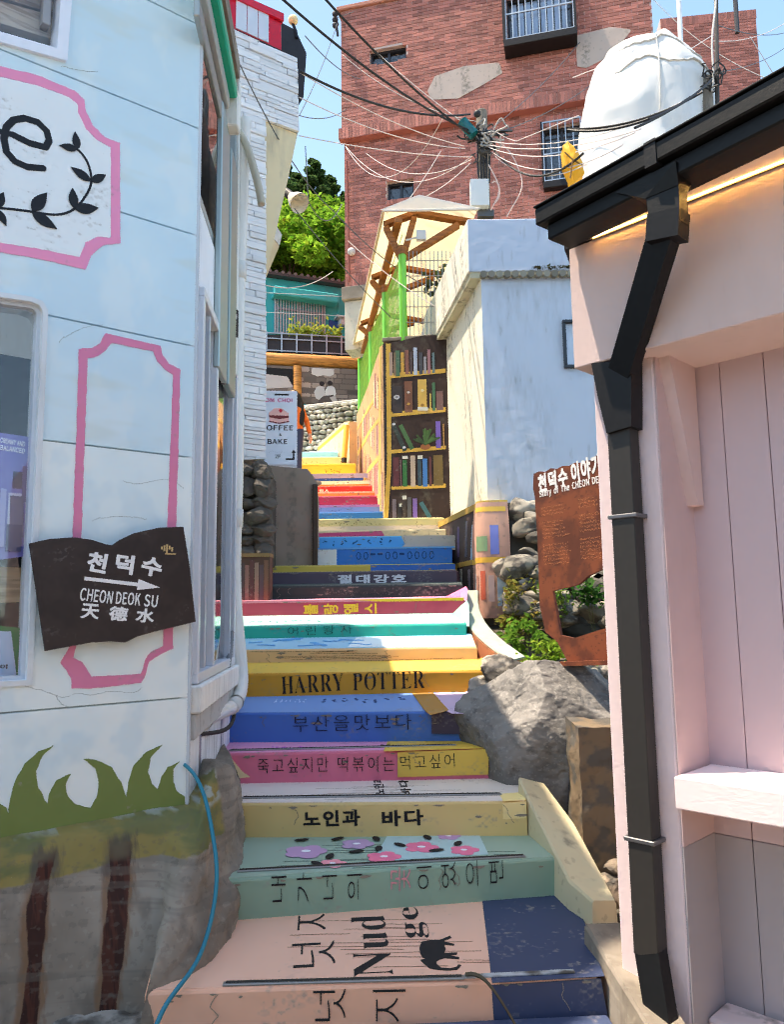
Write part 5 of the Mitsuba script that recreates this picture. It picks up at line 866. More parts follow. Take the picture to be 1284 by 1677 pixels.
shape(pn + '__block', trimesh.creation.box(bounds=[[q0[0][0] - .3, 6.77, q0[2][2] - .2], [q0[1][0], 6.95, q0[1][2]]]), 'stained', (84, 60, 50)); used[pn + '__block'] = 0
fpn = Fr((0, 6.77, 0), (1, 0, 0))
part(pn, 'ledge', bbox(fpn, q0[0][0] - .3, q0[1][0] + .004, q0[1][2] - .02, q0[1][2] + .012, -.18, .012), 'stained', (122, 98, 66))
for q in range(7): part(pn, 'painted_book', bbox(fpn, q0[1][0] - .30 + q * .042, q0[1][0] - .264 + q * .042, q0[2][2] - .05, q0[1][2] - .05 - .02 * (q * 7 % 3), 0, .003), 'paint', [(104, 60, 54), (70, 56, 60), (128, 92, 84), (88, 50, 50), (140, 110, 96), (84, 64, 70), (110, 76, 58)][q])

# pillar and the cafe's standing sign
pl = thing('concrete_pillar', 'rough grey brown concrete pillar block beside the stairs', 'pillar')
ring = lambda pts, z0, z1: prism(FLAT, pts, z0, z1)
pb = [(-1.269, 7.6, 3.007), (-0.848, 7.62, 2.955), (-0.756, 7.62, 2.817), (-0.757, 7.62, 2.111), (-0.924, 7.6, 2.112)]
m = hull([V(pb[0][0], 7.6, pb[0][2]), V(pb[0][0], 8.1, pb[0][2]), V(pb[1][0], 7.62, pb[1][2]), V(pb[1][0] - .02, 8.1, pb[1][2]), V(pb[2][0], 7.64, pb[2][2]), V(pb[2][0] - .02, 8.05, pb[2][2]), V(pb[3][0] - .01, 7.64, 1.85), V(pb[3][0] - .02, 8.05, 1.85), V(pb[0][0] - .05, 7.6, 1.85), V(pb[0][0] - .05, 8.1, 1.85)])
m = m.subdivide().subdivide().subdivide().subdivide()
nz = (meshkit.fbm(np.array(m.vertices) * 5, 4, 6) - .5) * .05; m.vertices = np.array(m.vertices) + m.vertex_normals * nz[:, None]
shape(pl + '__block', m, 'stained', (138, 124, 112), 40); used[pl + '__block'] = 0
cap = [(-0.831, 7.75, 2.84)][0]
part(pl, 'cap_stone', move(blob(1, 77, (.10, .14, .03), 10, .08, 3), (cap[0], 7.8, cap[2])), 'stone', (190, 170, 150))
part(pl, 'dark_edge', bbox(Fr((pb[3][0], 7.58, 0), (1, .1, 0)), -.035, .02, 1.86, pb[2][2] - .02, -.4, .0, .01), 'stained', (62, 50, 42))
ss = thing('standing_sign', 'white cafe board with a drawing of cake standing on the concrete pillar', 'sign')
SS = Fr((*np.array([(-1.317, 7.85, 3.05)][0])[:2], 0), (1, .10, 0))
c4 = [(-1.317, 7.85, 3.05), (-0.981, 7.9, 3.061), (-0.982, 7.9, 3.782), (-1.322, 7.85, 3.858)]
z0, z1, wd = c4[0][2], c4[3][2] - .02, c4[1][0] - c4[0][0]; lo_ = -.09
shape(ss + '__board', prism(SS, sbox(lo_, z0, wd, z1).buffer(-.012).buffer(.012).difference(sbox(.10, z1 - .05, .25, z1 - .03)), -.025, .0), 'gloss', (222, 230, 244)); used[ss + '__board'] = 0
part(ss, 'rear_board', bbox(SS, lo_ + .01, wd - .01, z0, z1 - .05, -.36, -.34), 'gloss', (210, 216, 226)); part(ss, 'handle_gap', bbox(SS, .10, .25, z1 - .05, z1 - .03, -.02, -.012), 'plain', (30, 30, 34))
def s_txt(s, u0, u1, v, h, col): part(ss, 'lettering', lay(SS, gtext(s, bold=True, fat=.6), (u0, v), (u1, v), h, .001), 'print', col)
Hs = z1 - z0
s_txt('FROM CHOI', lo_ + .01, wd - .05, z0 + Hs * .845, .042, (196, 74, 124)); s_txt('COFFEE', -.04, wd - .04, z0 + Hs * .46, .056, (52, 54, 62)); s_txt('&', .15, .18, z0 + Hs * .385, .03, (80, 84, 92))
s_txt('BAKE', .03, wd - .10, z0 + Hs * .275, .054, (52, 54, 62)); s_txt('2F', .11, .165, z0 + Hs * .085, .04, (80, 84, 92)); part(ss, 'faint_lettering', prism(SS, affinity.translate(strokes(88, 9, .17, .022), .045, z0 + Hs * .155), .001, .003), 'print', (110, 114, 122))
part(ss, 'arrow_print', prism(SS, shapely.union_all([sbox(.22, z0 + .05, .31, z0 + .068), sbox(.292, z0 + .05, .31, z0 + .13), Polygon([(.278, z0 + .125), (.324, z0 + .125), (.301, z0 + .16)])]), .001, .003), 'print', (36, 38, 44))
ck_ = z0 + Hs * .62
part(ss, 'cake_print', prism(SS, Polygon([(.04, ck_ + .06), (.10, ck_ + .11), (.17, ck_ + .115), (.25, ck_ + .06), (.25, ck_ - .03), (.15, ck_ - .05), (.05, ck_ - .03)]), .001, .0025), 'print', (238, 188, 182))
part(ss, 'cake_print', prism(SS, Polygon([(.045, ck_ + .035), (.25, ck_ + .03), (.25, ck_ + .012), (.15, ck_ - .005), (.045, ck_ + .015)]), .003, .0045), 'print', (120, 50, 54)); part(ss, 'cake_print', prism(SS, shapely.Point(.165, ck_ + .085).buffer(.018), .003, .0045), 'print', (206, 48, 66))
part(ss, 'cake_print', prism(SS, shapely.LineString([(.05, ck_ - .03), (.15, ck_ - .05), (.25, ck_ - .03)]).buffer(.006), .003, .0045), 'print', (120, 50, 54))

# ================================================================ the weathered house right of the stairs
wh = thing('weathered_house', 'weathered pale house, front toned blue grey with shade, with a mossy tile course under its parapet', 'building')
zc = [(0.045, 4.802)][0][1]; ztop = [(-0.03, 5.402)][0][1]
part(wh, 'front_wall', bbox(G, 0, 3.0, 1.2, zc, -.16, 0), 'plaster', (198, 208, 222))  # blue grey of the front holds its shade, cream side the sunlight
part(wh, 'side_wall', bbox(GL, -3.2, -.17, 1.2, zc, -.16, 0), 'stained', (232, 226, 204), label='sunlit cream toned side wall with dark drip stains')
part(wh, 'corner', prism(FLAT, [tuple(G.P(0, 0)[:2]), tuple(GL.P(-.17, 0)[:2]), tuple(GL.P(-.17, 0, -.16)[:2]), tuple(G.P(.17, 0, -.16)[:2])], 1.2, zc), 'stained', (232, 226, 204))
pu = [(-0.036, 5.402), (-0.038, 4.899)]
ov = .10
a0 = V(*G.P(-.125, 0, .03)[:2]); a1 = V(*G.P(3.0, 0, .03)[:2]); e1 = V(*GL.P(-2.6, 0, .12)[:2])
def wallseg(p, q, z0, z1, th, m, col, name, lab=None):
    f = Fr((*p, 0), (*(q - p), 0)); part(wh, name, bbox(f, 0, np.linalg.norm(q - p), z0, z1, -th, 0, .008), m, col, label=lab)
wallseg(a0, a1, zc + .05, ztop, .14, 'plaster', (186, 198, 216), 'parapet_front')
wallseg(e1, a0, zc + .05, ztop, .14, 'stained', (226, 220, 202), 'parapet_side', 'sunlit cream toned parapet with black drip stains')
part(wh, 'roof_slab', prism(FLAT, [tuple(a0 + V(.02, .02)), tuple(a1 + V(0, .02)), tuple(a1 + V(0, 3)), tuple(e1 + V(.4, .0)), tuple(e1 + V(.01, 0))], zc - .01, zc + .06), 'stained', (196, 190, 160))
for q in range(24):   # the course of round tiles under the parapet
    u = .02 + q * .078
    if u > 2.0: break
    t = tube([G.P(u, zc + .02, -.06), G.P(u, zc + .005, .075)], .034, 10); part(wh, 'eave_tile', t, 'stained', np.array((150, 146, 132)) * (0.8 + .2 * ((q * 7) % 3) / 2), 40)
g = np.random.default_rng(8)
moss = [G.P(g.uniform(.5, 1.6), zc + .05 + .03 * g.random(), .06 + .04 * g.random()) for _ in range(420)]
m, c = leaves(moss, .018, 3, color=(58, 58, 34)); part(wh, 'moss', m, 'leaf', c, kind='stuff')
wn = [(0.785, 4.342), (0.765, 3.856), (1.303, 3.848), (1.327, 4.334)]
k = window(wh, 'window', G, wn[1][0] + .02, wn[1][0] + .5, wn[1][1], wn[0][1], w=.04, depth=.06, bw=.03, col=(34, 38, 44), inner=(30, 36, 44))
jb = [(-2.508, 4.789), (-2.423, 4.026)]
part(wh, 'junction_box', bbox(GL, jb[0][0] - .12, jb[0][0] + .06, jb[1][1] + .35, jb[0][1] - .02, .0, .12, .01), 'plain', (24, 24, 26), label='black junction box on the side wall')
part(wh, 'cable_end', tube(spline([GL.P(jb[0][0] + .03, jb[0][1] + .25, .14), GL.P(jb[0][0] + .1, jb[0][1], .16), GL.P(jb[0][0] - .1, jb[0][1] - .25, .13)], 14), .018), 'plain', (30, 30, 32))

# ================================================================ walls painted as bookcases
bkw = thing('bookcase_wall', 'wall end and flank painted as a tall bookcase above the pale yellow step', 'mural wall')
bp = [(-0.029, 2.618), (0.751, 2.594), (0.803, 4.822), (-0.001, 4.797)]
zb0, zb1 = 2.45, bp[3][1]
end = Polygon([(-.01, zb0), (.86, zb0), (.86, bp[2][1] + .02), (.5, bp[2][1] + .04), (.22, bp[2][1] - .01), (-.01, zb1 - .01)])
part(bkw, 'end_wall', prism(BK, end, -.18, 0), 'stained', (58, 44, 42))
b0 = BK.P(0, 0); bsz = [(4.6, 5.0), (3.6, 4.95), (2.6, 4.87), (1.4, 4.82), (.18, 4.80)]
side = Polygon([(-4.8, 2.6), (.0, 2.4), (.0, zb1 - .02), (-.25, zb1 + .02)] + [(-.8, 4.86), (-2.2, 4.90), (-4.8, 5.12)])
part(bkw, 'side_wall', prism(BS, side, -.16, 0), 'stained', (196, 156, 112), label='flank painted with leaning books and yellow shelves')
part(bkw, 'coping', cat([bbox(BK, -.02, .84, bp[2][1] + .0, bp[2][1] + .05, -.17, -.01, .01)]), 'concrete')
YEL = (214, 172, 66)
def paint_bk(name, pts, col, w=.0, m='paint', fr=BK): part(bkw, name, prism(fr, pts if isinstance(pts, Polygon) else Polygon(pts).buffer(0), w, w + .004), m, col)
paint_bk('painted_post', [(0.029, 4.787), (0.089, 4.783), (0.076, 3.281), (0.03, 2.63), (-0.022, 2.632), (0.024, 3.283)], YEL, .001)
for pts in ([(0.077, 4.405), (0.757, 4.426), (0.756, 4.373), (0.076, 4.343)], [(0.077, 3.922), (0.746, 3.948), (0.745, 3.888), (0.077, 3.861)], [(0.078, 3.453), (0.735, 3.477), (0.734, 3.432), (0.078, 3.408)], [(0.072, 3.006), (0.725, 3.018), (0.724, 2.967), (0.072, 2.969)]): paint_bk('painted_shelf', pts, YEL, .001)
for x0, x1, y0, y1, col in [(0.069, 0.109, 4.67, 4.377, (176, 150, 132)), (0.121, 0.153, 4.666, 4.374, (128, 108, 84)), (0.144, 0.198, 4.688, 4.364, (72, 110, 82)), (0.21, 0.25, 4.661, 4.368, (204, 160, 62)), (0.263, 0.309, 4.688, 4.38, (132, 84, 70)), (0.322, 0.353, 4.661, 4.377, (72, 56, 58)), (0.367, 0.412, 4.712, 4.366, (176, 190, 214)), (0.433, 0.478, 4.647, 4.37, (64, 66, 76)), (0.491, 0.523, 4.59, 4.375, (150, 150, 160)), (0.537, 0.574, 4.678, 4.372, (156, 112, 120)), (0.595, 0.625, 4.636, 4.377, (96, 120, 126)), (0.1, 0.22, 4.241, 3.903, (52, 44, 46)), (0.249, 0.345, 4.293, 3.904, (124, 80, 58)), (0.412, 0.52, 4.307, 3.888, (214, 176, 84)), (0.555, 0.572, 4.125, 3.915, (210, 186, 92)), (0.587, 0.623, 4.259, 3.912, (64, 110, 78)), (0.636, 0.717, 4.151, 3.915, (120, 88, 84)), (0.62, 0.678, 3.779, 3.451, (116, 92, 186)), (0.707, 0.721, 3.745, 3.449, (176, 130, 70)), (0.095, 0.169, 3.359, 3.003, (92, 40, 48)), (0.182, 0.198, 3.326, 3.002, (110, 84, 84)), (0.212, 0.264, 3.324, 2.999, (42, 110, 56)), (0.307, 0.365, 3.372, 2.996, (196, 176, 156)), (0.394, 0.438, 3.324, 3.0, (52, 78, 92)), (0.452, 0.509, 3.329, 2.99, (62, 124, 196)), (0.532, 0.56, 3.348, 2.996, (94, 50, 52)), (0.583, 0.696, 3.367, 2.998, (112, 92, 44)), (0.081, 0.127, 2.853, 2.626, (110, 100, 110)), (0.145, 0.192, 2.8, 2.617, (34, 32, 36)), (0.204, 0.243, 2.856, 2.615, (66, 56, 50)), (0.262, 0.308, 2.869, 2.613, (84, 84, 88)), (0.327, 0.38, 2.852, 2.611, (124, 96, 176))]: paint_bk('painted_book', sbox(x0, y0, x1, y1), col, .0015)
for a, b, col in [((0.104, 3.774), (0.246, 3.433), (46, 62, 58)), ((0.192, 3.755), (0.334, 3.452), (70, 110, 64)), ((0.423, 2.805), (0.527, 2.621), (60, 104, 112))]: 
    paint_bk('painted_book', shapely.LineString([a, b]).buffer(.026, cap_style='flat'), col, .002)
for (u, v), r, col in zip([(0.155, 4.101), (0.155, 4.101), (0.298, 4.154), (0.296, 4.01), (0.47, 4.168), (0.466, 3.986), (0.113, 3.768), (0.235, 3.476), (0.493, 3.473)], (.035, .022, .018, .02, .02, .02, .02, .02, .06), ((206, 206, 210), (40, 36, 40), (206, 196, 186), (196, 150, 70), (236, 220, 170), (150, 110, 40), (220, 222, 226), (210, 214, 222), (170, 104, 56))):
    paint_bk('painted_detail', affinity.scale(shapely.Point(u, v).buffer(r), 1.0, .8 if r < .05 else .6), col, .0065)
g = np.random.default_rng(4); pc = [(0.494, 3.502)][0]
for q in range(26):
    a = g.uniform(.3, 2.84); L = g.uniform(.08, .19); d = V(math.cos(a), math.sin(a)); paint_bk('painted_leaf', shapely.LineString([V(*pc), V(*pc) + d * L]).buffer(.011), np.array((60, 92, 40)) * g.uniform(.7, 1.2), .006 + .0004 * q)
for pts in ([(0.211, 3.373), (0.278, 3.37), (0.277, 3.333), (0.21, 3.335)], [(0.396, 3.372), (0.455, 3.37), (0.454, 3.325), (0.395, 3.328)], [(0.407, 3.966), (0.533, 3.959), (0.532, 3.914), (0.406, 3.921)], [(0.203, 2.89), (0.255, 2.888), (0.254, 2.844), (0.203, 2.846)], [(0.165, 2.795), (0.194, 2.794), (0.194, 2.758), (0.164, 2.759)]): paint_bk('painted_detail', pts, (214, 216, 206), .0065)
for q, (x0, x1) in enumerate(((.19, .21), (.02, .05))): paint_bk('painted_crack', sbox(.012, 2.6, .05, zb1 - .04), (26, 22, 24), .0005) if q == 0 else None
# flank: painted shelf lines and book spines
for pts in ([(-0.231, 4.324), (-2.531, 4.619), (-5.508, 4.922), (-5.892, 4.936), (-2.54, 4.553), (-0.239, 4.263)], [(-0.433, 3.984), (-2.12, 4.193), (-4.852, 4.424), (-8.176, 4.801), (-8.709, 4.814), (-4.697, 4.313), (-2.019, 4.113), (-0.44, 3.93)], [(-0.493, 3.506), (-1.969, 3.645), (-3.417, 3.686), (-4.286, 3.726), (-3.702, 3.63), (-2.196, 3.577), (-0.501, 3.444)], [(-0.552, 3.027), (-1.429, 3.086), (-2.033, 3.13), (-2.037, 3.095), (-1.34, 3.031), (-0.559, 2.973)]): paint_bk('painted_shelf', pts, (226, 184, 92), .001, fr=BS)
g = np.random.default_rng(9); u = -4.6
while u < -.12:
    w_ = g.uniform(.05, .16); lo = 2.75 + max(0, -u - .3) * .33
    for lvl in range(3):
        z0 = lo + lvl * .62 + .05; h = g.uniform(.3, .46)
        if z0 + h < 4.75: paint_bk('painted_book', [(u, z0 - .02), (u + w_ * .85, z0 - .05), (u + w_ * .85 + .01, z0 + h), (u + .01, z0 + h + .03)], np.array([(196, 160, 130), (168, 120, 104), (214, 186, 150), (150, 110, 96), (184, 140, 128), (204, 170, 110)][g.integers(6)]) * g.uniform(.85, 1.1), .0005 + .0004 * lvl, fr=BS)
    u += w_
paint_bk('painted_post', [(-0.325, 4.849), (-0.094, 4.799), (-0.349, 2.75), (-0.746, 2.802)], (206, 176, 96), .0025, fr=BS)
# a further stretch beyond the top of the stairs
fw = thing('far_bookcase_wall', 'low far wall painted with yellow shelves where the stairs end', 'mural wall')
FW = Fr((-.82, 12.6, 0), (-.45, 1.0, 0)) ; FW = Fr(FW.P(2.4, 0), -FW.U)
fwp = [(-1.344, 13.9, 4.447), (-1.355, 13.9, 4.584), (-0.766, 12.75, 4.726), (-0.695, 12.6, 4.688), (-0.71, 12.6, 3.96)]
Fw = Fr((fwp[0][0], fwp[0][1], 0), (fwp[3][0] - fwp[0][0], fwp[3][1] - fwp[0][1], 0)); LF = math.hypot(fwp[3][0] - fwp[0][0], fwp[3][1] - fwp[0][1])
shape(fw + '__wall', prism(Fw, [(0, 3.9), (0, fwp[1][2]), (LF * .85, fwp[2][2]), (LF, fwp[3][2]), (LF, 3.6)], -.14, 0), 'stained', (226, 196, 158)); used[fw + '__wall'] = 0
fpoly = Polygon([(0, 3.9), (0, fwp[1][2] - .02), (LF * .85, fwp[2][2] - .03), (LF, fwp[3][2] - .03), (LF, 3.6)])
part(fw, 'painted_shelf', prism(Fw, Polygon([(0, fwp[0][2] + .02), (LF, fwp[0][2] + .20), (LF, fwp[0][2] + .26), (0, fwp[0][2] + .08)]).intersection(fpoly), 0, .004), 'paint', (236, 192, 70))
for q in range(5):
    bk_poly = sbox(LF * (.35 + .12 * q), fwp[0][2] + .27, LF * (.35 + .12 * q) + .09, fwp[0][2] + .7 + .06 * q).intersection(fpoly)
    if bk_poly.area > 1e-3: part(fw, 'painted_book', prism(Fw, bk_poly, 0, .003), 'paint', [(214, 150, 140), (236, 200, 90), (190, 150, 196), (230, 190, 120), (206, 120, 110)][q])
pcn = thing('painted_pencil_post', 'yellow post painted like a pencil at the upper end of the bookcase wall', 'post')
a, b = [(-0.731, 12.5, 4.591), (-0.779, 12.4, 3.942)]; shape(pcn + '__post', tube([a, V(*a) * .12 + V(*b) * .88, ], .045, 10), 'paint', (232, 182, 70)); used[pcn + '__post'] = 0
part(pcn, 'tip', tube([V(*a) * .12 + V(*b) * .88, b], .046, 10), 'plain', (40, 34, 32)); part(pcn, 'cap', tube([V(*a) + V(0, 0, .03), a], [.03, .046], 10), 'paint', (236, 214, 190))

# painted bookcase on the low retaining wall below the weathered house
rw = thing('painted_retaining_wall', 'low curved retaining wall painted with shelves and books below the weathered house', 'mural wall')
L1 = [(0.659, 9.0, 2.518), (0.847, 7.35, 2.463), (0.799, 7.1, 1.769), (0.602, 7.3, 1.75)]
lf0 = Fr((.55, 8.95, 0), (.86 - .55, 7.2 - 8.95, 0)); 
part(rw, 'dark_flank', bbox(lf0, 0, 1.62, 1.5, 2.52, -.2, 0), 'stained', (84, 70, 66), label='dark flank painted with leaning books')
part(rw, 'shelf_edge', bbox(lf0, -.02, 1.62, 2.49, 2.55, -.2, .012), 'paint', (186, 152, 70))
for q, (u, v0, v1, t, col) in enumerate(((.55, 2.1, 2.42, .0, (96, 72, 84)), (.8, 2.08, 2.4, .03, (110, 88, 120)), (1.1, 2.06, 2.42, .06, (96, 96, 110)), (1.3, 2.02, 2.36, .09, (170, 196, 222)), (1.42, 2.02, 2.34, .09, (120, 150, 180)), (.9, 1.74, 1.95, 0, (206, 196, 180)), (1.2, 1.72, 1.93, .0, (150, 140, 150)))):
    part(rw, 'painted_book', prism(lf0, [(u, v0), (u + .07, v0), (u + .07 + t, v1), (u + t, v1)], 0, .004), 'paint', col)
part(rw, 'painted_shelf', prism(lf0, sbox(.5, 1.97, 1.62, 2.02), 0, .004), 'paint', (196, 160, 74))
# rounded nose: swept column
nose_o = [(0.837, 7.22, 2.423), (1.117, 7.12, 2.464), (1.087, 7.05, 2.376), (1.021, 7.02, 2.041), (1.012, 6.98, 1.598)]
path = [V(.78, 7.45), V(.783, 7.25), V(.79, 7.13), V(.83, 7.075), V(.90, 7.06), V(1.0, 7.055), V(1.08, 7.06)]
zs = np.linspace(1.45, 2.52, 14); rowsn = []
pp_ = spline([(*p, 0) for p in path], 26)[:, :2]
cen = V(1.0, 7.5)
for z in zs:
    bul = .012 * math.exp(-((z - 1.95) / .28) ** 2) - .02 * np.clip((z - 2.1) / .4, 0, 1) + .008 * math.sin(z * 9)
    d = pp_ - cen; d /= np.linalg.norm(d, axis=1, keepdims=True); rowsn.append(np.c_[pp_ + d * bul, np.full(len(pp_), z)])
NR = np.array(rowsn); nq, mq = NR.shape[:2]; i, j = np.meshgrid(np.arange(nq - 1), np.arange(mq - 1), indexing='ij'); q = i * mq + j
fq = np.stack([q, q + 1, q + mq + 1, q + mq], -1).reshape(-1, 4)
mm = trimesh.Trimesh(NR.reshape(-1, 3), np.vstack([fq[:, [0, 1, 2]], fq[:, [0, 2, 3]]]), process=False)
part(rw, 'nose', mm, 'stained', (206, 160, 138), True, label='sunlit curved nose with faded painted books')
part(rw, 'nose_top', prism(FLAT, [tuple(p) for p in NR[-1][:, :2]] + [(1.06, 7.7), (.8, 7.7)], 2.46, 2.535), 'paint', (232, 192, 84))
def on_nose(a0, a1, z0, z1, col, out=.004):
    ia, ib = int(a0 * (mq - 1)), int(a1 * (mq - 1)); zz = np.linspace(z0, z1, 7); pts = []
    for z in zz:
        r = np.clip(np.interp(z, zs, np.arange(nq)), 0, nq - 1.001); lo_i = int(r); t = r - lo_i; row = NR[lo_i] * (1 - t) + NR[lo_i + 1] * t; row = row[ia:ib + 1].copy()
        d = row[:, :2] - cen; row[:, :2] += d / np.linalg.norm(d, axis=1, keepdims=True) * out; pts.append(row)
    Q = np.array(pts); n1, m1_ = Q.shape[:2]; i, j = np.meshgrid(np.arange(n1 - 1), np.arange(m1_ - 1), indexing='ij'); q = i * m1_ + j
    f = np.stack([q, q + 1, q + m1_ + 1, q + m1_], -1).reshape(-1, 4)
    part(rw, 'painted_book' if z1 - z0 > .08 else 'painted_shelf', trimesh.Trimesh(Q.reshape(-1, 3), np.vstack([f[:, [0, 1, 2]], f[:, [0, 2, 3]]]), process=False), 'paint', col)
on_nose(.0, .98, 1.955, 2.005, (236, 186, 66)); on_nose(.2, .98, 2.43, 2.475, (236, 190, 74))
on_nose(.74, .86, 2.03, 2.3, (118, 130, 206)); on_nose(.56, .66, 1.62, 1.88, (196, 92, 66)); on_nose(.8, .96, 1.56, 1.88, (164, 188, 206)); on_nose(.34, .42, 1.62, 1.86, (190, 206, 222)); on_nose(.5, .68, 2.06, 2.2, (128, 160, 116)); on_nose(.45, .55, 1.62, 1.84, (176, 126, 110)); on_nose(.68, .78, 1.6, 1.84, (206, 176, 170))

# ---- the house across the lane, behind the photographer: the dark mirror image in the shop window
ah = thing('lane_house', 'plain rendered house across the lane behind the viewpoint', 'building')
AH = Fr((7, -6.5, 0), (-1, .15, 0)); part(ah, 'wall', bbox(AH, -3, 14, -.2, 3.5, -4, 0, .02), 'plaster', (176, 172, 164))
for q in range(4): part(ah, 'window', bbox(AH, .5 + 3 * q, 2.0 + 3 * q, 1.4, 2.8, -.02, .03, .01), 'gloss', (44, 50, 58))
# ================================================================ the red brick house
bh = thing('brick_house', 'tall red brick house with barred windows, its upper floors jutting out', 'building')
zl = [(0.013, 10.455)][0][1]; zsoft = zl; zb_bot = [(0.006, 7.549)][0][1]; ztp = [(-0.083, 13.111)][0][1]
ur = [(5.707, 11.559)][0][0]
PO = .17
holes_ = {}
w1 = [(0.565, 12.143), (1.285, 12.177), (1.28, 11.862), (0.586, 11.845)]; w2 = [(0.825, 9.516), (1.343, 9.547), (1.337, 9.172), (0.833, 9.209)]; w3 = [(3.222, 12.723), (4.363, 12.693), (4.319, 11.637), (3.187, 11.647)]; w4 = [(3.78, 10.14), (4.403, 10.151), (4.354, 9.039), (3.748, 9.038)]
def rect(p): a = np.array(p); return sbox(a[:, 0].min(), a[:, 1].min(), a[:, 0].max(), a[:, 1].max())
W1, W2, W3, W4 = rect(w1), rect(w2), rect(w3), rect(w4)
part(bh, 'lower_wall', prism(BR, sbox(0, zb_bot - .2, ur, zl).difference(W2).difference(W4), -.3, -.012), 'plain', (206, 180, 168))
part(bh, 'upper_wall', prism(BR, sbox(-.0, zl, ur, ztp).difference(W1).difference(W3), -.3, PO - .012), 'plain', (206, 180, 168))
part(bh, 'soffit', bbox(BR, -.06, ur, zl - .012, zl - .002, .0, PO + .004), 'brick', (170, 102, 90)); part(bh, 'flank_wall', bbox(BR, -.02, .2, zb_bot - .2, ztp, -6, -.3), 'brick', (172, 104, 92)); part(bh, 'flank_wall', bbox(BR, ur - .2, ur, zb_bot - .2, ztp, -6, -.3), 'brick', (172, 104, 92))
part(bh, 'roof', bbox(BR, .0, ur, ztp - .1, ztp - .02, -6, .1), 'concrete'); part(bh, 'rear_wall', bbox(BR, 0, ur, zb_bot - .2, ztp, -6.1, -6), 'brick', (172, 104, 92))
part(bh, 'parapet_cap', bbox(BR, -.08, ur + .02, ztp, ztp + .09, -.32, PO + .05, .015), 'brick', (186, 124, 104))
part(bh, 'sill_beam', bbox(BR, -.06, 1.2, zb_bot - .25, zb_bot - .0, -.25, .06, .01), 'concrete')
part(bh, 'grey_block', bbox(BR, -.02, 2.0, zb_bot - 1.2, zb_bot - .26, -.5, -.02), 'stained', (190, 184, 168))
g = np.random.default_rng(41); bricks = []
RED = np.array((172, 110, 97))
def course_wall(u0, u1, z0, z1, w, holes, soldier=()):
    z, r = z0, 0
    while z < z1 - .03:
        u = u0 - (.1 if r % 2 else 0)
        while u < u1:
            b = sbox(max(u, u0), z, min(u + .193, u1), min(z + .058, z1)); b2 = b
            for h in holes:
                if b2.intersects(h): b2 = b2.difference(h)
            if b2.geom_type == 'Polygon' and b2.area > .0025:
                x0, y0, x1, y1 = b2.bounds; bricks.append((x0, x1, y0, y1, w + g.uniform(-.004, .004), g.uniform(.82, 1.12)))
            u += .203
        z += .0675; r += 1
sold = .21
H1 = [W1, W3, sbox(W1.bounds[0] - .02, W1.bounds[3], W1.bounds[2] + .02, W1.bounds[3] + .03)]
H2 = [W2, W4, sbox(W2.bounds[0], W2.bounds[3], W2.bounds[2], W2.bounds[3] + sold), sbox(W4.bounds[0], W4.bounds[3], W4.bounds[2], W4.bounds[3] + sold), sbox(W2.bounds[0], W2.bounds[1] - .1, W2.bounds[2], W2.bounds[1])]
course_wall(-.0, ur, zl + sold + .005, ztp, PO, H1); course_wall(0, ur, zb_bot + sold, zl - .005, 0, H2)
def soldier(u0, u1, z0, z1, w):
    u = u0
    while u < u1 - .03: bricks.append((u, min(u + .06, u1), z0, z1, w + g.uniform(-.003, .003), g.uniform(.86, 1.15))); u += .068
soldier(-.06, ur, zl, zl + sold, PO + .006); soldier(0, ur, zb_bot, zb_bot + sold - .006, .004)
for Wd in (W2, W4): soldier(Wd.bounds[0], Wd.bounds[2], Wd.bounds[3], Wd.bounds[3] + sold - .008, .004)
soldier(W2.bounds[0], W2.bounds[2], W2.bounds[1] - .1, W2.bounds[1] - .006, .02)
def bmesh(b): return bbox(BR, b[0], b[1], b[2], b[3], b[4] - .05, b[4])
def dist(b): return np.linalg.norm(BR.P((b[0] + b[1]) / 2, (b[2] + b[3]) / 2, b[4]) - V(0, 0, EYE)) / math.sqrt((b[1] - b[0]) * (b[3] - b[2]) + 1e-4)
bricks.sort(key=dist)
for b in bricks[:300]: part(bh, 'brick', bmesh(b), 'brick', RED * b[5])
rest = bricks[300:]
cols = [np.repeat((RED * b[5])[None], 8, 0) for b in rest]
part(bh, 'bricks', cat([bmesh(b) for b in rest]), 'brick', np.vstack(cols), kind='stuff')
def bwin(Wd, w, name, mull=True):
    u0, v0, u1, v1 = Wd.bounds
    return window(bh, name, BR, u0, u1, v0, v1, w=w - .10, depth=.08, bw=.04, col=(40, 42, 48), mull=((u0 + u1) / 2,) if mull else (), inner=(34, 46, 58))
bwin(W1, PO, 'window'); bwin(W2, 0, 'window'); 
k3 = bwin(W3, PO, 'window'); k4 = bwin(W4, 0, 'window')
part(k3, 'shutter_slats', cat([bbox(BR, W3.bounds[0] + .08 + q * .13, W3.bounds[0] + .17 + q * .13, W3.bounds[1] + .06, W3.bounds[3] - .06, PO - .16, PO - .15) for q in range(8)]), 'gloss', (150, 172, 200))
def cage(Wd, w, depth):
    u0, v0, u1, v1 = Wd.bounds; ms = []
    n = int((u1 - u0) / .11)
    for q in range(n + 1):
        u = u0 + (u1 - u0) * q / n; ms.append(bbox(BR, u - .009, u + .009, v0, v1, w + depth - .018, w + depth))
    for v in (v0, v0 + (v1 - v0) * .45, v1): ms.append(bbox(BR, u0 - .01, u1 + .01, v - .012, v + .012, w + depth - .022, w + depth + .004))
    return cat(ms)
part(bh, 'window_grille', cage(W3, PO, .30), 'metal', (188, 192, 196)); part(bh, 'window_grille', cage(W4, 0, .14), 'metal', (176, 180, 186))
u0, v0, u1, v1 = W3.bounds
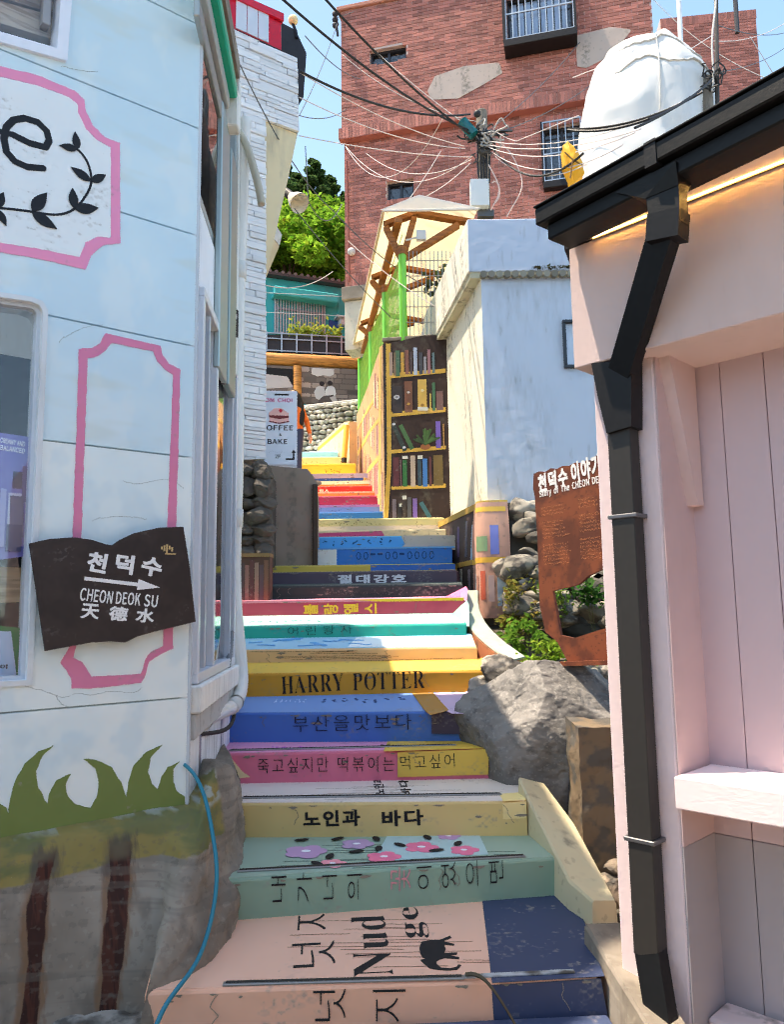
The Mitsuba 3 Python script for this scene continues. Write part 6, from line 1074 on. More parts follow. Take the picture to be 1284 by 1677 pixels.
part(bh, 'grille_tray', cat([bbox(BR, u0 - .05, u1 + .05, v0 - .16, v0 - .02, PO, PO + .34, .01), bbox(BR, u0 - .06, u0 - .01, v0 - .02, v1 + .3, PO, PO + .33), bbox(BR, u1 + .01, u1 + .05, v0 - .02, v1 + .3, PO, PO + .33)]), 'black_metal', (30, 28, 30))
u0, v0, u1, v1 = W4.bounds; part(bh, 'grille_tray', cat([bbox(BR, u0 - .03, u1 + .03, v0 - .14, v0 - .01, 0, .16, .01), bbox(BR, u0 - .04, u0 - .012, v0, v1 + .02, 0, .15)]), 'black_metal', (30, 28, 30))
for pts in ([(1.71, 11.12), (1.843, 11.367), (2.373, 11.463), (2.99, 11.417), (3.04, 11.237), (2.701, 11.083), (2.245, 10.899), (1.765, 10.962)], [(4.416, 11.666), (4.998, 11.713), (5.304, 11.603), (4.974, 11.221), (4.548, 11.068), (4.424, 11.116)]):
    part(bh, 'mortar_patch', prism(BR, Polygon(pts).buffer(.03), PO + .003, PO + .009), 'stained', (188, 170, 158))
part(bh, 'rain_pipe', tube([BR.P(.06, zl - .4, .05), BR.P(.09, zb_bot + .1, .05)], .02), 'plain', (140, 76, 64))
dkp = [(0.143, 8.22)][0]; part(bh, 'wall_vent', move(trimesh.creation.icosphere(2, .075), BR.P(dkp[0], dkp[1], .06)), 'plaster', (206, 200, 196), True)
br2 = [(-0.059, 12.839)][0]; part(bh, 'insulator_bracket', cat([tube([BR.P(-.06, br2[1] - .25, PO + .02), BR.P(-.1, br2[1] + .2, PO + .1)], .025), tube([BR.P(-.06, br2[1], PO), BR.P(-.06, br2[1] + .02, PO + .3)], .02)] + [move(trimesh.creation.icosphere(1, .06), BR.P(-.08, br2[1] - .1 + .12 * q, PO + .12)) for q in range(3)]), 'plain', (56, 54, 58))
# the brick annex further right
BX = Fr([(6.084, 15.5, 13.555)][0], (1, -.12, 0)); BX = Fr((BX.O[0], BX.O[1], 0), BX.U)
bxp = [(6.131, 15.5, 14.364), (8.003, 15.3, 14.462), (7.897, 15.3, 12.652)]
ax_ = thing('brick_annex', 'red brick rooftop storey behind the wrapped tank', 'building')
zx0, zx1, ux = 8.6, bxp[1][2] - .05, 2.0
part(ax_, 'wall', bbox(BX, 0, ux, zx0, zx1, -3, -.012), 'plain', (206, 180, 168))
bx = []; z, r = zx0, 0
while z < zx1 - .2:
    u = -(.1 if r % 2 else 0)
    while u < ux: bx.append((max(u, 0), min(u + .193, ux), z, z + .058, g.uniform(.8, 1.1))); u += .203
    z += .0675; r += 1
for q in range(30): bx.append((q * .0675, q * .0675 + .06, zx1 - .2, zx1, g.uniform(.85, 1.1)))
bx = [b for b in bx if b[1] - b[0] > .03]; bx.sort(key=lambda b: -b[2])
for b in bx[:290]: part(ax_, 'brick', bbox(BX, b[0], b[1], b[2], b[3], -.05, 0), 'brick', RED * b[4])
part(ax_, 'bricks', cat([bbox(BX, b[0], b[1], b[2], b[3], -.05, 0) for b in bx[290:]]), 'brick', RED, kind='stuff')
sp_ = [(5.597, 15.2, 12.614), (6.834, 15.2, 13.524), (7.771, 15.2, 13.726)]
for q in range(12):   # the bent wire arcs of the balcony guard
    u = .75 + q * .1; part(ax_, 'guard_wire', tube(spline([BX.P(u, 9.0, .1), BX.P(u + .05, 9.9, .22), BX.P(u + .1, 10.35, .34), BX.P(u + .2, 10.5, .1)], 12), .012, 5), 'metal', (166, 156, 150))
part(ax_, 'mortar_patch', prism(BX, Polygon([(1.55, 11.75), (1.98, 11.85), (1.98, 12.0), (1.7, 12.1), (1.5, 11.95)]), .002, .008), 'stained', (186, 176, 166))

# ================================================================ teal house, terrace, mural and stone wall at the head of the stairs
th = thing('teal_house', 'teal rendered house with a barred window and a dark ribbed roof edge', 'building')
tz = [(0.064, 9.278), (2.228, 9.258), (0.078, 7.111)]
part(th, 'wall', bbox(TE, -3, 2.6, 4.5, tz[0][1] - .05, -.2, 0), 'plaster', (62, 176, 176))
part(th, 'flank_wall', bbox(TE, 2.4, 2.6, 4.5, tz[0][1] - .15, -5, -.2), 'plaster', (62, 170, 170))
rf = part(th, 'roof', bbox(TE, -3.2, 2.8, tz[0][1] - .05, tz[0][1] + .02, -5, .22), 'plain', (72, 62, 60), label='dark roof edge')
for q in range(30): part(rf, 'roof_rib', tube([TE.P(-1.6 + q * .15, tz[0][1] + .03, -.6), TE.P(-1.6 + q * .15, tz[0][1] + .03, .23)], .04, 8), 'plain', np.array((112, 96, 90)) * (.9 + .1 * (q % 2)), 40)
hp = [(0.124, 8.945), (1.657, 8.963), (1.656, 8.78), (0.125, 8.768)]
part(th, 'window_hood', bbox(TE, hp[0][0], hp[1][0], hp[0][1] - .24, hp[0][1] - .03, 0, .35, .02), 'plaster', (70, 186, 184))
tw_ = [(0.196, 8.792), (1.385, 8.774), (1.383, 8.111), (0.201, 7.997)]
Wt = rect(tw_); u0, v0, u1, v1 = Wt.bounds; v0 -= .1
kk = window(th, 'window', TE, u0, u1, v0, v1, w=.06, depth=.06, bw=.05, col=(150, 156, 158), mull=((u0 + u1) / 2,), inner=(64, 66, 72), trans=(v0 + (v1 - v0) * .68,))
part(kk, 'bars', cat([bbox(TE, u0 + (u1 - u0) * q / 18 - .012, u0 + (u1 - u0) * q / 18 + .012, v0, v1, .08, .1) for q in range(19)]), 'metal', (196, 198, 200))
pz = [(1.639, 8.277), (1.775, 8.234), (1.852, 8.349)]
part(th, 'wall_lamp', cat([bbox(TE, pz[2][0] - .12, pz[2][0] + .1, pz[2][1] - .12, pz[2][1] + .06, 0, .2, .02), bbox(TE, pz[2][0] - .22, pz[2][0] + .02, pz[2][1] + .05, pz[2][1] + .1, 0, .26, .01)]), 'gloss', (196, 198, 196))
part(th, 'number_plate', bbox(TE, pz[0][0] - .13, pz[0][0] + .13, pz[0][1] - .11, pz[0][1] + .11, 0, .02, .004), 'gloss', (40, 80, 140)); part(th, 'wall_trim', bbox(TE, pz[2][0] - .12, pz[2][0] - .07, pz[2][1] + .12, hp[0][1] + .1, 0, .03), 'plaster', (66, 180, 180))
tf = thing('terrace_fence', 'terrace fence of grey bars with dark sheeting behind, below the teal house', 'fence')
TF = Fr((-2.75, 16.2, 0), (1, .20, 0)); fz = [(-2.698, 16.2, 7.6), (-2.695, 16.2, 7.157)]
zf0, zf1 = fz[1][2] + .02, fz[0][2]
shape(tf + '__dark_sheet', bbox(TF, -1, 2.4, zf0, zf1 - .02, -.06, -.03), 'plain', (50, 48, 50)); used[tf + '__dark_sheet'] = 0
for q in range(10): part(tf, 'post', bbox(TF, -.62 + q * .33, -.585 + q * .33, zf0, zf1 + .03, -.02, .02), 'metal', (176, 178, 180))
for v in (zf0 + .03, zf0 + .3, zf1): part(tf, 'rail', bbox(TF, -1, 2.4, v - .012, v + .012, -.015, .015), 'metal', (176, 178, 180))
for q, v in enumerate((zf1 + .45, zf1 + .9)): part(tf, 'wire', tube([TF.P(-1, v, 0), TF.P(2.4, v + .05, 0)], .008, 5), 'metal', (170, 176, 180))
g = np.random.default_rng(6)
pts = np.array([TF.P(g.uniform(.55, 1.75) , zf1 - .05 + abs(g.normal()) * .16 + .12 * math.sin(q), -.2 + g.uniform(-.1, .1)) for q in range(900)])
m, c = leaves(pts, .06, 8, color=(168, 180, 76)); solo('terrace_shrub', m, 'leaf', c, label='pale yellow green shrub growing over the terrace fence', cat='shrub')
bm = thing('terrace_beam', 'orange brown round timber beam and post carrying the terrace', 'timber frame')
bz = [(-2.607, 15.6, 6.803), (-0.743, 16.0, 6.815), (-1.94, 15.6, 6.634), (-1.939, 15.6, 5.976)]
a, b = V(*bz[0]), V(*bz[1]); d = b - a
shape(bm + '__beam', tube([a - d, a, (a + b) / 2, b + d * .05], .135, 14), 'timber', (206, 140, 66), True); used[bm + '__beam'] = 0
part(bm, 'post', tube([bz[2], V(*bz[2]) - V(0, 0, 2.0)], .085, 12), 'timber', (206, 140, 66), True)
part(bm, 'terrace_slab', bbox(TF, -1.2, 2.45, zf0 - .22, zf0 - .02, -2.5, -.3), 'concrete')
mu = thing('photo_mural', 'sepia mural board of a stone wall with two people in white shirts sitting before it', 'mural')
mz = [(-0.004, 6.637), (1.888, 6.631), (1.882, 5.855), (0.002, 5.724)]
shape(mu + '__board', bbox(MU, -1.2, mz[1][0] + .1, mz[2][1], mz[0][1], -.05, 0), 'print', (112, 98, 90)); used[mu + '__board'] = 0
g = np.random.default_rng(15); z = mz[2][1] + .01
while z < mz[0][1] - .08:
    h = g.uniform(.09, .15); u = .62 - g.uniform(0, .2)
    while u < mz[1][0]:
        w_ = g.uniform(.16, .36); part(mu, 'painted_stone', prism(MU, sbox(u, z, u + w_ - .02, z + h - .018).buffer(-.02).buffer(.018), 0, .003), 'print', np.array((150, 134, 122)) * g.uniform(.6, 1.2)); u += w_
    z += h
def mup(pts, col, w): part(mu, 'painted_figure', prism(MU, Polygon(pts).buffer(.012), w, w + .002), 'print', col)
mup([(1.014, 6.095), (1.065, 6.203), (1.143, 6.233), (1.207, 6.21), (1.22, 6.078), (1.194, 6.011), (1.284, 5.975), (1.258, 5.934), (1.129, 5.942), (1.052, 5.978)], (206, 200, 194), .004); mup([(1.246, 6.145), (1.298, 6.227), (1.375, 6.244), (1.44, 6.194), (1.453, 6.075), (1.4, 5.994), (1.297, 5.989), (1.245, 6.04)], (224, 218, 212), .007)
mup([(1.207, 6.011), (1.401, 6.047), (1.49, 5.839), (1.077, 5.808), (1.129, 5.942)], (96, 84, 78), .010); mup([(1.349, 5.991), (1.439, 6.022), (1.529, 5.84), (1.451, 5.837)], (196, 186, 178), .013)
for x in [(1.169, 6.288), (1.337, 6.309)]: part(mu, 'painted_figure', prism(MU, shapely.Point(*x).buffer(.052), .0155, .0175), 'print', (52, 44, 42))
mup([(0.976, 6.61), (1.416, 6.606), (1.416, 6.513), (1.337, 6.469), (1.208, 6.489), (1.079, 6.456), (0.963, 6.503)], (216, 208, 200), .004); mup([(0.009, 6.572), (0.566, 6.562), (0.592, 6.247), (0.012, 6.192)], (30, 26, 26), .004); mup([(0.01, 6.428), (0.439, 6.397), (0.554, 6.192), (0.012, 6.14)], (196, 184, 178), .008)
sw = thing('rubble_wall', 'low wall of rounded grey stones under the mural board', 'wall')
SWF = Fr((-2.6, 15.2, 0), (1, -.36, 0)); swz = [(-1.694, 14.9, 5.5), (-1.694, 14.9, 4.906), (-0.675, 15.2, 5.654)]
zs0, zs1 = 3.7, swz[0][2]
shape(sw + '__core', bbox(SWF, -1, 2.6, zs0, zs1, -.5, -.06), 'stone', (96, 90, 82)); used[sw + '__core'] = 0
part(sw, 'ledge', bbox(SWF, -1, 2.6, zs1, zs1 + .10, -.5, .02, .02), 'stained', (196, 188, 176))
bs_ = [blob(1, 900 + q, (1, .8, .8), 9, .06, 2) for q in range(8)]; z = zs0 + .3; n = 0
while z < zs1 - .01:
    h = g.uniform(.07, .12); u = .35 + g.uniform(0, .1)
    while u < 2.35:
        w_ = g.uniform(.09, .19)
        if n < 290:
            b = bs_[n % 8].copy(); b.vertices = np.array(b.vertices) * V(w_ * .56, .09, h * .58); part(sw, 'stone', move(b, SWF.P(u + w_ / 2, z + h / 2, -.03 + g.uniform(-.015, .02))), 'clad', np.array((206, 196, 178)) * g.uniform(.7, 1.1)); n += 1
        u += w_
    z += h

# ================================================================ timber shelter with green fence above the bookcase wall
sh_ = thing('timber_shelter', 'cream roofed timber shelter with forked brown braces on green posts', 'shelter')
fr_ = [(-0.053, 9.0, 6.465), (0.389, 9.0, 6.62), (1.009, 9.0, 6.473)]
bk_ = [(-0.682, 13.9, 7.253)][0]
a, ap, b = V(*fr_[0]), V(*fr_[1]), V(*fr_[2]) + V(.12, 0, 0); back = V(bk_[0] - a[0], bk_[1] - a[1], .0)
zr = a[2]; ap = ap + V(0, 0, .0)
def quad(p): return trimesh.Trimesh(np.array(p), [[0, 1, 2], [0, 2, 3]], process=False)
for q in range(4):
    t0, t1 = q / 4, (q + 1) / 4
    part(sh_, 'roof_sheet', quad([a + back * t0, ap + back * t0, ap + back * t1, a + back * t1]), 'canvas', (250, 234, 190)); part(sh_, 'roof_sheet', quad([ap + back * t0, b + back * t0, b + back * t1, ap + back * t1]), 'canvas', (250, 234, 190))
part(sh_, 'gable', trimesh.Trimesh([a + V(-.05, -.03, -.02), b + V(.03, -.03, -.02), ap + V(0, -.03, .02)], [[0, 1, 2]], process=False), 'canvas', (248, 246, 240))
part(sh_, 'edge_trim', bar(a + V(0, 0, -.02), a + back + V(0, 0, -.02), .025, .035), 'plain', (214, 200, 172)); part(sh_, 'edge_trim', bar(a + V(0, -.03, -.035), b + V(0, -.03, -.035), .02, .03), 'plain', (222, 216, 206))
OCH = (158, 98, 40); GRN = (124, 206, 70)
gp = [(0.173, 9.15, 4.855), (-0.054, 10.7, 5.376), (-0.31, 12.5, 6.027)]
for q, (p, top) in enumerate(zip(gp, (5.95, 6.12, 6.2))):
    x, y = p[0], p[1]; s_ = (y + .05 - a[1]) / back[1]; e0_, e1_, e2_ = a + back * s_, ap + back * s_, b + back * s_
    part(sh_, 'green_post', tube([(x, y, 4.5), (x, y, top)], .05, 14), 'gloss', GRN, True)
    dn = V(0, 0, -.10)
    part(sh_, 'rafter', bar(e0_ + dn + V(.03, 0, 0), e1_ + dn, .06, .11), 'timber', OCH); part(sh_, 'rafter', bar(e1_ + dn, e2_ + dn, .06, .11), 'timber', OCH)
    def at_(x_): return e0_ + (e1_ - e0_) * (x_ - e0_[0]) / (e1_[0] - e0_[0]) if x_ < e1_[0] else e1_ + (e2_ - e1_) * (x_ - e1_[0]) / (e2_[0] - e1_[0])
    for dx in (-.20, .16): part(sh_, 'brace', bar((x, y + .05, top - .06), at_(x + dx) + V(0, 0, -.15), .07, .10), 'timber', OCH)
    part(sh_, 'brace', bar((x + .03, y + .05, top - .03), at_(x + .72) + V(0, 0, -.16), .07, .09), 'timber', OCH); part(sh_, 'bolt', move(trimesh.creation.icosphere(1, .022), (x + .01, y - .03, top + .06)), 'metal', (220, 220, 216))
    part(sh_, 'collar', tube([(x, y, top - .01), (x, y, top + .10)], .058, 12), 'timber', OCH)
sh0 = [a + (ap - a) * .42 + V(0, 0, -.2), a + (ap - a) * .42 + back + V(0, 0, -.2)]; part(sh_, 'purlin', bar(sh0[0], sh0[1], .07, .09), 'timber', OCH)
part(sh_, 'flood_light', cat([trimesh.creation.box(bounds=[[gp[0][0] + .18, 9.05, 6.10], [gp[0][0] + .30, 9.12, 6.22]]), tube([(gp[0][0] + .05, 9.12, 6.12), (gp[0][0] + .2, 9.1, 6.15)], .012, 6)]), 'gloss', (206, 206, 204))
gf = thing('green_mesh_fence', 'bright green mesh fence running up along the bookcase wall', 'fence')
pts4 = [V(gp[0][0], gp[0][1]), V(gp[2][0], gp[2][1])]; ext_ = pts4[1] + (pts4[1] - pts4[0]) * .55
GF = Fr((*ext_, 0), (*(pts4[0] - ext_), 0)); LG = np.linalg.norm(pts4[0] - ext_)
def ztop_(u): return 6.0 + .25 * (1 - u / LG)
for q in range(int(LG / .075)):
    u = q * .075; part(gf, 'wire', bbox(GF, u, u + .008, 4.75, ztop_(u), -.004, .004), 'gloss', (150, 206, 84)) if q % 1 == 0 and q < 120 else None
for v in np.arange(4.8, 6.2, .2): part(gf, 'rail', bbox(GF, 0, LG, v, v + .008, -.008, .0), 'gloss', (150, 206, 84))
part(gf, 'mesh_sheet', prism(GF, [(0, 4.4), (LG, 4.75), (LG * .6, 5.0), (0, 5.3)], -.02, -.018), 'canvas', (150, 214, 84), label='light green netting along the foot of the fence')
part(gf, 'post', tube([(*ext_, 3.8), (*ext_, 6.35)], .05, 12), 'gloss', GRN, True)
gy = thing('grey_wire_fence', 'grey welded wire fence on top of the bookcase wall end', 'fence')
for q in range(17):
    x = gp[0][0] + .03 + q * .052; part(gy, 'wire', tube([(x, 9.13, 4.75), (x, 9.13, 5.98)], .005, 5), 'metal', (150, 152, 154))
for v in np.arange(4.85, 6.0, .2): part(gy, 'rail', tube([(gp[0][0], 9.12, v), (gp[0][0] + .9, 9.12, v)], .006, 5), 'metal', (150, 152, 154))

# ================================================================ the pink shop on the right
ps = thing('pink_shop', 'pale pink shopfront with a planked niche, a counter shelf and a black gutter', 'building')
fb = [(-0.067, 2.478), (0.246, 2.478), (-0.084, 3.002)]; zf = fb[0][1]
kl = [(-0.043, 2.25), (0.215, 2.203)]; uL = -.043; uN = kl[1][0]; uR = 3.2
# pillar left of the niche, niche back wall, head and floor
part(ps, 'pillar', bbox(K, uL, uN, -.1, zf + .05, -.27, 0, .006), 'stucco', (218, 198, 198), label='pink rough rendered pillar')
nd = .26; zs_ = [(0.131, 0.83), (0.133, 0.938)]; zsh0, zsh1 = zs_[0][1], zs_[1][1]
gz = .685
wallbk = thing
pw = .165; u = uN - .02; q = 0
while u < 2.6:
    for z0, z1, col in ((gz + .002, zf + .2, (190, 168, 171)), (-.1, gz, (156, 148, 151))):  # niche pink darker than the pillar: recess shade put into the colour
        part(ps, 'plank', bbox(K, u + .0015, u + pw - .0015, z0, z1, -nd - .03, -nd + .0, .002), 'plain', col)
    u += pw; q += 1
part(ps, 'plank_backing', bbox(K, uN - .05, 2.8, -.1, zf + .3, -nd - .06, -nd - .035), 'plain', (40, 34, 36))
part(ps, 'jamb', bbox(K, uN + .001, uN + .008, gz + .004, zf + .05, -nd, -.003), 'stucco', (190, 165, 164)); part(ps, 'jamb_base', bbox(K, uN + .001, uN + .008, -.1, gz + .002, -nd, -.003), 'stucco', (156, 148, 151))
cz = [(0.186, 1.92)][0][1]
jf = Fr(K.P(uN + .008, 0, 0), -K.W)   # u = depth into the niche, on the jamb
part(ps, 'jamb_bracket', prism(jf, [(.03, zf + .0), (.25, zf + .0), (.25, cz), (.20, cz)], .0, .045), 'stucco', (200, 176, 172))
part(ps, 'counter_shelf', bbox(K, uN + .012, 2.8, zsh0 + .0, zsh1, -nd + .002, .05, .004), 'stucco', (228, 212, 212), label='pink counter shelf across the niche')
part(ps, 'fascia', bbox(K, fb[0][0], uR, zf, 2.98, -.30, .10, .004), 'stucco', (200, 178, 172), label='pink fascia beam above the niche')
part(ps, 'niche_head', bbox(K, uN, 2.8, zf - .006, zf + .3, -nd - .02, -.29), 'stucco', (198, 170, 164))
part(ps, 'long_wall', bbox(K, 2.6, 14, -.1, 4.6, -.35, .0), 'plaster', (190, 170, 168), label='plain front further along the lane'); part(ps, 'roof', prism(FLAT, [tuple(K.P(fb[0][0] - .02, 0, .10)[:2]), tuple(K.P(uR, 0, .1)[:2]), (5.5, 1.5), (4.5, 4.2), (1.2, 4.2)], 2.985, 3.03), 'black_metal', (26, 26, 28))
part(ps, 'flank_wall', bbox(Fr(K.P(uL + .004, 0, -.27), -K.W), .0, 1.2, -.1, zf + .4, .0, .2), 'stucco', (210, 190, 190))
part(ps, 'floor_strip', bbox(K, uN + .01, 2.8, .02, .10, -nd + .001, -.1, .01), 'stained', (214, 196, 196))
# gutter box: top and lower step, with its end cap
BLK = (13, 13, 14)
gq = [(0.0, 3.081), (0.142, 2.877), (0.038, 2.969), (0.107, 2.936)]
gt = gq[0][1] + .005
gut = part(ps, 'gutter', cat([bbox(GU, 0, 2.4, gt - .068, gt, -.16, 0, .006), bbox(GU, .03, 2.4, gt - .13, gt - .069, -.17, -.035, .006)]), 'black_metal', BLK, label='black metal box gutter along the eave')
part(gut, 'hood', bbox(GU, -.0, 2.4, gt + .001, gt + .008, -.2, .008, .002), 'black_metal', BLK); part(gut, 'eave_board', prism(FLAT, [tuple(GU.P(.05, 0, -.15)[:2]), tuple(GU.P(2.4, 0, -.15)[:2]), tuple(K.P(uR, 0, .09)[:2]), tuple(K.P(fb[0][0] + .02, 0, .09)[:2])], gt - .10, gt - .095), 'plain', (214, 192, 186))
part(gut, 'seam_strip', bbox(GU, .50, .545, gt - .078, gt + .014, -.16, .004), 'black_metal', (24, 24, 26))
# downpipe
pipe = thing('downpipe', 'black square downpipe with an elbow and two clamps on the pink shopfront', 'downpipe')
pz0 = [(0.052, 2.176), (0.151, 2.159), (0.05, 0.429)]
pu0, pu1 = pz0[0][0], pz0[1][0]; pc = (pu0 + pu1) / 2; hw = (pu1 - pu0) / 2 * .96
zel = [(0.085, 2.34)][0][1]
def sq(c0, c1, w0, w1=None, dd=.032, dd2=None):
    """Square pipe length between two points (u, z, w): a hull of two rings that lie across the run."""
    w1 = w1 or w0; dd2 = dd2 or dd; P = []
    c0, c1 = V(*c0), V(*c1); d = c1 - c0; s = V(d[1], -d[0]) if abs(d[1]) + abs(d[0]) > 1e-6 else V(1, 0); s = s / np.linalg.norm(s)
    if s[0] < 0: s = -s
    for c, w, e in ((c0, w0, dd), (c1, w1, dd2)):
        for a in (-1, 1):
            for b in (-1, 1): P.append(K.P(c[0] + s[0] * a * w, c[1] + s[1] * a * w, c[2] + b * e))
    return hull(P)
tpx = [(0.446, 2.902), (0.449, 2.802)][0]; tp1 = [(0.446, 2.902), (0.449, 2.802)][1]
elb = (pc - .0, zel, .05)
mid = (pc + .30, 2.62, .22)
part(pipe, 'upper_length', sq((tpx[0], tpx[1] + .1, .30), (tp1[0], tp1[1], .30), .062, .052), 'black_metal', BLK); part(pipe, 'slanting_length', sq((tp1[0], tp1[1] + .03, .30), (elb[0] + .01, elb[1] + .06, .06), .05, .05), 'black_metal', BLK)
part(pipe, 'sleeve', sq((tp1[0], tp1[1] + .05, .30), (tp1[0] - .015, tp1[1] - .04, .292), .058, .058, .04), 'black_metal', (20, 19, 21))
part(pipe, 'funnel', hull(np.vstack([GU.P(tpx_u, gt - .09, w) [None] for tpx_u in (.36, .60) for w in (-.02, -.14)] + [K.P(tpx[0] + s * .06, tpx[1] + .02, .30 + b * .035)[None] for s in (-1, 1) for b in (-1, 1)])), 'black_metal', BLK)
ez = [(0.011, 2.481), (0.179, 2.454), (0.165, 2.201), (0.062, 2.191), (0.033, 2.335)]
part(pipe, 'elbow', prism(K, [ez[0], ez[1], ez[2], ez[3], ez[4]], .012, .10), 'black_metal', (20, 19, 21))
zbt = [(0.043, 0.314)][0][1]
part(pipe, 'long_length', bbox(K, pc - hw, pc + hw, zbt, zel, .012, .082, .004), 'black_metal', (50, 48, 46))  # sunlight put into its lighter grey; the shaded lengths stay black
for y in [(0.084, 1.87), (0.018, 0.705)]: part(pipe, 'clamp', bbox(K, pc - hw - .012, pc + hw + .012, y[1] - .008, y[1] + .008, .0, .09, .003), 'metal', (110, 110, 112))
sb = [(0.177, 0.208), (0.259, 0.216)]
part(pipe, 'shoe', sq((pc, zbt + .02, .047), (sb[0][0] + .03, .05, .16), hw, hw * .9), 'black_metal', BLK)
# LED strip in the angle between gutter and fascia
ls = [(0.046, 2.989), (0.763, 2.971)]
led = thing('light_strip', 'glowing warm white light strip along the top of the pink fascia', 'lamp')
shape(led + '__channel', bbox(K, ls[0][0], uR, ls[0][1] - .012, ls[0][1] + .012, .1005, .107), 'plain', (90, 78, 60)); used[led + '__channel'] = 0
k = key(led + '__diffuser'); shape(k, bbox(K, ls[0][0] + .004, uR, ls[0][1] - .006, ls[0][1] + .006, .1075, .112), 'plain', (240, 220, 170))
scene[k]['emitter'] = {'type': 'area', 'radiance': {'type': 'rgb', 'value': [17.0, 9.4, 2.4]}}

# ================================================================ rocks, plants and the rusted board on the right
bo = [(0.818, 4.75, 0.827), (0.355, 4.7, 0.805), (1.317, 4.9, 0.798), (0.897, 4.9, 1.214), (0.72, 4.45, 0.541)]
g = np.random.default_rng(2)
m = trimesh.creation.icosphere(6); d = np.array(m.vertices)
N = np.array([(-.75, -.45, .45), (.25, -.55, .8), (-.2, -.9, -.15), (.75, -.6, .15), (-.1, .2, 1), (-.9, -.3, -.2), (.35, -.9, -.3), (.55, -.2, .9), (-.6, -.75, .1), (.9, .2, .4), (0, 1, .1), (-.45, .3, .85), (.1, -.95, .35)]); N /= np.linalg.norm(N, axis=1, keepdims=True)
o = np.array([.74, .72, .84, .84, .80, .88, .86, .78, .86, .92, .9, .82, .80]); cc = d @ N.T
r = np.minimum(np.where(cc > .05, o / np.maximum(cc, .05), 9).min(1), 1.16)
r *= 1 + .13 * (meshkit.fbm(d * 2.2 + 3, 5, 1) - .5) + .06 * np.abs(meshkit.fbm(d * 3.1 + 9, 4, 12) - .5) + .05 * (meshkit.fbm(d * 7 + 1, 4, 4) - .5) + .025 * (meshkit.fbm(d * 20, 3, 8) - .5)
bm_ = rot(trimesh.Trimesh(d * r[:, None] * V(.545, .42, .50), m.faces, process=False), (0, 1, 0), 6)
solo('boulder', move(bm_, (.99, 4.86, .79)), 'boulder', smooth=24, label='large grey boulder beside the pink and blue steps', cat='boulder')
for q, (p, s, rr) in enumerate((([(0.713, 5.25, 1.114)][0], (.16, .12, .11), 20), ([(0.613, 5.3, 0.99)][0], (.13, .1, .09), -10), ([(1.345, 5.5, 1.044)][0], (.30, .2, .13), 5))):
    solo('small_rock', move(rot(blob(1, 500 + q, s, 11, .14, 4), (0, 0, 1), rr), p), 'stone', (168, 160, 148), 40, label=('grey rock in the gap between boulder and brown curved kerb', 'small pale rock right of the mustard step', 'flat mossy rock behind the boulder under the rusted board')[q], cat='rock')
cbk = [(0.978, 4.25, 0.898), (1.205, 4.3, 0.887), (1.151, 4.25, 0.116), (0.969, 4.2, 0.256)]
m = hull([V(cbk[0][0], 4.22, cbk[0][2]), V(cbk[0][0], 4.6, cbk[0][2] + .02), V(cbk[1][0] + .2, 4.3, cbk[1][2]), V(cbk[1][0] + .2, 4.6, cbk[1][2]), V(cbk[3][0], 4.2, .0), V(cbk[3][0], 4.6, .0), V(cbk[1][0] + .2, 4.3, 0), V(cbk[1][0] + .2, 4.6, 0)]).subdivide().subdivide().subdivide().subdivide()
m.vertices = np.array(m.vertices) + m.vertex_normals * ((meshkit.fbm(np.array(m.vertices) * 7, 4, 2) - .5) * .06)[:, None]
solo('broken_block', m, 'stone', (112, 97, 78), 40, label='brown stained broken concrete block between the boulder and the pink shop', cat='block')
g = np.random.default_rng(19); rw2 = [(1.059, 4.0, 0.314), (0.996, 3.95, 0.217)]
for q in range(7): solo('rubble_stone', move(blob(1, 700 + q, (g.uniform(.04, .08), .06, g.uniform(.03, .06)), 9, .1, 2), (g.uniform(1.0, 1.35), g.uniform(3.75, 4.1), .12 + g.uniform(0, .12))), 'stone', np.array((140, 126, 110)) * g.uniform(.7, 1.2), label='loose stone in the gap between kerb and pink shop', cat='stone', group='loose stones between kerb and shop')
# the rock face behind the rusted board
rf_ = thing('rock_face', 'broken dark rock face below the weathered house', 'rock face')
shape(rf_ + '__bank', prism(Fr((.9, 7.5, 0), (1, 0, 0)), [(-.05, .9), (2.6, .9), (2.6, 2.5), (-.05, 2.52)], -.4, .35), 'stone', (92, 88, 80)); used[rf_ + '__bank'] = 0
g = np.random.default_rng(61)
for q in range(64):
    z = g.uniform(1.25, 2.5); x = g.uniform(1.06 + .12 * (z > 2.2), 2.1); s = g.uniform(.07, .17); yy = 7.16 - .75 * np.clip((2.5 - z) / 1.25, 0, 1) ** 1.3
    part(rf_, 'rock', move(rot(blob(1, 800 + q, (s * g.uniform(1, 1.7), s, s * g.uniform(.5, .9)), 9, .10, 3, .58), (0, 1, 0), g.uniform(-35, 35)), (x, yy + g.uniform(-.05, .05), z)), 'stone', np.array((134, 128, 116)) * g.uniform(.6, 1.2), 35)
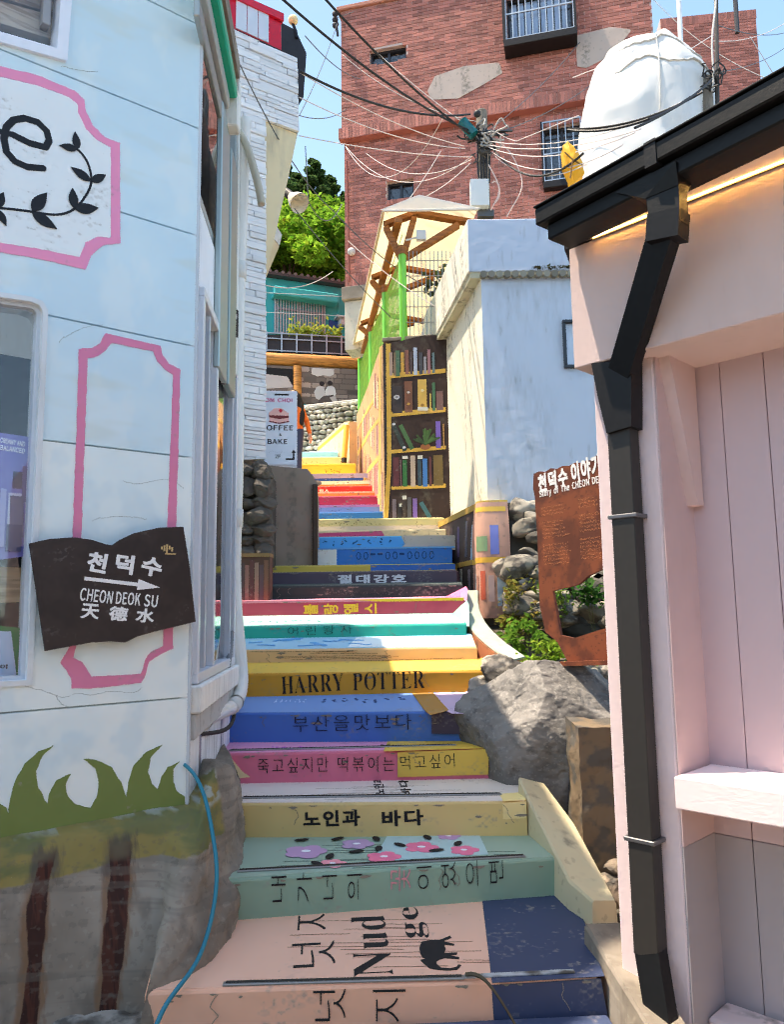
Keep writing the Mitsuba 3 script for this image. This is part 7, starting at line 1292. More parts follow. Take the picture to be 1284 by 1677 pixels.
def plant(name, box_, n, size, col, seed, label, cat_='plant', up=.5, clumps=7, group=None, asp=1.8, var=.3):
    g = np.random.default_rng(seed); (x0, x1), (y0, y1), (z0, z1) = box_; C = np.c_[g.uniform(x0, x1, clumps), g.uniform(y0, y1, clumps), g.uniform(z0, z1, clumps)]
    R_ = V(x1 - x0, y1 - y0, z1 - z0) * .24; pts = C[g.integers(clumps, size=n)] + g.normal(size=(n, 3)) * R_ * .6
    k = thing(name, label, cat_, group); m, c = leaves(pts, size, seed + 1, up, asp, col, var); part(k, 'foliage', m, 'leaf', c)
    st_ = [tube(spline([(C[q][0] * .6 + (x0 + x1) * .2, C[q][1], z0 - .12), (C[q] + V(*C[q])) / 2 - V(0, 0, .06), C[q]], 6), size * .06, 5) for q in range(clumps)]
    part(k, 'stem', cat(st_), 'plain', (92, 96, 52)); return k
plant('ground_plant', ((.95, 1.4), (5.35, 5.75), (1.12, 1.28)), 800, .028, (124, 152, 52), 71, 'bright green low plants along the top of the boulder')
plant('ground_plant', ((.93, 1.15), (6.0, 6.4), (1.18, 1.42)), 300, .036, (104, 140, 52), 72, 'bright green broad leaved plant behind the curved kerb')
plant('ground_plant', ((.95, 1.2), (6.5, 6.8), (1.35, 1.75)), 700, .03, (138, 132, 66), 73, 'dry yellow green weeds below the painted nose wall')
plant('ground_plant', ((1.25, 1.5), (6.3, 6.6), (1.5, 2.1)), 300, .036, (112, 136, 60), 74, 'yellow green weeds climbing the rock left of the rusted board')
plant('ground_plant', ((1.5, 2.0), (6.0, 6.3), (1.3, 1.65)), 460, .042, (70, 108, 50), 75, 'green leafy plants seen through the gap of the rusted board', var=.4)
plant('climbing_plant', ((.55, 1.0), (9.5, 9.8), (5.0, 5.8)), 260, .085, (96, 104, 72), 76, 'round leaved dusty climber behind the grey wire fence', asp=1.1)
# ---- the rusted information board
so_ = [(-0.008, 2.43), (0.053, 2.437), (0.106, 2.424), (0.16, 2.44), (0.217, 2.426), (0.268, 2.437), (0.328, 2.427), (0.373, 2.439), (0.431, 2.429), (0.478, 2.436), (0.519, 2.429), (0.551, 2.45), (1.021, 2.476), (1.016, 1.826), (0.536, 1.75), (0.443, 1.721), (0.368, 1.675), (0.271, 1.66), (0.204, 1.654), (0.13, 1.641), (0.187, 1.362), (0.305, 1.345), (0.513, 1.397), (0.886, 1.476), (0.934, 1.26), (0.526, 1.214), (0.243, 1.197), (0.151, 1.322), (0.046, 1.378), (0.003, 1.556), (0.005, 1.797), (0.005, 2.0), (-0.001, 2.123), (-0.005, 2.268), (-0.019, 2.332)]
ib = thing('information_board', 'rusted steel information board with white heading on the slope', 'sign')
shape(ib + '__plate', prism(SG, Polygon(so_).buffer(0), -.02, 0), 'rust'); used[ib + '__plate'] = 0
part(ib, 'base_ledge', prism(SG, [(0.216, 1.199), (0.87, 1.247), (0.868, 1.22), (0.214, 1.173)], -.12, .10), 'rust')
h1 = [(0.039, 2.29), (0.315, 2.303), (0.353, 2.302), (0.598, 2.325)]; h2 = [(0.043, 2.249), (0.57, 2.27)]
part(ib, 'lettering', lay(SG, gtext('천덕수', 100, fat=4), h1[0], h1[1], .125, .0, .003), 'print', WH); part(ib, 'lettering', lay(SG, gtext('이야기', 100, fat=4), h1[2], h1[3], .14, .0, .003), 'print', WH)
SX = (h2[1][0] - h2[0][0]); part(ib, 'lettering', lay(SG, gtext('Story of The CHEON DEOK SU', bold=True), h2[0], (h2[0][0] + SX * 1.28, h2[0][1] + (h2[1][1] - h2[0][1]) * 1.1), .062, .0, .003), 'print', WH)
g = np.random.default_rng(81); tl = []
for col_, (px, pyt) in enumerate(([(0.057, 2.19), (0.28, 1.805)], [(0.395, 2.203), (0.564, 1.81)])):
    u0_, z1_, u1_, z0_ = px[0], px[1], pyt[0], pyt[1]; z = z1_ - .01; r = 0
    while z > z0_:
        if r in (3, 8, 14): z -= .028
        L = (u1_ - u0_) * (1 + .25 * (r > 4)) * g.uniform(.75, 1); art = affinity.translate(strokes(int(g.integers(1e6)), 16, L, .014), u0_, z); tl.append(art); z -= .024; r += 1
part(ib, 'small_print', prism(SG, shapely.union_all(tl), 0, .002), 'print', (208, 140, 96))

# ================================================================ pipes, hose and cables on the cafe's side
WPIPE = (226, 224, 216)
e0 = B.P(1.68, 0, .10)
def bp_(y, w=.10, u=1.66): return V(*B.P(u, y, w))
wp = thing('white_pipe', 'thick white waste pipe running down the cafe corner and bending under the window', 'pipe')
pth = spline([(-1.052, 5.32, 5.178), (-1.068, 5.32, 4.577), (-1.087, 5.32, 3.458), (-1.083, 5.32, 2.393), (-1.07, 5.28, 1.545), (-1.03, 5.22, 1.281), (-1.002, 5.15, 1.087), (-0.992, 4.95, 0.98), (-1.021, 4.6, 0.957), (-1.02, 4.1, 0.962), (-1.005, 3.75, 0.986)], 90)
shape(wp + '__run', tube(pth, .042, 14), 'gloss', WPIPE, True); used[wp + '__run'] = 0
for y in (.22, .55, .8, .93):
    i_ = int(y * 89); part(wp, 'joint', tube(pth[i_ - 1:i_ + 2], .049, 14), 'gloss', (212, 210, 202), True)
for q, (pts, r, col, lab) in enumerate((([(-1.24, 5.35, 5.108), (-1.283, 5.35, 4.937), (-1.307, 5.35, 4.694), (-1.278, 5.35, 4.573), (-1.242, 5.35, 4.607), (-1.217, 5.35, 4.741)], .03, (196, 198, 200), 'grey white hose loop beside the grey posts'), ([(-1.111, 5.3, 5.078), (-1.042, 5.28, 4.961), (-0.976, 5.25, 4.749), (-0.935, 5.25, 4.583), (-0.916, 5.25, 4.46)], .028, (186, 178, 156), 'short dirty white hose curving down over the stone strips'),
        ([(-1.043, 5.0, 1.408), (-1.032, 4.9, 1.278), (-1.031, 4.8, 1.136), (-1.037, 4.7, 1.037)], .017, (120, 122, 126), 'grey corrugated hose hanging below the window sill'), ([(-1.104, 5.2, 3.616), (-1.09, 5.2, 3.238), (-1.088, 5.2, 3.062)], .012, (40, 40, 42), 'thin black cable stub at the end of the parapet'))):
    solo('hose', tube(spline(pts, 24), r, 10), 'gloss', col, True, label=lab, cat='hose')
tk = thing('wall_tap', 'white tap outlet with black fitting at the end of the parapet', 'tap')
tp_ = [(-1.131, 5.15, 3.574), (-1.08, 5.15, 3.574)][0]; shape(tk + '__outlet', tube([V(*tp_), V(*tp_) + V(.07, 0, 0)], .02, 10), 'gloss', (230, 230, 228)); part(tk, 'fitting', trimesh.creation.box(bounds=[V(*tp_) + V(.04, -.01, -.14), V(*tp_) + V(.075, .02, .05)]), 'plain', (30, 30, 32))
solo('garden_hose', tube(spline([(-0.951, 3.58, 0.856), (-0.899, 3.55, 0.819), (-0.836, 3.5, 0.725), (-0.783, 3.42, 0.6), (-0.745, 3.34, 0.477), (-0.742, 3.28, 0.355), (-0.75, 3.18, 0.268), (-0.775, 3.0, 0.214), (-0.818, 2.92, 0.169), (-0.841, 2.86, 0.119), (-0.852, 2.8, 0.054)], 60), .0085, 10), 'gloss', (34, 120, 142), True, label='teal garden hose looping down the concrete base', cat='hose')
solo('tool_box', bbox(B, .12, .5, .70, .84, -.2, -.02, .02), 'gloss', (36, 50, 84), label='dark blue box tucked under the cafe window', cat='box')
solo('cable_tray', tube(spline([(-0.991, 3.9, 0.932), (-0.98, 4.2, 0.9), (-0.967, 4.6, 0.873), (-1.026, 5.0, 0.967)], 14), .012, 6), 'plain', (44, 42, 42), label='black cable lying on the ledge under the white pipe', cat='cable')

# ================================================================ utility pole and its cables
po_ = [(1.365, 10.0, 8.466), (1.227, 10.0, 6.32), (1.294, 10.0, 8.071), (1.241, 9.85, 7.106)]
pole = thing('utility_pole', 'concrete utility pole wrapped in cables with a pale grey box', 'utility pole')
px_, py_ = po_[0][0] - .03, 10.0; zt_p = po_[0][2]; hz = po_[2][2]
shape(pole + '__shaft', tube([(px_, py_, 2.5), (px_, py_, zt_p - .02), (px_, py_, zt_p)], [.10, .078, .06], 16), 'concrete', None, 40); used[pole + '__shaft'] = 0
b0 = [(1.122, 9.85, 7.294), (1.369, 9.85, 6.919)]
part(pole, 'meter_box', trimesh.creation.box(bounds=[[b0[0][0], 9.74, b0[1][2]], [b0[1][0], 9.88, b0[0][2]]]), 'gloss', (196, 206, 212), label='pale grey meter box on the pole')
part(pole, 'box_bracket', trimesh.creation.box(bounds=[[px_ - .11, 9.85, b0[1][2] - .10], [px_ + .11, 9.93, b0[1][2] - .005]]), 'metal', (90, 92, 94))
g = np.random.default_rng(91)
def tangle(c, n, r, col, name, seed, mat_='plain', rad=.011):
    g = np.random.default_rng(seed); ms = []
    for q in range(n):
        p = np.array(c) + np.cumsum(g.normal(size=(6, 3)) * V(r, r * .5, r * .8) * .5, 0) * .7; ms.append(tube(spline(p, 14), rad * g.uniform(.6, 1.4), 5))
    part(pole, name, cat(ms), mat_, col)
tangle((px_, 9.86, hz - .08), 26, .16, (34, 34, 36), 'cable_tangle', 1); tangle((px_ + .05, 9.82, hz - .1), 12, .2, (150, 148, 144), 'cable_tangle', 2); tangle((px_ - .02, 9.84, hz - .35), 9, .11, (60, 58, 56), 'cable_tangle', 3)
part(pole, 'splice_case', tube([(px_ - .30, 9.8, hz + .10), (px_ - .14, 9.8, hz - .10)], .075, 12), 'gloss', (20, 92, 96)); part(pole, 'insulator', move(trimesh.creation.icosphere(2, .05), (px_ - .08, 9.84, hz + .24)), 'plain', (44, 44, 46), True)
for q in range(5): part(pole, 'drop_cable', tube(spline([(px_ - .07 + q * .035, 9.87, hz - .05), (px_ - .09 + q * .04, 9.86, hz - .5), (px_ - .08 + q * .035, 9.87, b0[0][2] + .02)], 10), .014, 6), 'plain', (36, 36, 38))
for q in range(4): part(pole, 'side_arm', trimesh.creation.box(bounds=[[px_ - .02, 9.84, hz - .02 - q * .06], [px_ + .40 - q * .06, 9.87, hz + .0 - q * .06]]), 'metal', (96, 94, 92)) if q < 2 else None
for q, pts in enumerate(([(1.492, 9.8, 7.874), (1.678, 9.8, 7.71), (1.794, 9.8, 7.441), (1.829, 9.8, 7.263), (1.737, 9.8, 7.0), (1.606, 9.8, 6.774)], [(1.381, 9.8, 7.536), (1.498, 9.8, 7.268), (1.517, 9.8, 7.091), (1.43, 9.8, 6.96)], [(1.423, 9.8, 7.269), (1.473, 9.8, 7.286), (1.511, 9.8, 7.179), (1.464, 9.8, 7.004), (1.394, 9.8, 6.873)])):
    solo('loose_cable_loop', tube(spline(pts, 22), .009, 5), 'plain', (206, 184, 176), label=('long pale cable loop hanging right of the pole', 'short pale cable loop beside the grey meter box', 'twisted pale cable end below the meter box')[q], cat='cable')
BLKW = dict(r=.013, col=(24, 24, 26)); WHT = dict(r=.010, col=(222, 208, 202)); GRY = dict(r=.006, col=(92, 96, 100))
def wires(rows, r, col, names):
    for (a, b, s), n in zip(rows, names): solo('overhead_cable', tube(sag(a, b, s), r, 5), 'plain', col, label=n, cat='cable')
wires((([(-1.14, 6.5, 7.377)][0], [(1.145, 9.8, 8.032)][0], .15), ([(-0.81, 7.0, 7.888)][0], [(1.16, 9.8, 7.969)][0], .12), ([(-0.894, 7.4, 7.134)][0], [(1.151, 9.8, 8.276)][0], .18)), .014, (24, 24, 26), ['thick black cable, upper one of the pair crossing from the top edge to the pole', 'thick black cable, lower one of the pair crossing from the top edge', 'black cable from the black rooftop hut side to the pole'])
wires((([(-0.906, 7.5, 7.196)][0], [(1.055, 9.8, 7.809)][0], .1), ([(-0.918, 7.5, 6.915)][0], [(1.071, 9.8, 7.773)][0], .12), ([(-0.93, 7.6, 6.544)][0], [(1.134, 9.8, 7.647)][0], .05), ([(-0.772, 13.4, 10.149)][0], [(1.189, 9.9, 7.736)][0], .55), ([(-0.772, 13.4, 10.137)][0], [(0.804, 10.2, 8.492)][0], .75), ([(-0.373, 13.0, 9.743)][0], [(1.162, 9.9, 7.673)][0], .3), ([(0.366, 9.6, 6.908)][0], [(1.144, 9.9, 7.619)][0], .06), ([(0.163, 9.7, 6.837)][0], [(0.774, 10.3, 8.059)][0], .04), ([(-1.269, 7.6, 4.884)][0], [(-0.724, 9.5, 5.9)][0], .10), ([(-0.529, 9.6, 6.366)][0], [(0.545, 8.8, 5.124)][0], .05)), .0058, (206, 194, 188), ['white cable from the rooftop hut, lower of two to the pole', 'white cable leaving the clad bay at mid height for the pole', 'white cable leaving the lower corner of the clad bay', 'white cable from the brick house corner sagging to the pole', 'white cable drooping deepest from the brick house corner', 'white cable crossing the small lower brick house window', 'short white cable rising from the shelter ridge to the pole', 'short white cable rising from the shelter eave into the white bundle', 'white cable hanging before the teal roof edge', 'white cable running down across the shelter to the weathered parapet'])
wires((([(1.391, 9.8, 7.876)][0], [(3.338, 7.5, 6.92)][0], .25), ([(1.39, 9.8, 7.822)][0], [(2.314, 6.5, 5.837)][0], .12), ([(1.389, 9.8, 7.786)][0], [(2.256, 6.5, 5.802)][0], .18), ([(1.436, 9.8, 7.714)][0], [(2.139, 6.5, 5.685)][0], .25), ([(1.468, 9.8, 7.66)][0], [(1.992, 7.2, 5.928)][0], .2), ([(1.496, 9.8, 8.018)][0], [(1.739, 9.6, 7.74)][0], .02), ([(1.739, 9.6, 7.74)][0], [(2.266, 8.4, 7.277)][0], .0), ([(2.532, 9.6, 8.653)][0], [(2.868, 9.4, 8.658)][0], .0), ([(3.209, 8.2, 7.737)][0], [(4.404, 9.5, 9.16)][0], .0), ([(4.445, 9.6, 9.167)][0], [(6.251, 11.0, 10.556)][0], .1)), .0058, (206, 194, 188), ['pale cable, topmost of the fan right of the pole', 'pale cable, second of the fan right of the pole', 'pale cable, third of the fan right of the pole', 'pale cable, fourth of the fan right of the pole', 'pale cable, lowest of the fan, ending by the yellow canopy', 'short pale cable stub right of the pole top', 'pale cable rising steeply to the wrapped tank', 'short pale cable left of the tank shoulder', 'pale cable from the tank top to the dark mast', 'pale cable from the dark mast to the right edge'])
wires((([(2.028, 8.0, 6.843)][0], [(3.381, 7.6, 6.978)][0], .12), ([(1.825, 7.2, 6.299)][0], [(2.349, 6.4, 5.864)][0], .05), ([(1.47, 9.8, 7.731)][0], [(1.967, 7.2, 6.046)][0], .3), ([(2.349, 6.4, 5.864)][0], [(3.489, 7.6, 7.118)][0], .05), ([(2.224, 6.4, 5.783)][0], [(3.162, 7.4, 6.781)][0], .02)), .013, (24, 24, 26), ['black cable crossing the middle of the wrapped tank', 'black cable crossing the foot of the wrapped tank', 'black cable sagging below the pale fan to the yellow canopy', 'black cable rising along the gutter to the mast stump', 'short black cable doubling the one along the gutter'])
wires((([(-1.497, 6.0, 6.76)][0], [(-0.683, 9.0, 6.466)][0], .25), ([(-1.096, 8.5, 6.222)][0], [(0.021, 10.0, 5.467)][0], .05), ([(-0.683, 9.0, 6.466)][0], [(0.525, 10.0, 5.893)][0], .1), ([(-0.911, 8.0, 8.026)][0], [(-0.435, 12.0, 10.467)][0], .1), ([(-0.892, 13.0, 12.325)][0], [(-1.102, 9.0, 7.742)][0], .1), ([(-0.891, 13.0, 12.45)][0], [(-0.573, 13.0, 12.569)][0], 0), ([(-1.102, 9.0, 7.742)][0], [(-0.744, 13.0, 10.61)][0], .1), ([(-0.8, 13.0, 12.448)][0], [(1.169, 10.0, 8.211)][0], .1), ([(1.396, 9.8, 8.028)][0], [(4.526, 14.0, 13.608)][0], .2), ([(1.394, 9.8, 7.965)][0], [(5.093, 14.0, 12.795)][0], .3), ([(4.613, 12.0, 11.871)][0], [(5.048, 9.0, 8.066)][0], .2), ([(4.598, 10.0, 8.995)][0], [(7.914, 14.0, 12.486)][0], .1), ([(4.692, 10.0, 9.751)][0], [(7.94, 14.0, 12.818)][0], .1), ([(6.218, 12.0, 11.157)][0], [(5.041, 9.0, 7.982)][0], .0), ([(-1.024, 9.0, 7.326)][0], [(-0.986, 9.0, 6.592)][0], .0), ([(-0.986, 9.0, 6.592)][0], [(-0.632, 10.0, 7.103)][0], .25), ([(-0.743, 12.0, 10.923)][0], [(1.257, 10.0, 8.302)][0], .2)), .0065, (92, 96, 100), ['thin wire crossing the stone clad bay', 'thin wire under the flood lamp down to the shelter', 'thin wire crossing the hillside trees to the shelter', 'short thin wire in the sky beside the rooftop hut', 'thin wire hanging in the sky gap from the brick house corner', 'thin wire along the brick house top corner', 'thin wire low in the sky gap', 'thin wire across the brick house to the pole top', 'thin wire from the pole up to the barred upper window', 'thin wire from the pole up past the grey mortar patch', 'thin wire at the top right sky', 'thin wire right of the dark mast, sagging most', 'thin wire right of the dark mast, highest', 'thin wire falling along the annex corner', 'short upright thin wire over the pines', 'thin slack wire loop over the hillside trees', 'thin wire crossing the small upper brick house window'])

# ================================================================ wrapped tank, masts and what stands on the roofs at the right
rh = solo('rear_house', bbox(Fr((1.9, 8.4, 0), (1, 0, 0)), 0, 3.6, 1.0, 5.95, -3.2, 0, .02), 'plaster', (186, 186, 182), label='plain grey house under the wrapped tank', cat='building')
tkp = [(2.421, 9.0, 7.192), (4.066, 9.0, 8.334), (3.297, 9.0, 8.9), (3.168, 9.0, 6.854)]
cx_, rad_ = (tkp[0][0] + tkp[1][0]) / 2 , (tkp[1][0] - tkp[0][0]) / 2 ; ztk = tkp[2][2]
g = np.random.default_rng(77); NA, NZ = 15, 13; ztk = ztk - .34; zc_t = ztk - rad_ * .98
prof = [(5.9, 1.02), (6.3, 1.0), (6.7, 1.0), (7.1, .99), (7.45, .985), (zc_t, .97)] + [(zc_t + rad_ * .98 * math.sin(t), .97 * math.cos(t)) for t in np.linspace(.2, 1.5, 7)]
cz = np.array([p[0] for p in prof]); cr_ = np.array([p[1] for p in prof]); coarse = 1 + .11 * (g.random((13, NA)) - .5) + .05 * np.where(np.arange(NA) % 3 == 0, 1, -.4)[None]; coarse[-2:] = coarse[-2:].mean(); dz_ = .16 * (g.random((13, NA)) - .5) * (cr_[:, None] > .3)
th_ = np.linspace(0, 2 * np.pi, 97)[:-1]; rowi = np.linspace(0, 12, 70)
def bil(A_):
    a_ = rowi[:, None]; c_ = (th_ / (2 * np.pi) * NA + .35 * rowi[:, None] / 12 * 2)
    i0 = np.minimum(a_.astype(int), 11); ti = a_ - i0; j0 = c_.astype(int) % NA; tj = c_ - np.floor(c_); j1 = (j0 + 1) % NA
    up_ = (ti + tj) > 1     # two flat triangles to a cell: creased cloth
    f00, f01, f10, f11 = A_[i0, j0], A_[i0, j1], A_[i0 + 1, j0], A_[i0 + 1, j1]
    return np.where(up_, f11 + (f01 - f11) * (1 - ti) + (f10 - f11) * (1 - tj), f00 + (f10 - f00) * ti + (f01 - f00) * tj)
RR = rad_ * np.interp(rowi, np.arange(13), cr_)[:, None] * bil(coarse); ZZ = np.interp(rowi, np.arange(13), cz)[:, None] + bil(dz_); TT = np.repeat(th_[None], 70, 0)
nzz = meshkit.fbm(np.stack([np.cos(TT) * 3, np.sin(TT) * 3, ZZ * 3], -1), 4, 9) - .5; RR = RR + .035 * nzz
vv = np.stack([cx_ + RR * np.cos(TT) + .04 * np.clip(ZZ - 7, 0, 2), 9.0 + RR * np.sin(TT), ZZ], -1).reshape(-1, 3)
i, j = np.meshgrid(np.arange(69), np.arange(96), indexing='ij'); fq = np.stack([i * 96 + j, i * 96 + (j + 1) % 96, (i + 1) * 96 + (j + 1) % 96, (i + 1) * 96 + j], -1).reshape(-1, 4)
tk2 = thing('wrapped_tank', 'water tank wrapped in creased white tarpaulin and rope on the roof', 'tank')
tm = trimesh.Trimesh(vv, np.vstack([fq[:, [0, 1, 2]], fq[:, [0, 2, 3]]]), process=False)
shape(tk2 + '__tarpaulin', tm, 'plain', (212, 212, 209), 14); used[tk2 + '__tarpaulin'] = 0
gr_ = vv.reshape(70, 96, 3)
for q, (r0, r1) in enumerate(((34, 30), (44, 48))): part(tk2, 'rope', tube([gr_[int(r0 + (r1 - r0) * t / 47 + 2 * math.sin(t * .4 + q))][(60 + t) % 96] + V(.0, -.012, 0) for t in range(0, 48)], .010, 5), 'plain', (196, 190, 180))
part(tk2, 'rope', tube([gr_[r][70] + V(0, -.015, 0) for r in range(18, 69)], .009, 5), 'plain', (206, 202, 194))
yb = [(1.951, 7.6, 6.23)][0]; g = np.random.default_rng(3)
yb_ = thing('yellow_tarp_bundle', 'folded bright yellow canopy leaning on the roof beside the wrapped tank', 'canopy')
v0 = np.array([(1.867, 7.6, 6.384), (1.908, 7.55, 6.399), (2.014, 7.6, 6.347), (2.085, 7.65, 6.217), (2.079, 7.6, 6.076), (1.965, 7.6, 5.968), (1.878, 7.6, 6.189), (1.925, 7.45, 6.137)]); 
m = hull(np.vstack([v0, v0 + V(0, .14, .0)])).subdivide().subdivide().subdivide(); m.vertices = np.array(m.vertices) + m.vertex_normals * ((meshkit.fbm(np.array(m.vertices) * V(20, 20, 6), 3, 3) - .5) * .05)[:, None]
shape(yb_ + '__cloth', m, 'plain', (232, 168, 30), 25); used[yb_ + '__cloth'] = 0
rs = [(1.812, 7.4, 6.269), (2.026, 7.4, 5.983)]
for q in range(3): part(yb_, 'rib', tube([V(*[(1.907, 7.38, 6.093)][0]), V(*([(1.834, 7.4, 6.188)][0], [(1.878, 7.4, 5.905)][0], [(2.016, 7.4, 6.037)][0])[q])], .008, 5), 'plain', (120, 84, 30))
mp = [(4.003, 9.6, 9.156), (4.052, 9.6, 10.356)]; solo('roof_mast', tube([V(*mp[0]) - V(0, 0, 1.2), mp[1]], .032, 10), 'gloss', (232, 232, 230), label='white mast behind the wrapped tank', cat='mast')
mp = [(3.861, 8.4, 7.565), (4.01, 8.4, 9.246)]
ms_ = thing('antenna_mast', 'dark thin mast with cable ties and a cut pole stump right of the tank', 'mast')
shape(ms_ + '__mast', tube([V(*mp[0]) - V(0, 0, 1.0), mp[1]], .026, 8), 'plain', (70, 66, 62)); used[ms_ + '__mast'] = 0
st0 = [(3.779, 8.4, 7.645)][0]; part(ms_, 'stump', tube([V(*st0) - V(0, 0, 1.0), V(*st0) + V(0, 0, .08)], .075, 12), 'concrete')
g = np.random.default_rng(44); part(ms_, 'cable_tangle', cat([tube(spline(np.array([(3.819, 8.3, 7.664)][0]) + np.cumsum(g.normal(size=(5, 3)) * .05, 0), 10), .009, 5) for q in range(16)]), 'plain', (46, 46, 48))
part(ms_, 'pale_cable', tube(spline([(3.808, 8.3, 7.493), (3.843, 8.3, 7.804), (3.85, 8.3, 8.117), (3.912, 8.3, 8.512), (3.932, 8.3, 8.912)], 14), .012, 6), 'plain', (196, 190, 182))
mp = [(6.023, 12.0, 12.081), (6.011, 12.0, 11.619)]; solo('roof_mast', tube([mp[0], V(*mp[1]) - V(0, 0, .4)], .04, 8), 'plain', (60, 60, 64), label='short dark mast on the brick annex', cat='mast')

# ================================================================ the wooded hill behind
def tree(name, base, h, r, n, size, col, seed, label, group=None, conifer=False):
    g = np.random.default_rng(seed); base = V(*base); k = thing(name, label, 'tree', group)
    tr = spline([base - V(0, 0, .5), base + V(g.normal() * .1, 0, h * .4), base + V(g.normal() * .2, 0, h * .85)], 10); part(k, 'trunk', tube(tr, np.linspace(h * .03, h * .008, 10), 8), 'plain', (74, 62, 50))
    if conifer:
        cl = []; lims = []
        for q in range(26):
            t = .3 + .7 * q / 25; L = r * (1.08 - t) * g.uniform(.7, 1.2); a = q * 2.4 + g.uniform(-.4, .4); e = tr[min(9, int(t * 9.5))] * 1.0; e = base + V(0, 0, h * t); tip = e + V(math.cos(a) * L, math.sin(a) * L, .12 * L)
            lims.append(tube([e, tip], .03, 4)); cl += [(e + (tip - e) * s, .20 + .22 * L * .6) for s in (.45, .75, 1.0)]
        part(k, 'limb', cat(lims), 'plain', (70, 58, 46))
    else:
        cl = []
        lims = []
        for q in range(34):
            d = g.normal(size=3); d /= np.linalg.norm(d); d[2] = abs(d[2]) * 1.0 - .25; c = base + V(0, 0, h * .62) + d * V(r, r, h * .36) * g.uniform(.55, 1.05); cl.append((c, r * g.uniform(.16, .30)))
            if q % 4 == 0: lims.append(tube([tr[5], (tr[6] + c) / 2 + V(0, 0, -.1), c], [.06, .04, .015], 4))
        part(k, 'limb', cat(lims), 'plain', (74, 62, 50))
    C = np.array([c for c, _ in cl]); S = np.array([s for _, s in cl]); ix = g.integers(len(cl), size=n); d = g.normal(size=(n, 3)); d /= np.linalg.norm(d, axis=1, keepdims=True)
    pts = C[ix] + d * (S[ix] * g.uniform(.35, 1.0, n) ** .5)[:, None] * V(1, 1, .75)
    m, c = leaves(pts, size, seed + 5, .8, 1.5, col, .28); part(k, 'crown', m, 'leaf', c)
def on_hill(x, y): return (x, y, float(ground_z(np.array([x]), np.array([y]))[0]))
BR_ = [(112, 150, 46), (140, 176, 54), (122, 160, 50), (156, 188, 62)]
LAB = ['nearest hillside tree, filling the gap beside the bay soffit', 'hillside tree standing right above the teal roof', 'hillside tree touching the left edge of the brick house', 'hillside tree half hidden behind the stone clad house', 'second row hillside tree under the flood lamp', 'second row hillside tree beside the brick house edge', 'upper hillside tree left of the flood lamp', 'upper hillside tree in the middle of the gap', 'upper hillside tree against the brick house']
T_ = [(-5.0, 24.5, 5.0, 2.3), (-3.2, 24.2, 4.6, 2.2), (-1.5, 25, 5.0, 2.3), (-7.0, 28, 6.0, 2.8), (-4.4, 29.0, 6.0, 2.7), (-2.3, 30.0, 6.2, 2.7), (-6.4, 34.5, 6.2, 3.0), (-4.2, 35, 6.4, 2.9), (-1.9, 35.5, 6, 2.9)]
for q, (x, y, h, r) in enumerate(T_):
    b_ = on_hill(x, y); tree('broadleaf_tree', b_, min(h, 1.5 + .545 * y - b_[2]), r, 9000, .15, BR_[q % 4], 100 + q, 'fresh yellow green ' + LAB[q])
PN = [(-6.2, 41.5, 6.4, 2.2), (-5.2, 42, 5.4, 2.0), (-7.2, 42.5, 6.6, 2.2), (-4.2, 41.5, 5.6, 2.1), (-3.3, 42.5, 4.8, 1.9), (-2.4, 42, 5.0, 2.0), (-8.4, 42, 6.6, 2.2), (-5.7, 44.5, 6.2, 2.1), (-4.6, 44.5, 5.6, 2.0), (-3.7, 45, 5.0, 2.0)]
PLAB = ['front row, tallest in the gap between the houses', 'front row, just right of the tallest one', 'front row, just left of the tallest one', 'front row, in the middle of the gap', 'front row, third from the brick house', 'front row, nearest the brick house edge', 'front row, outermost behind the stone clad house', 'rear row, behind the tallest one', 'rear row, in the middle of the gap', 'rear row, toward the brick house']
for q, (x, y, h, r) in enumerate(PN): b_ = on_hill(x, y); tree('pine_tree', b_, min(h, 1.5 + (.63 - .03 * (q % 3)) * y - b_[2]), r, 5200, .16, (78, 102, 58), 200 + q, 'dark green ridge pine, ' + PLAB[q], conifer=True)

# ================================================================ the woman on the stairs, behind the standing sign
from manifold3d import Manifold
def limb_mesh(chains, tol=.02):
    parts = []
    for ch in chains:
        for (a, ra), (b, rb) in zip(ch[:-1], ch[1:]):
            s1 = Manifold.sphere(ra, 20).translate([float(x) for x in a]); s2 = Manifold.sphere(rb, 20).translate([float(x) for x in b]); parts.append(Manifold.batch_hull([s1, s2]))
    m = parts[0]
    for p_ in parts[1:]: m = m + p_
    m = m.refine_to_length(tol).to_mesh(); t = trimesh.Trimesh(m.vert_properties[:, :3], m.tri_verts, process=True)
    trimesh.smoothing.filter_taubin(t, iterations=12); return t
ft = np.array([(-1.44, 11.1, 3.41)][0]); hd = np.array([(-1.443, 11.1, 4.788)][0]); HT = hd[2] - ft[2]; sc = HT / 1.62
def J(x, y, z): return ft + V(x, y, z) * sc
pe = thing('person', 'person with long dark hair, orange top and dark jeans behind the standing sign', 'person')
S_ = sc
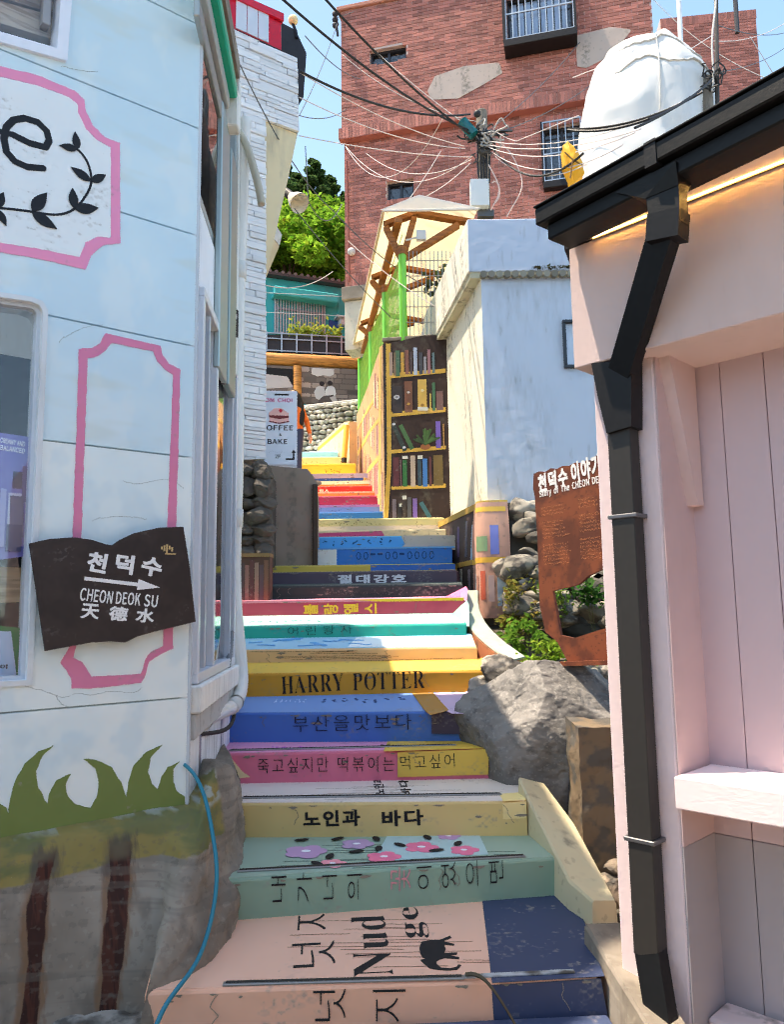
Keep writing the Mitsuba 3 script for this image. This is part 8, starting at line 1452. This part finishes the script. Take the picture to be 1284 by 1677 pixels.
skin = limb_mesh([[(J(0, 0, 1.30), .055 * S_), (J(0, .01, 1.42), .05 * S_)], [(J(0, .0, 1.50), .088 * S_), (J(0, -.02, 1.53), .085 * S_), (J(0, -.025, 1.46), .07 * S_), (J(0, -.05, 1.425), .04 * S_)], [(J(0, -.10, 1.485), .014 * S_), (J(0, -.112, 1.465), .015 * S_)], [(J(.088, .0, 1.49), .018 * S_), (J(.09, .0, 1.465), .013 * S_)], [(J(-.088, .0, 1.49), .018 * S_), (J(-.09, .0, 1.465), .013 * S_)],
    [(J(.285, -.02, .84), .026 * S_), (J(.30, -.03, .78), .034 * S_)], [(J(.288, -.045, .78), .012 * S_), (J(.294, -.055, .72), .010 * S_), (J(.29, -.05, .68), .008 * S_)], [(J(.30, -.04, .77), .011 * S_), (J(.306, -.05, .71), .010 * S_), (J(.30, -.045, .665), .008 * S_)], [(J(.31, -.03, .77), .011 * S_), (J(.316, -.038, .715), .009 * S_), (J(.31, -.036, .675), .008 * S_)], [(J(.318, -.02, .775), .010 * S_), (J(.324, -.026, .73), .008 * S_), (J(.32, -.026, .695), .007 * S_)], [(J(.283, -.02, .80), .013 * S_), (J(.268, -.05, .765), .011 * S_), (J(.27, -.06, .735), .009 * S_)],
    [(J(-.20, -.02, .84), .026 * S_), (J(-.212, -.03, .76), .034 * S_), (J(-.21, -.04, .70), .022 * S_)],
    [(J(0, 0, 1.30), .055 * S_), (J(0, 0, 1.22), .08 * S_), (J(0, 0, .95), .08 * S_)]] + [[(J(0, 0, 1.27), .05 * S_), (J(.14 * s, 0, 1.26), .04 * S_), (J((.235 if s > 0 else -.2), .02, 1.06), .032 * S_), (J((.285 if s > 0 else -.2), -.018, .84), .024 * S_)] for s in (-1, 1)] + [[(J(.06 * s, 0, .95), .07 * S_), (J(.09 * s, -.01, .5), .05 * S_), (J(.09 * s, .06, .08), .03 * S_)] for s in (-1, 1)], .014)
part(pe, 'body', skin, 'plain', (206, 156, 128), True)
for s in (-1, 1): part(pe, 'eye', move(trimesh.creation.icosphere(2, .011 * S_), J(.032 * s, -.098, 1.505)), 'gloss', (40, 30, 26), True)
part(pe, 'mouth', limb_mesh([[(J(-.022, -.098, 1.435), .006 * S_), (J(0, -.103, 1.434), .008 * S_), (J(.022, -.098, 1.435), .006 * S_)]], .006), 'plain', (170, 84, 80), True)
hair = limb_mesh([[(J(0, .03, 1.545), .098 * S_), (J(0, .045, 1.48), .10 * S_), (J(0, .06, 1.30), .10 * S_), (J(0, .06, 1.10), .085 * S_), (J(0, .05, 1.0), .06 * S_)], [(J(.07, .01, 1.52), .06 * S_), (J(.115, .0, 1.38), .058 * S_), (J(.145, -.03, 1.2), .06 * S_), (J(.15, -.05, 1.02), .042 * S_)], [(J(-.07, .01, 1.52), .05 * S_), (J(-.095, .0, 1.38), .045 * S_), (J(-.10, -.03, 1.2), .048 * S_), (J(-.09, -.04, 1.06), .035 * S_)]], .015)
nz = meshkit.fbm(np.array(hair.vertices) * V(40, 40, 5), 3, 1) - .5; hair.vertices = np.array(hair.vertices) + hair.vertex_normals * (nz * .025)[:, None]
part(pe, 'hair', hair, 'plain', (30, 22, 20), True)
top = limb_mesh([[(J(-.11, 0, 1.28), .06 * S_), (J(.11, 0, 1.28), .06 * S_)], [(J(-.09, 0, 1.24), .10 * S_), (J(-.07, 0, 1.02), .09 * S_), (J(-.075, 0, .92), .10 * S_)], [(J(.09, 0, 1.24), .10 * S_), (J(.07, 0, 1.02), .09 * S_), (J(.075, 0, .92), .10 * S_)], [(J(-.07, 0, 1.0), .09 * S_), (J(.07, 0, 1.0), .09 * S_)], [(J(.145, 0, 1.27), .056 * S_), (J(.235, .02, 1.06), .044 * S_), (J(.285, -.015, .86), .034 * S_)], [(J(-.155, 0, 1.27), .062 * S_), (J(-.20, .02, 1.08), .050 * S_), (J(-.20, -.015, .87), .038 * S_)]], .02)
part(pe, 'top', top, 'plain', (226, 112, 34), True)
jeans = limb_mesh([[(J(-.08, 0, .90), .10 * S_), (J(.08, 0, .90), .10 * S_)], [(J(.085, 0, .86), .10 * S_), (J(.09, -.04, .50), .07 * S_), (J(.09, .03, .09), .05 * S_)], [(J(-.085, 0, .86), .10 * S_), (J(-.09, .02, .50), .07 * S_), (J(-.09, .10, .12), .05 * S_)]], .02)
part(pe, 'jeans', jeans, 'plain', (44, 58, 92), True)
for s, y in ((1, .03), (-1, .10)): part(pe, 'shoe', limb_mesh([[(J(.09 * s, y + .02, .045), .04 * S_), (J(.09 * s, y - .13, .035), .032 * S_)]], .012), 'plain', (210, 206, 202), True)
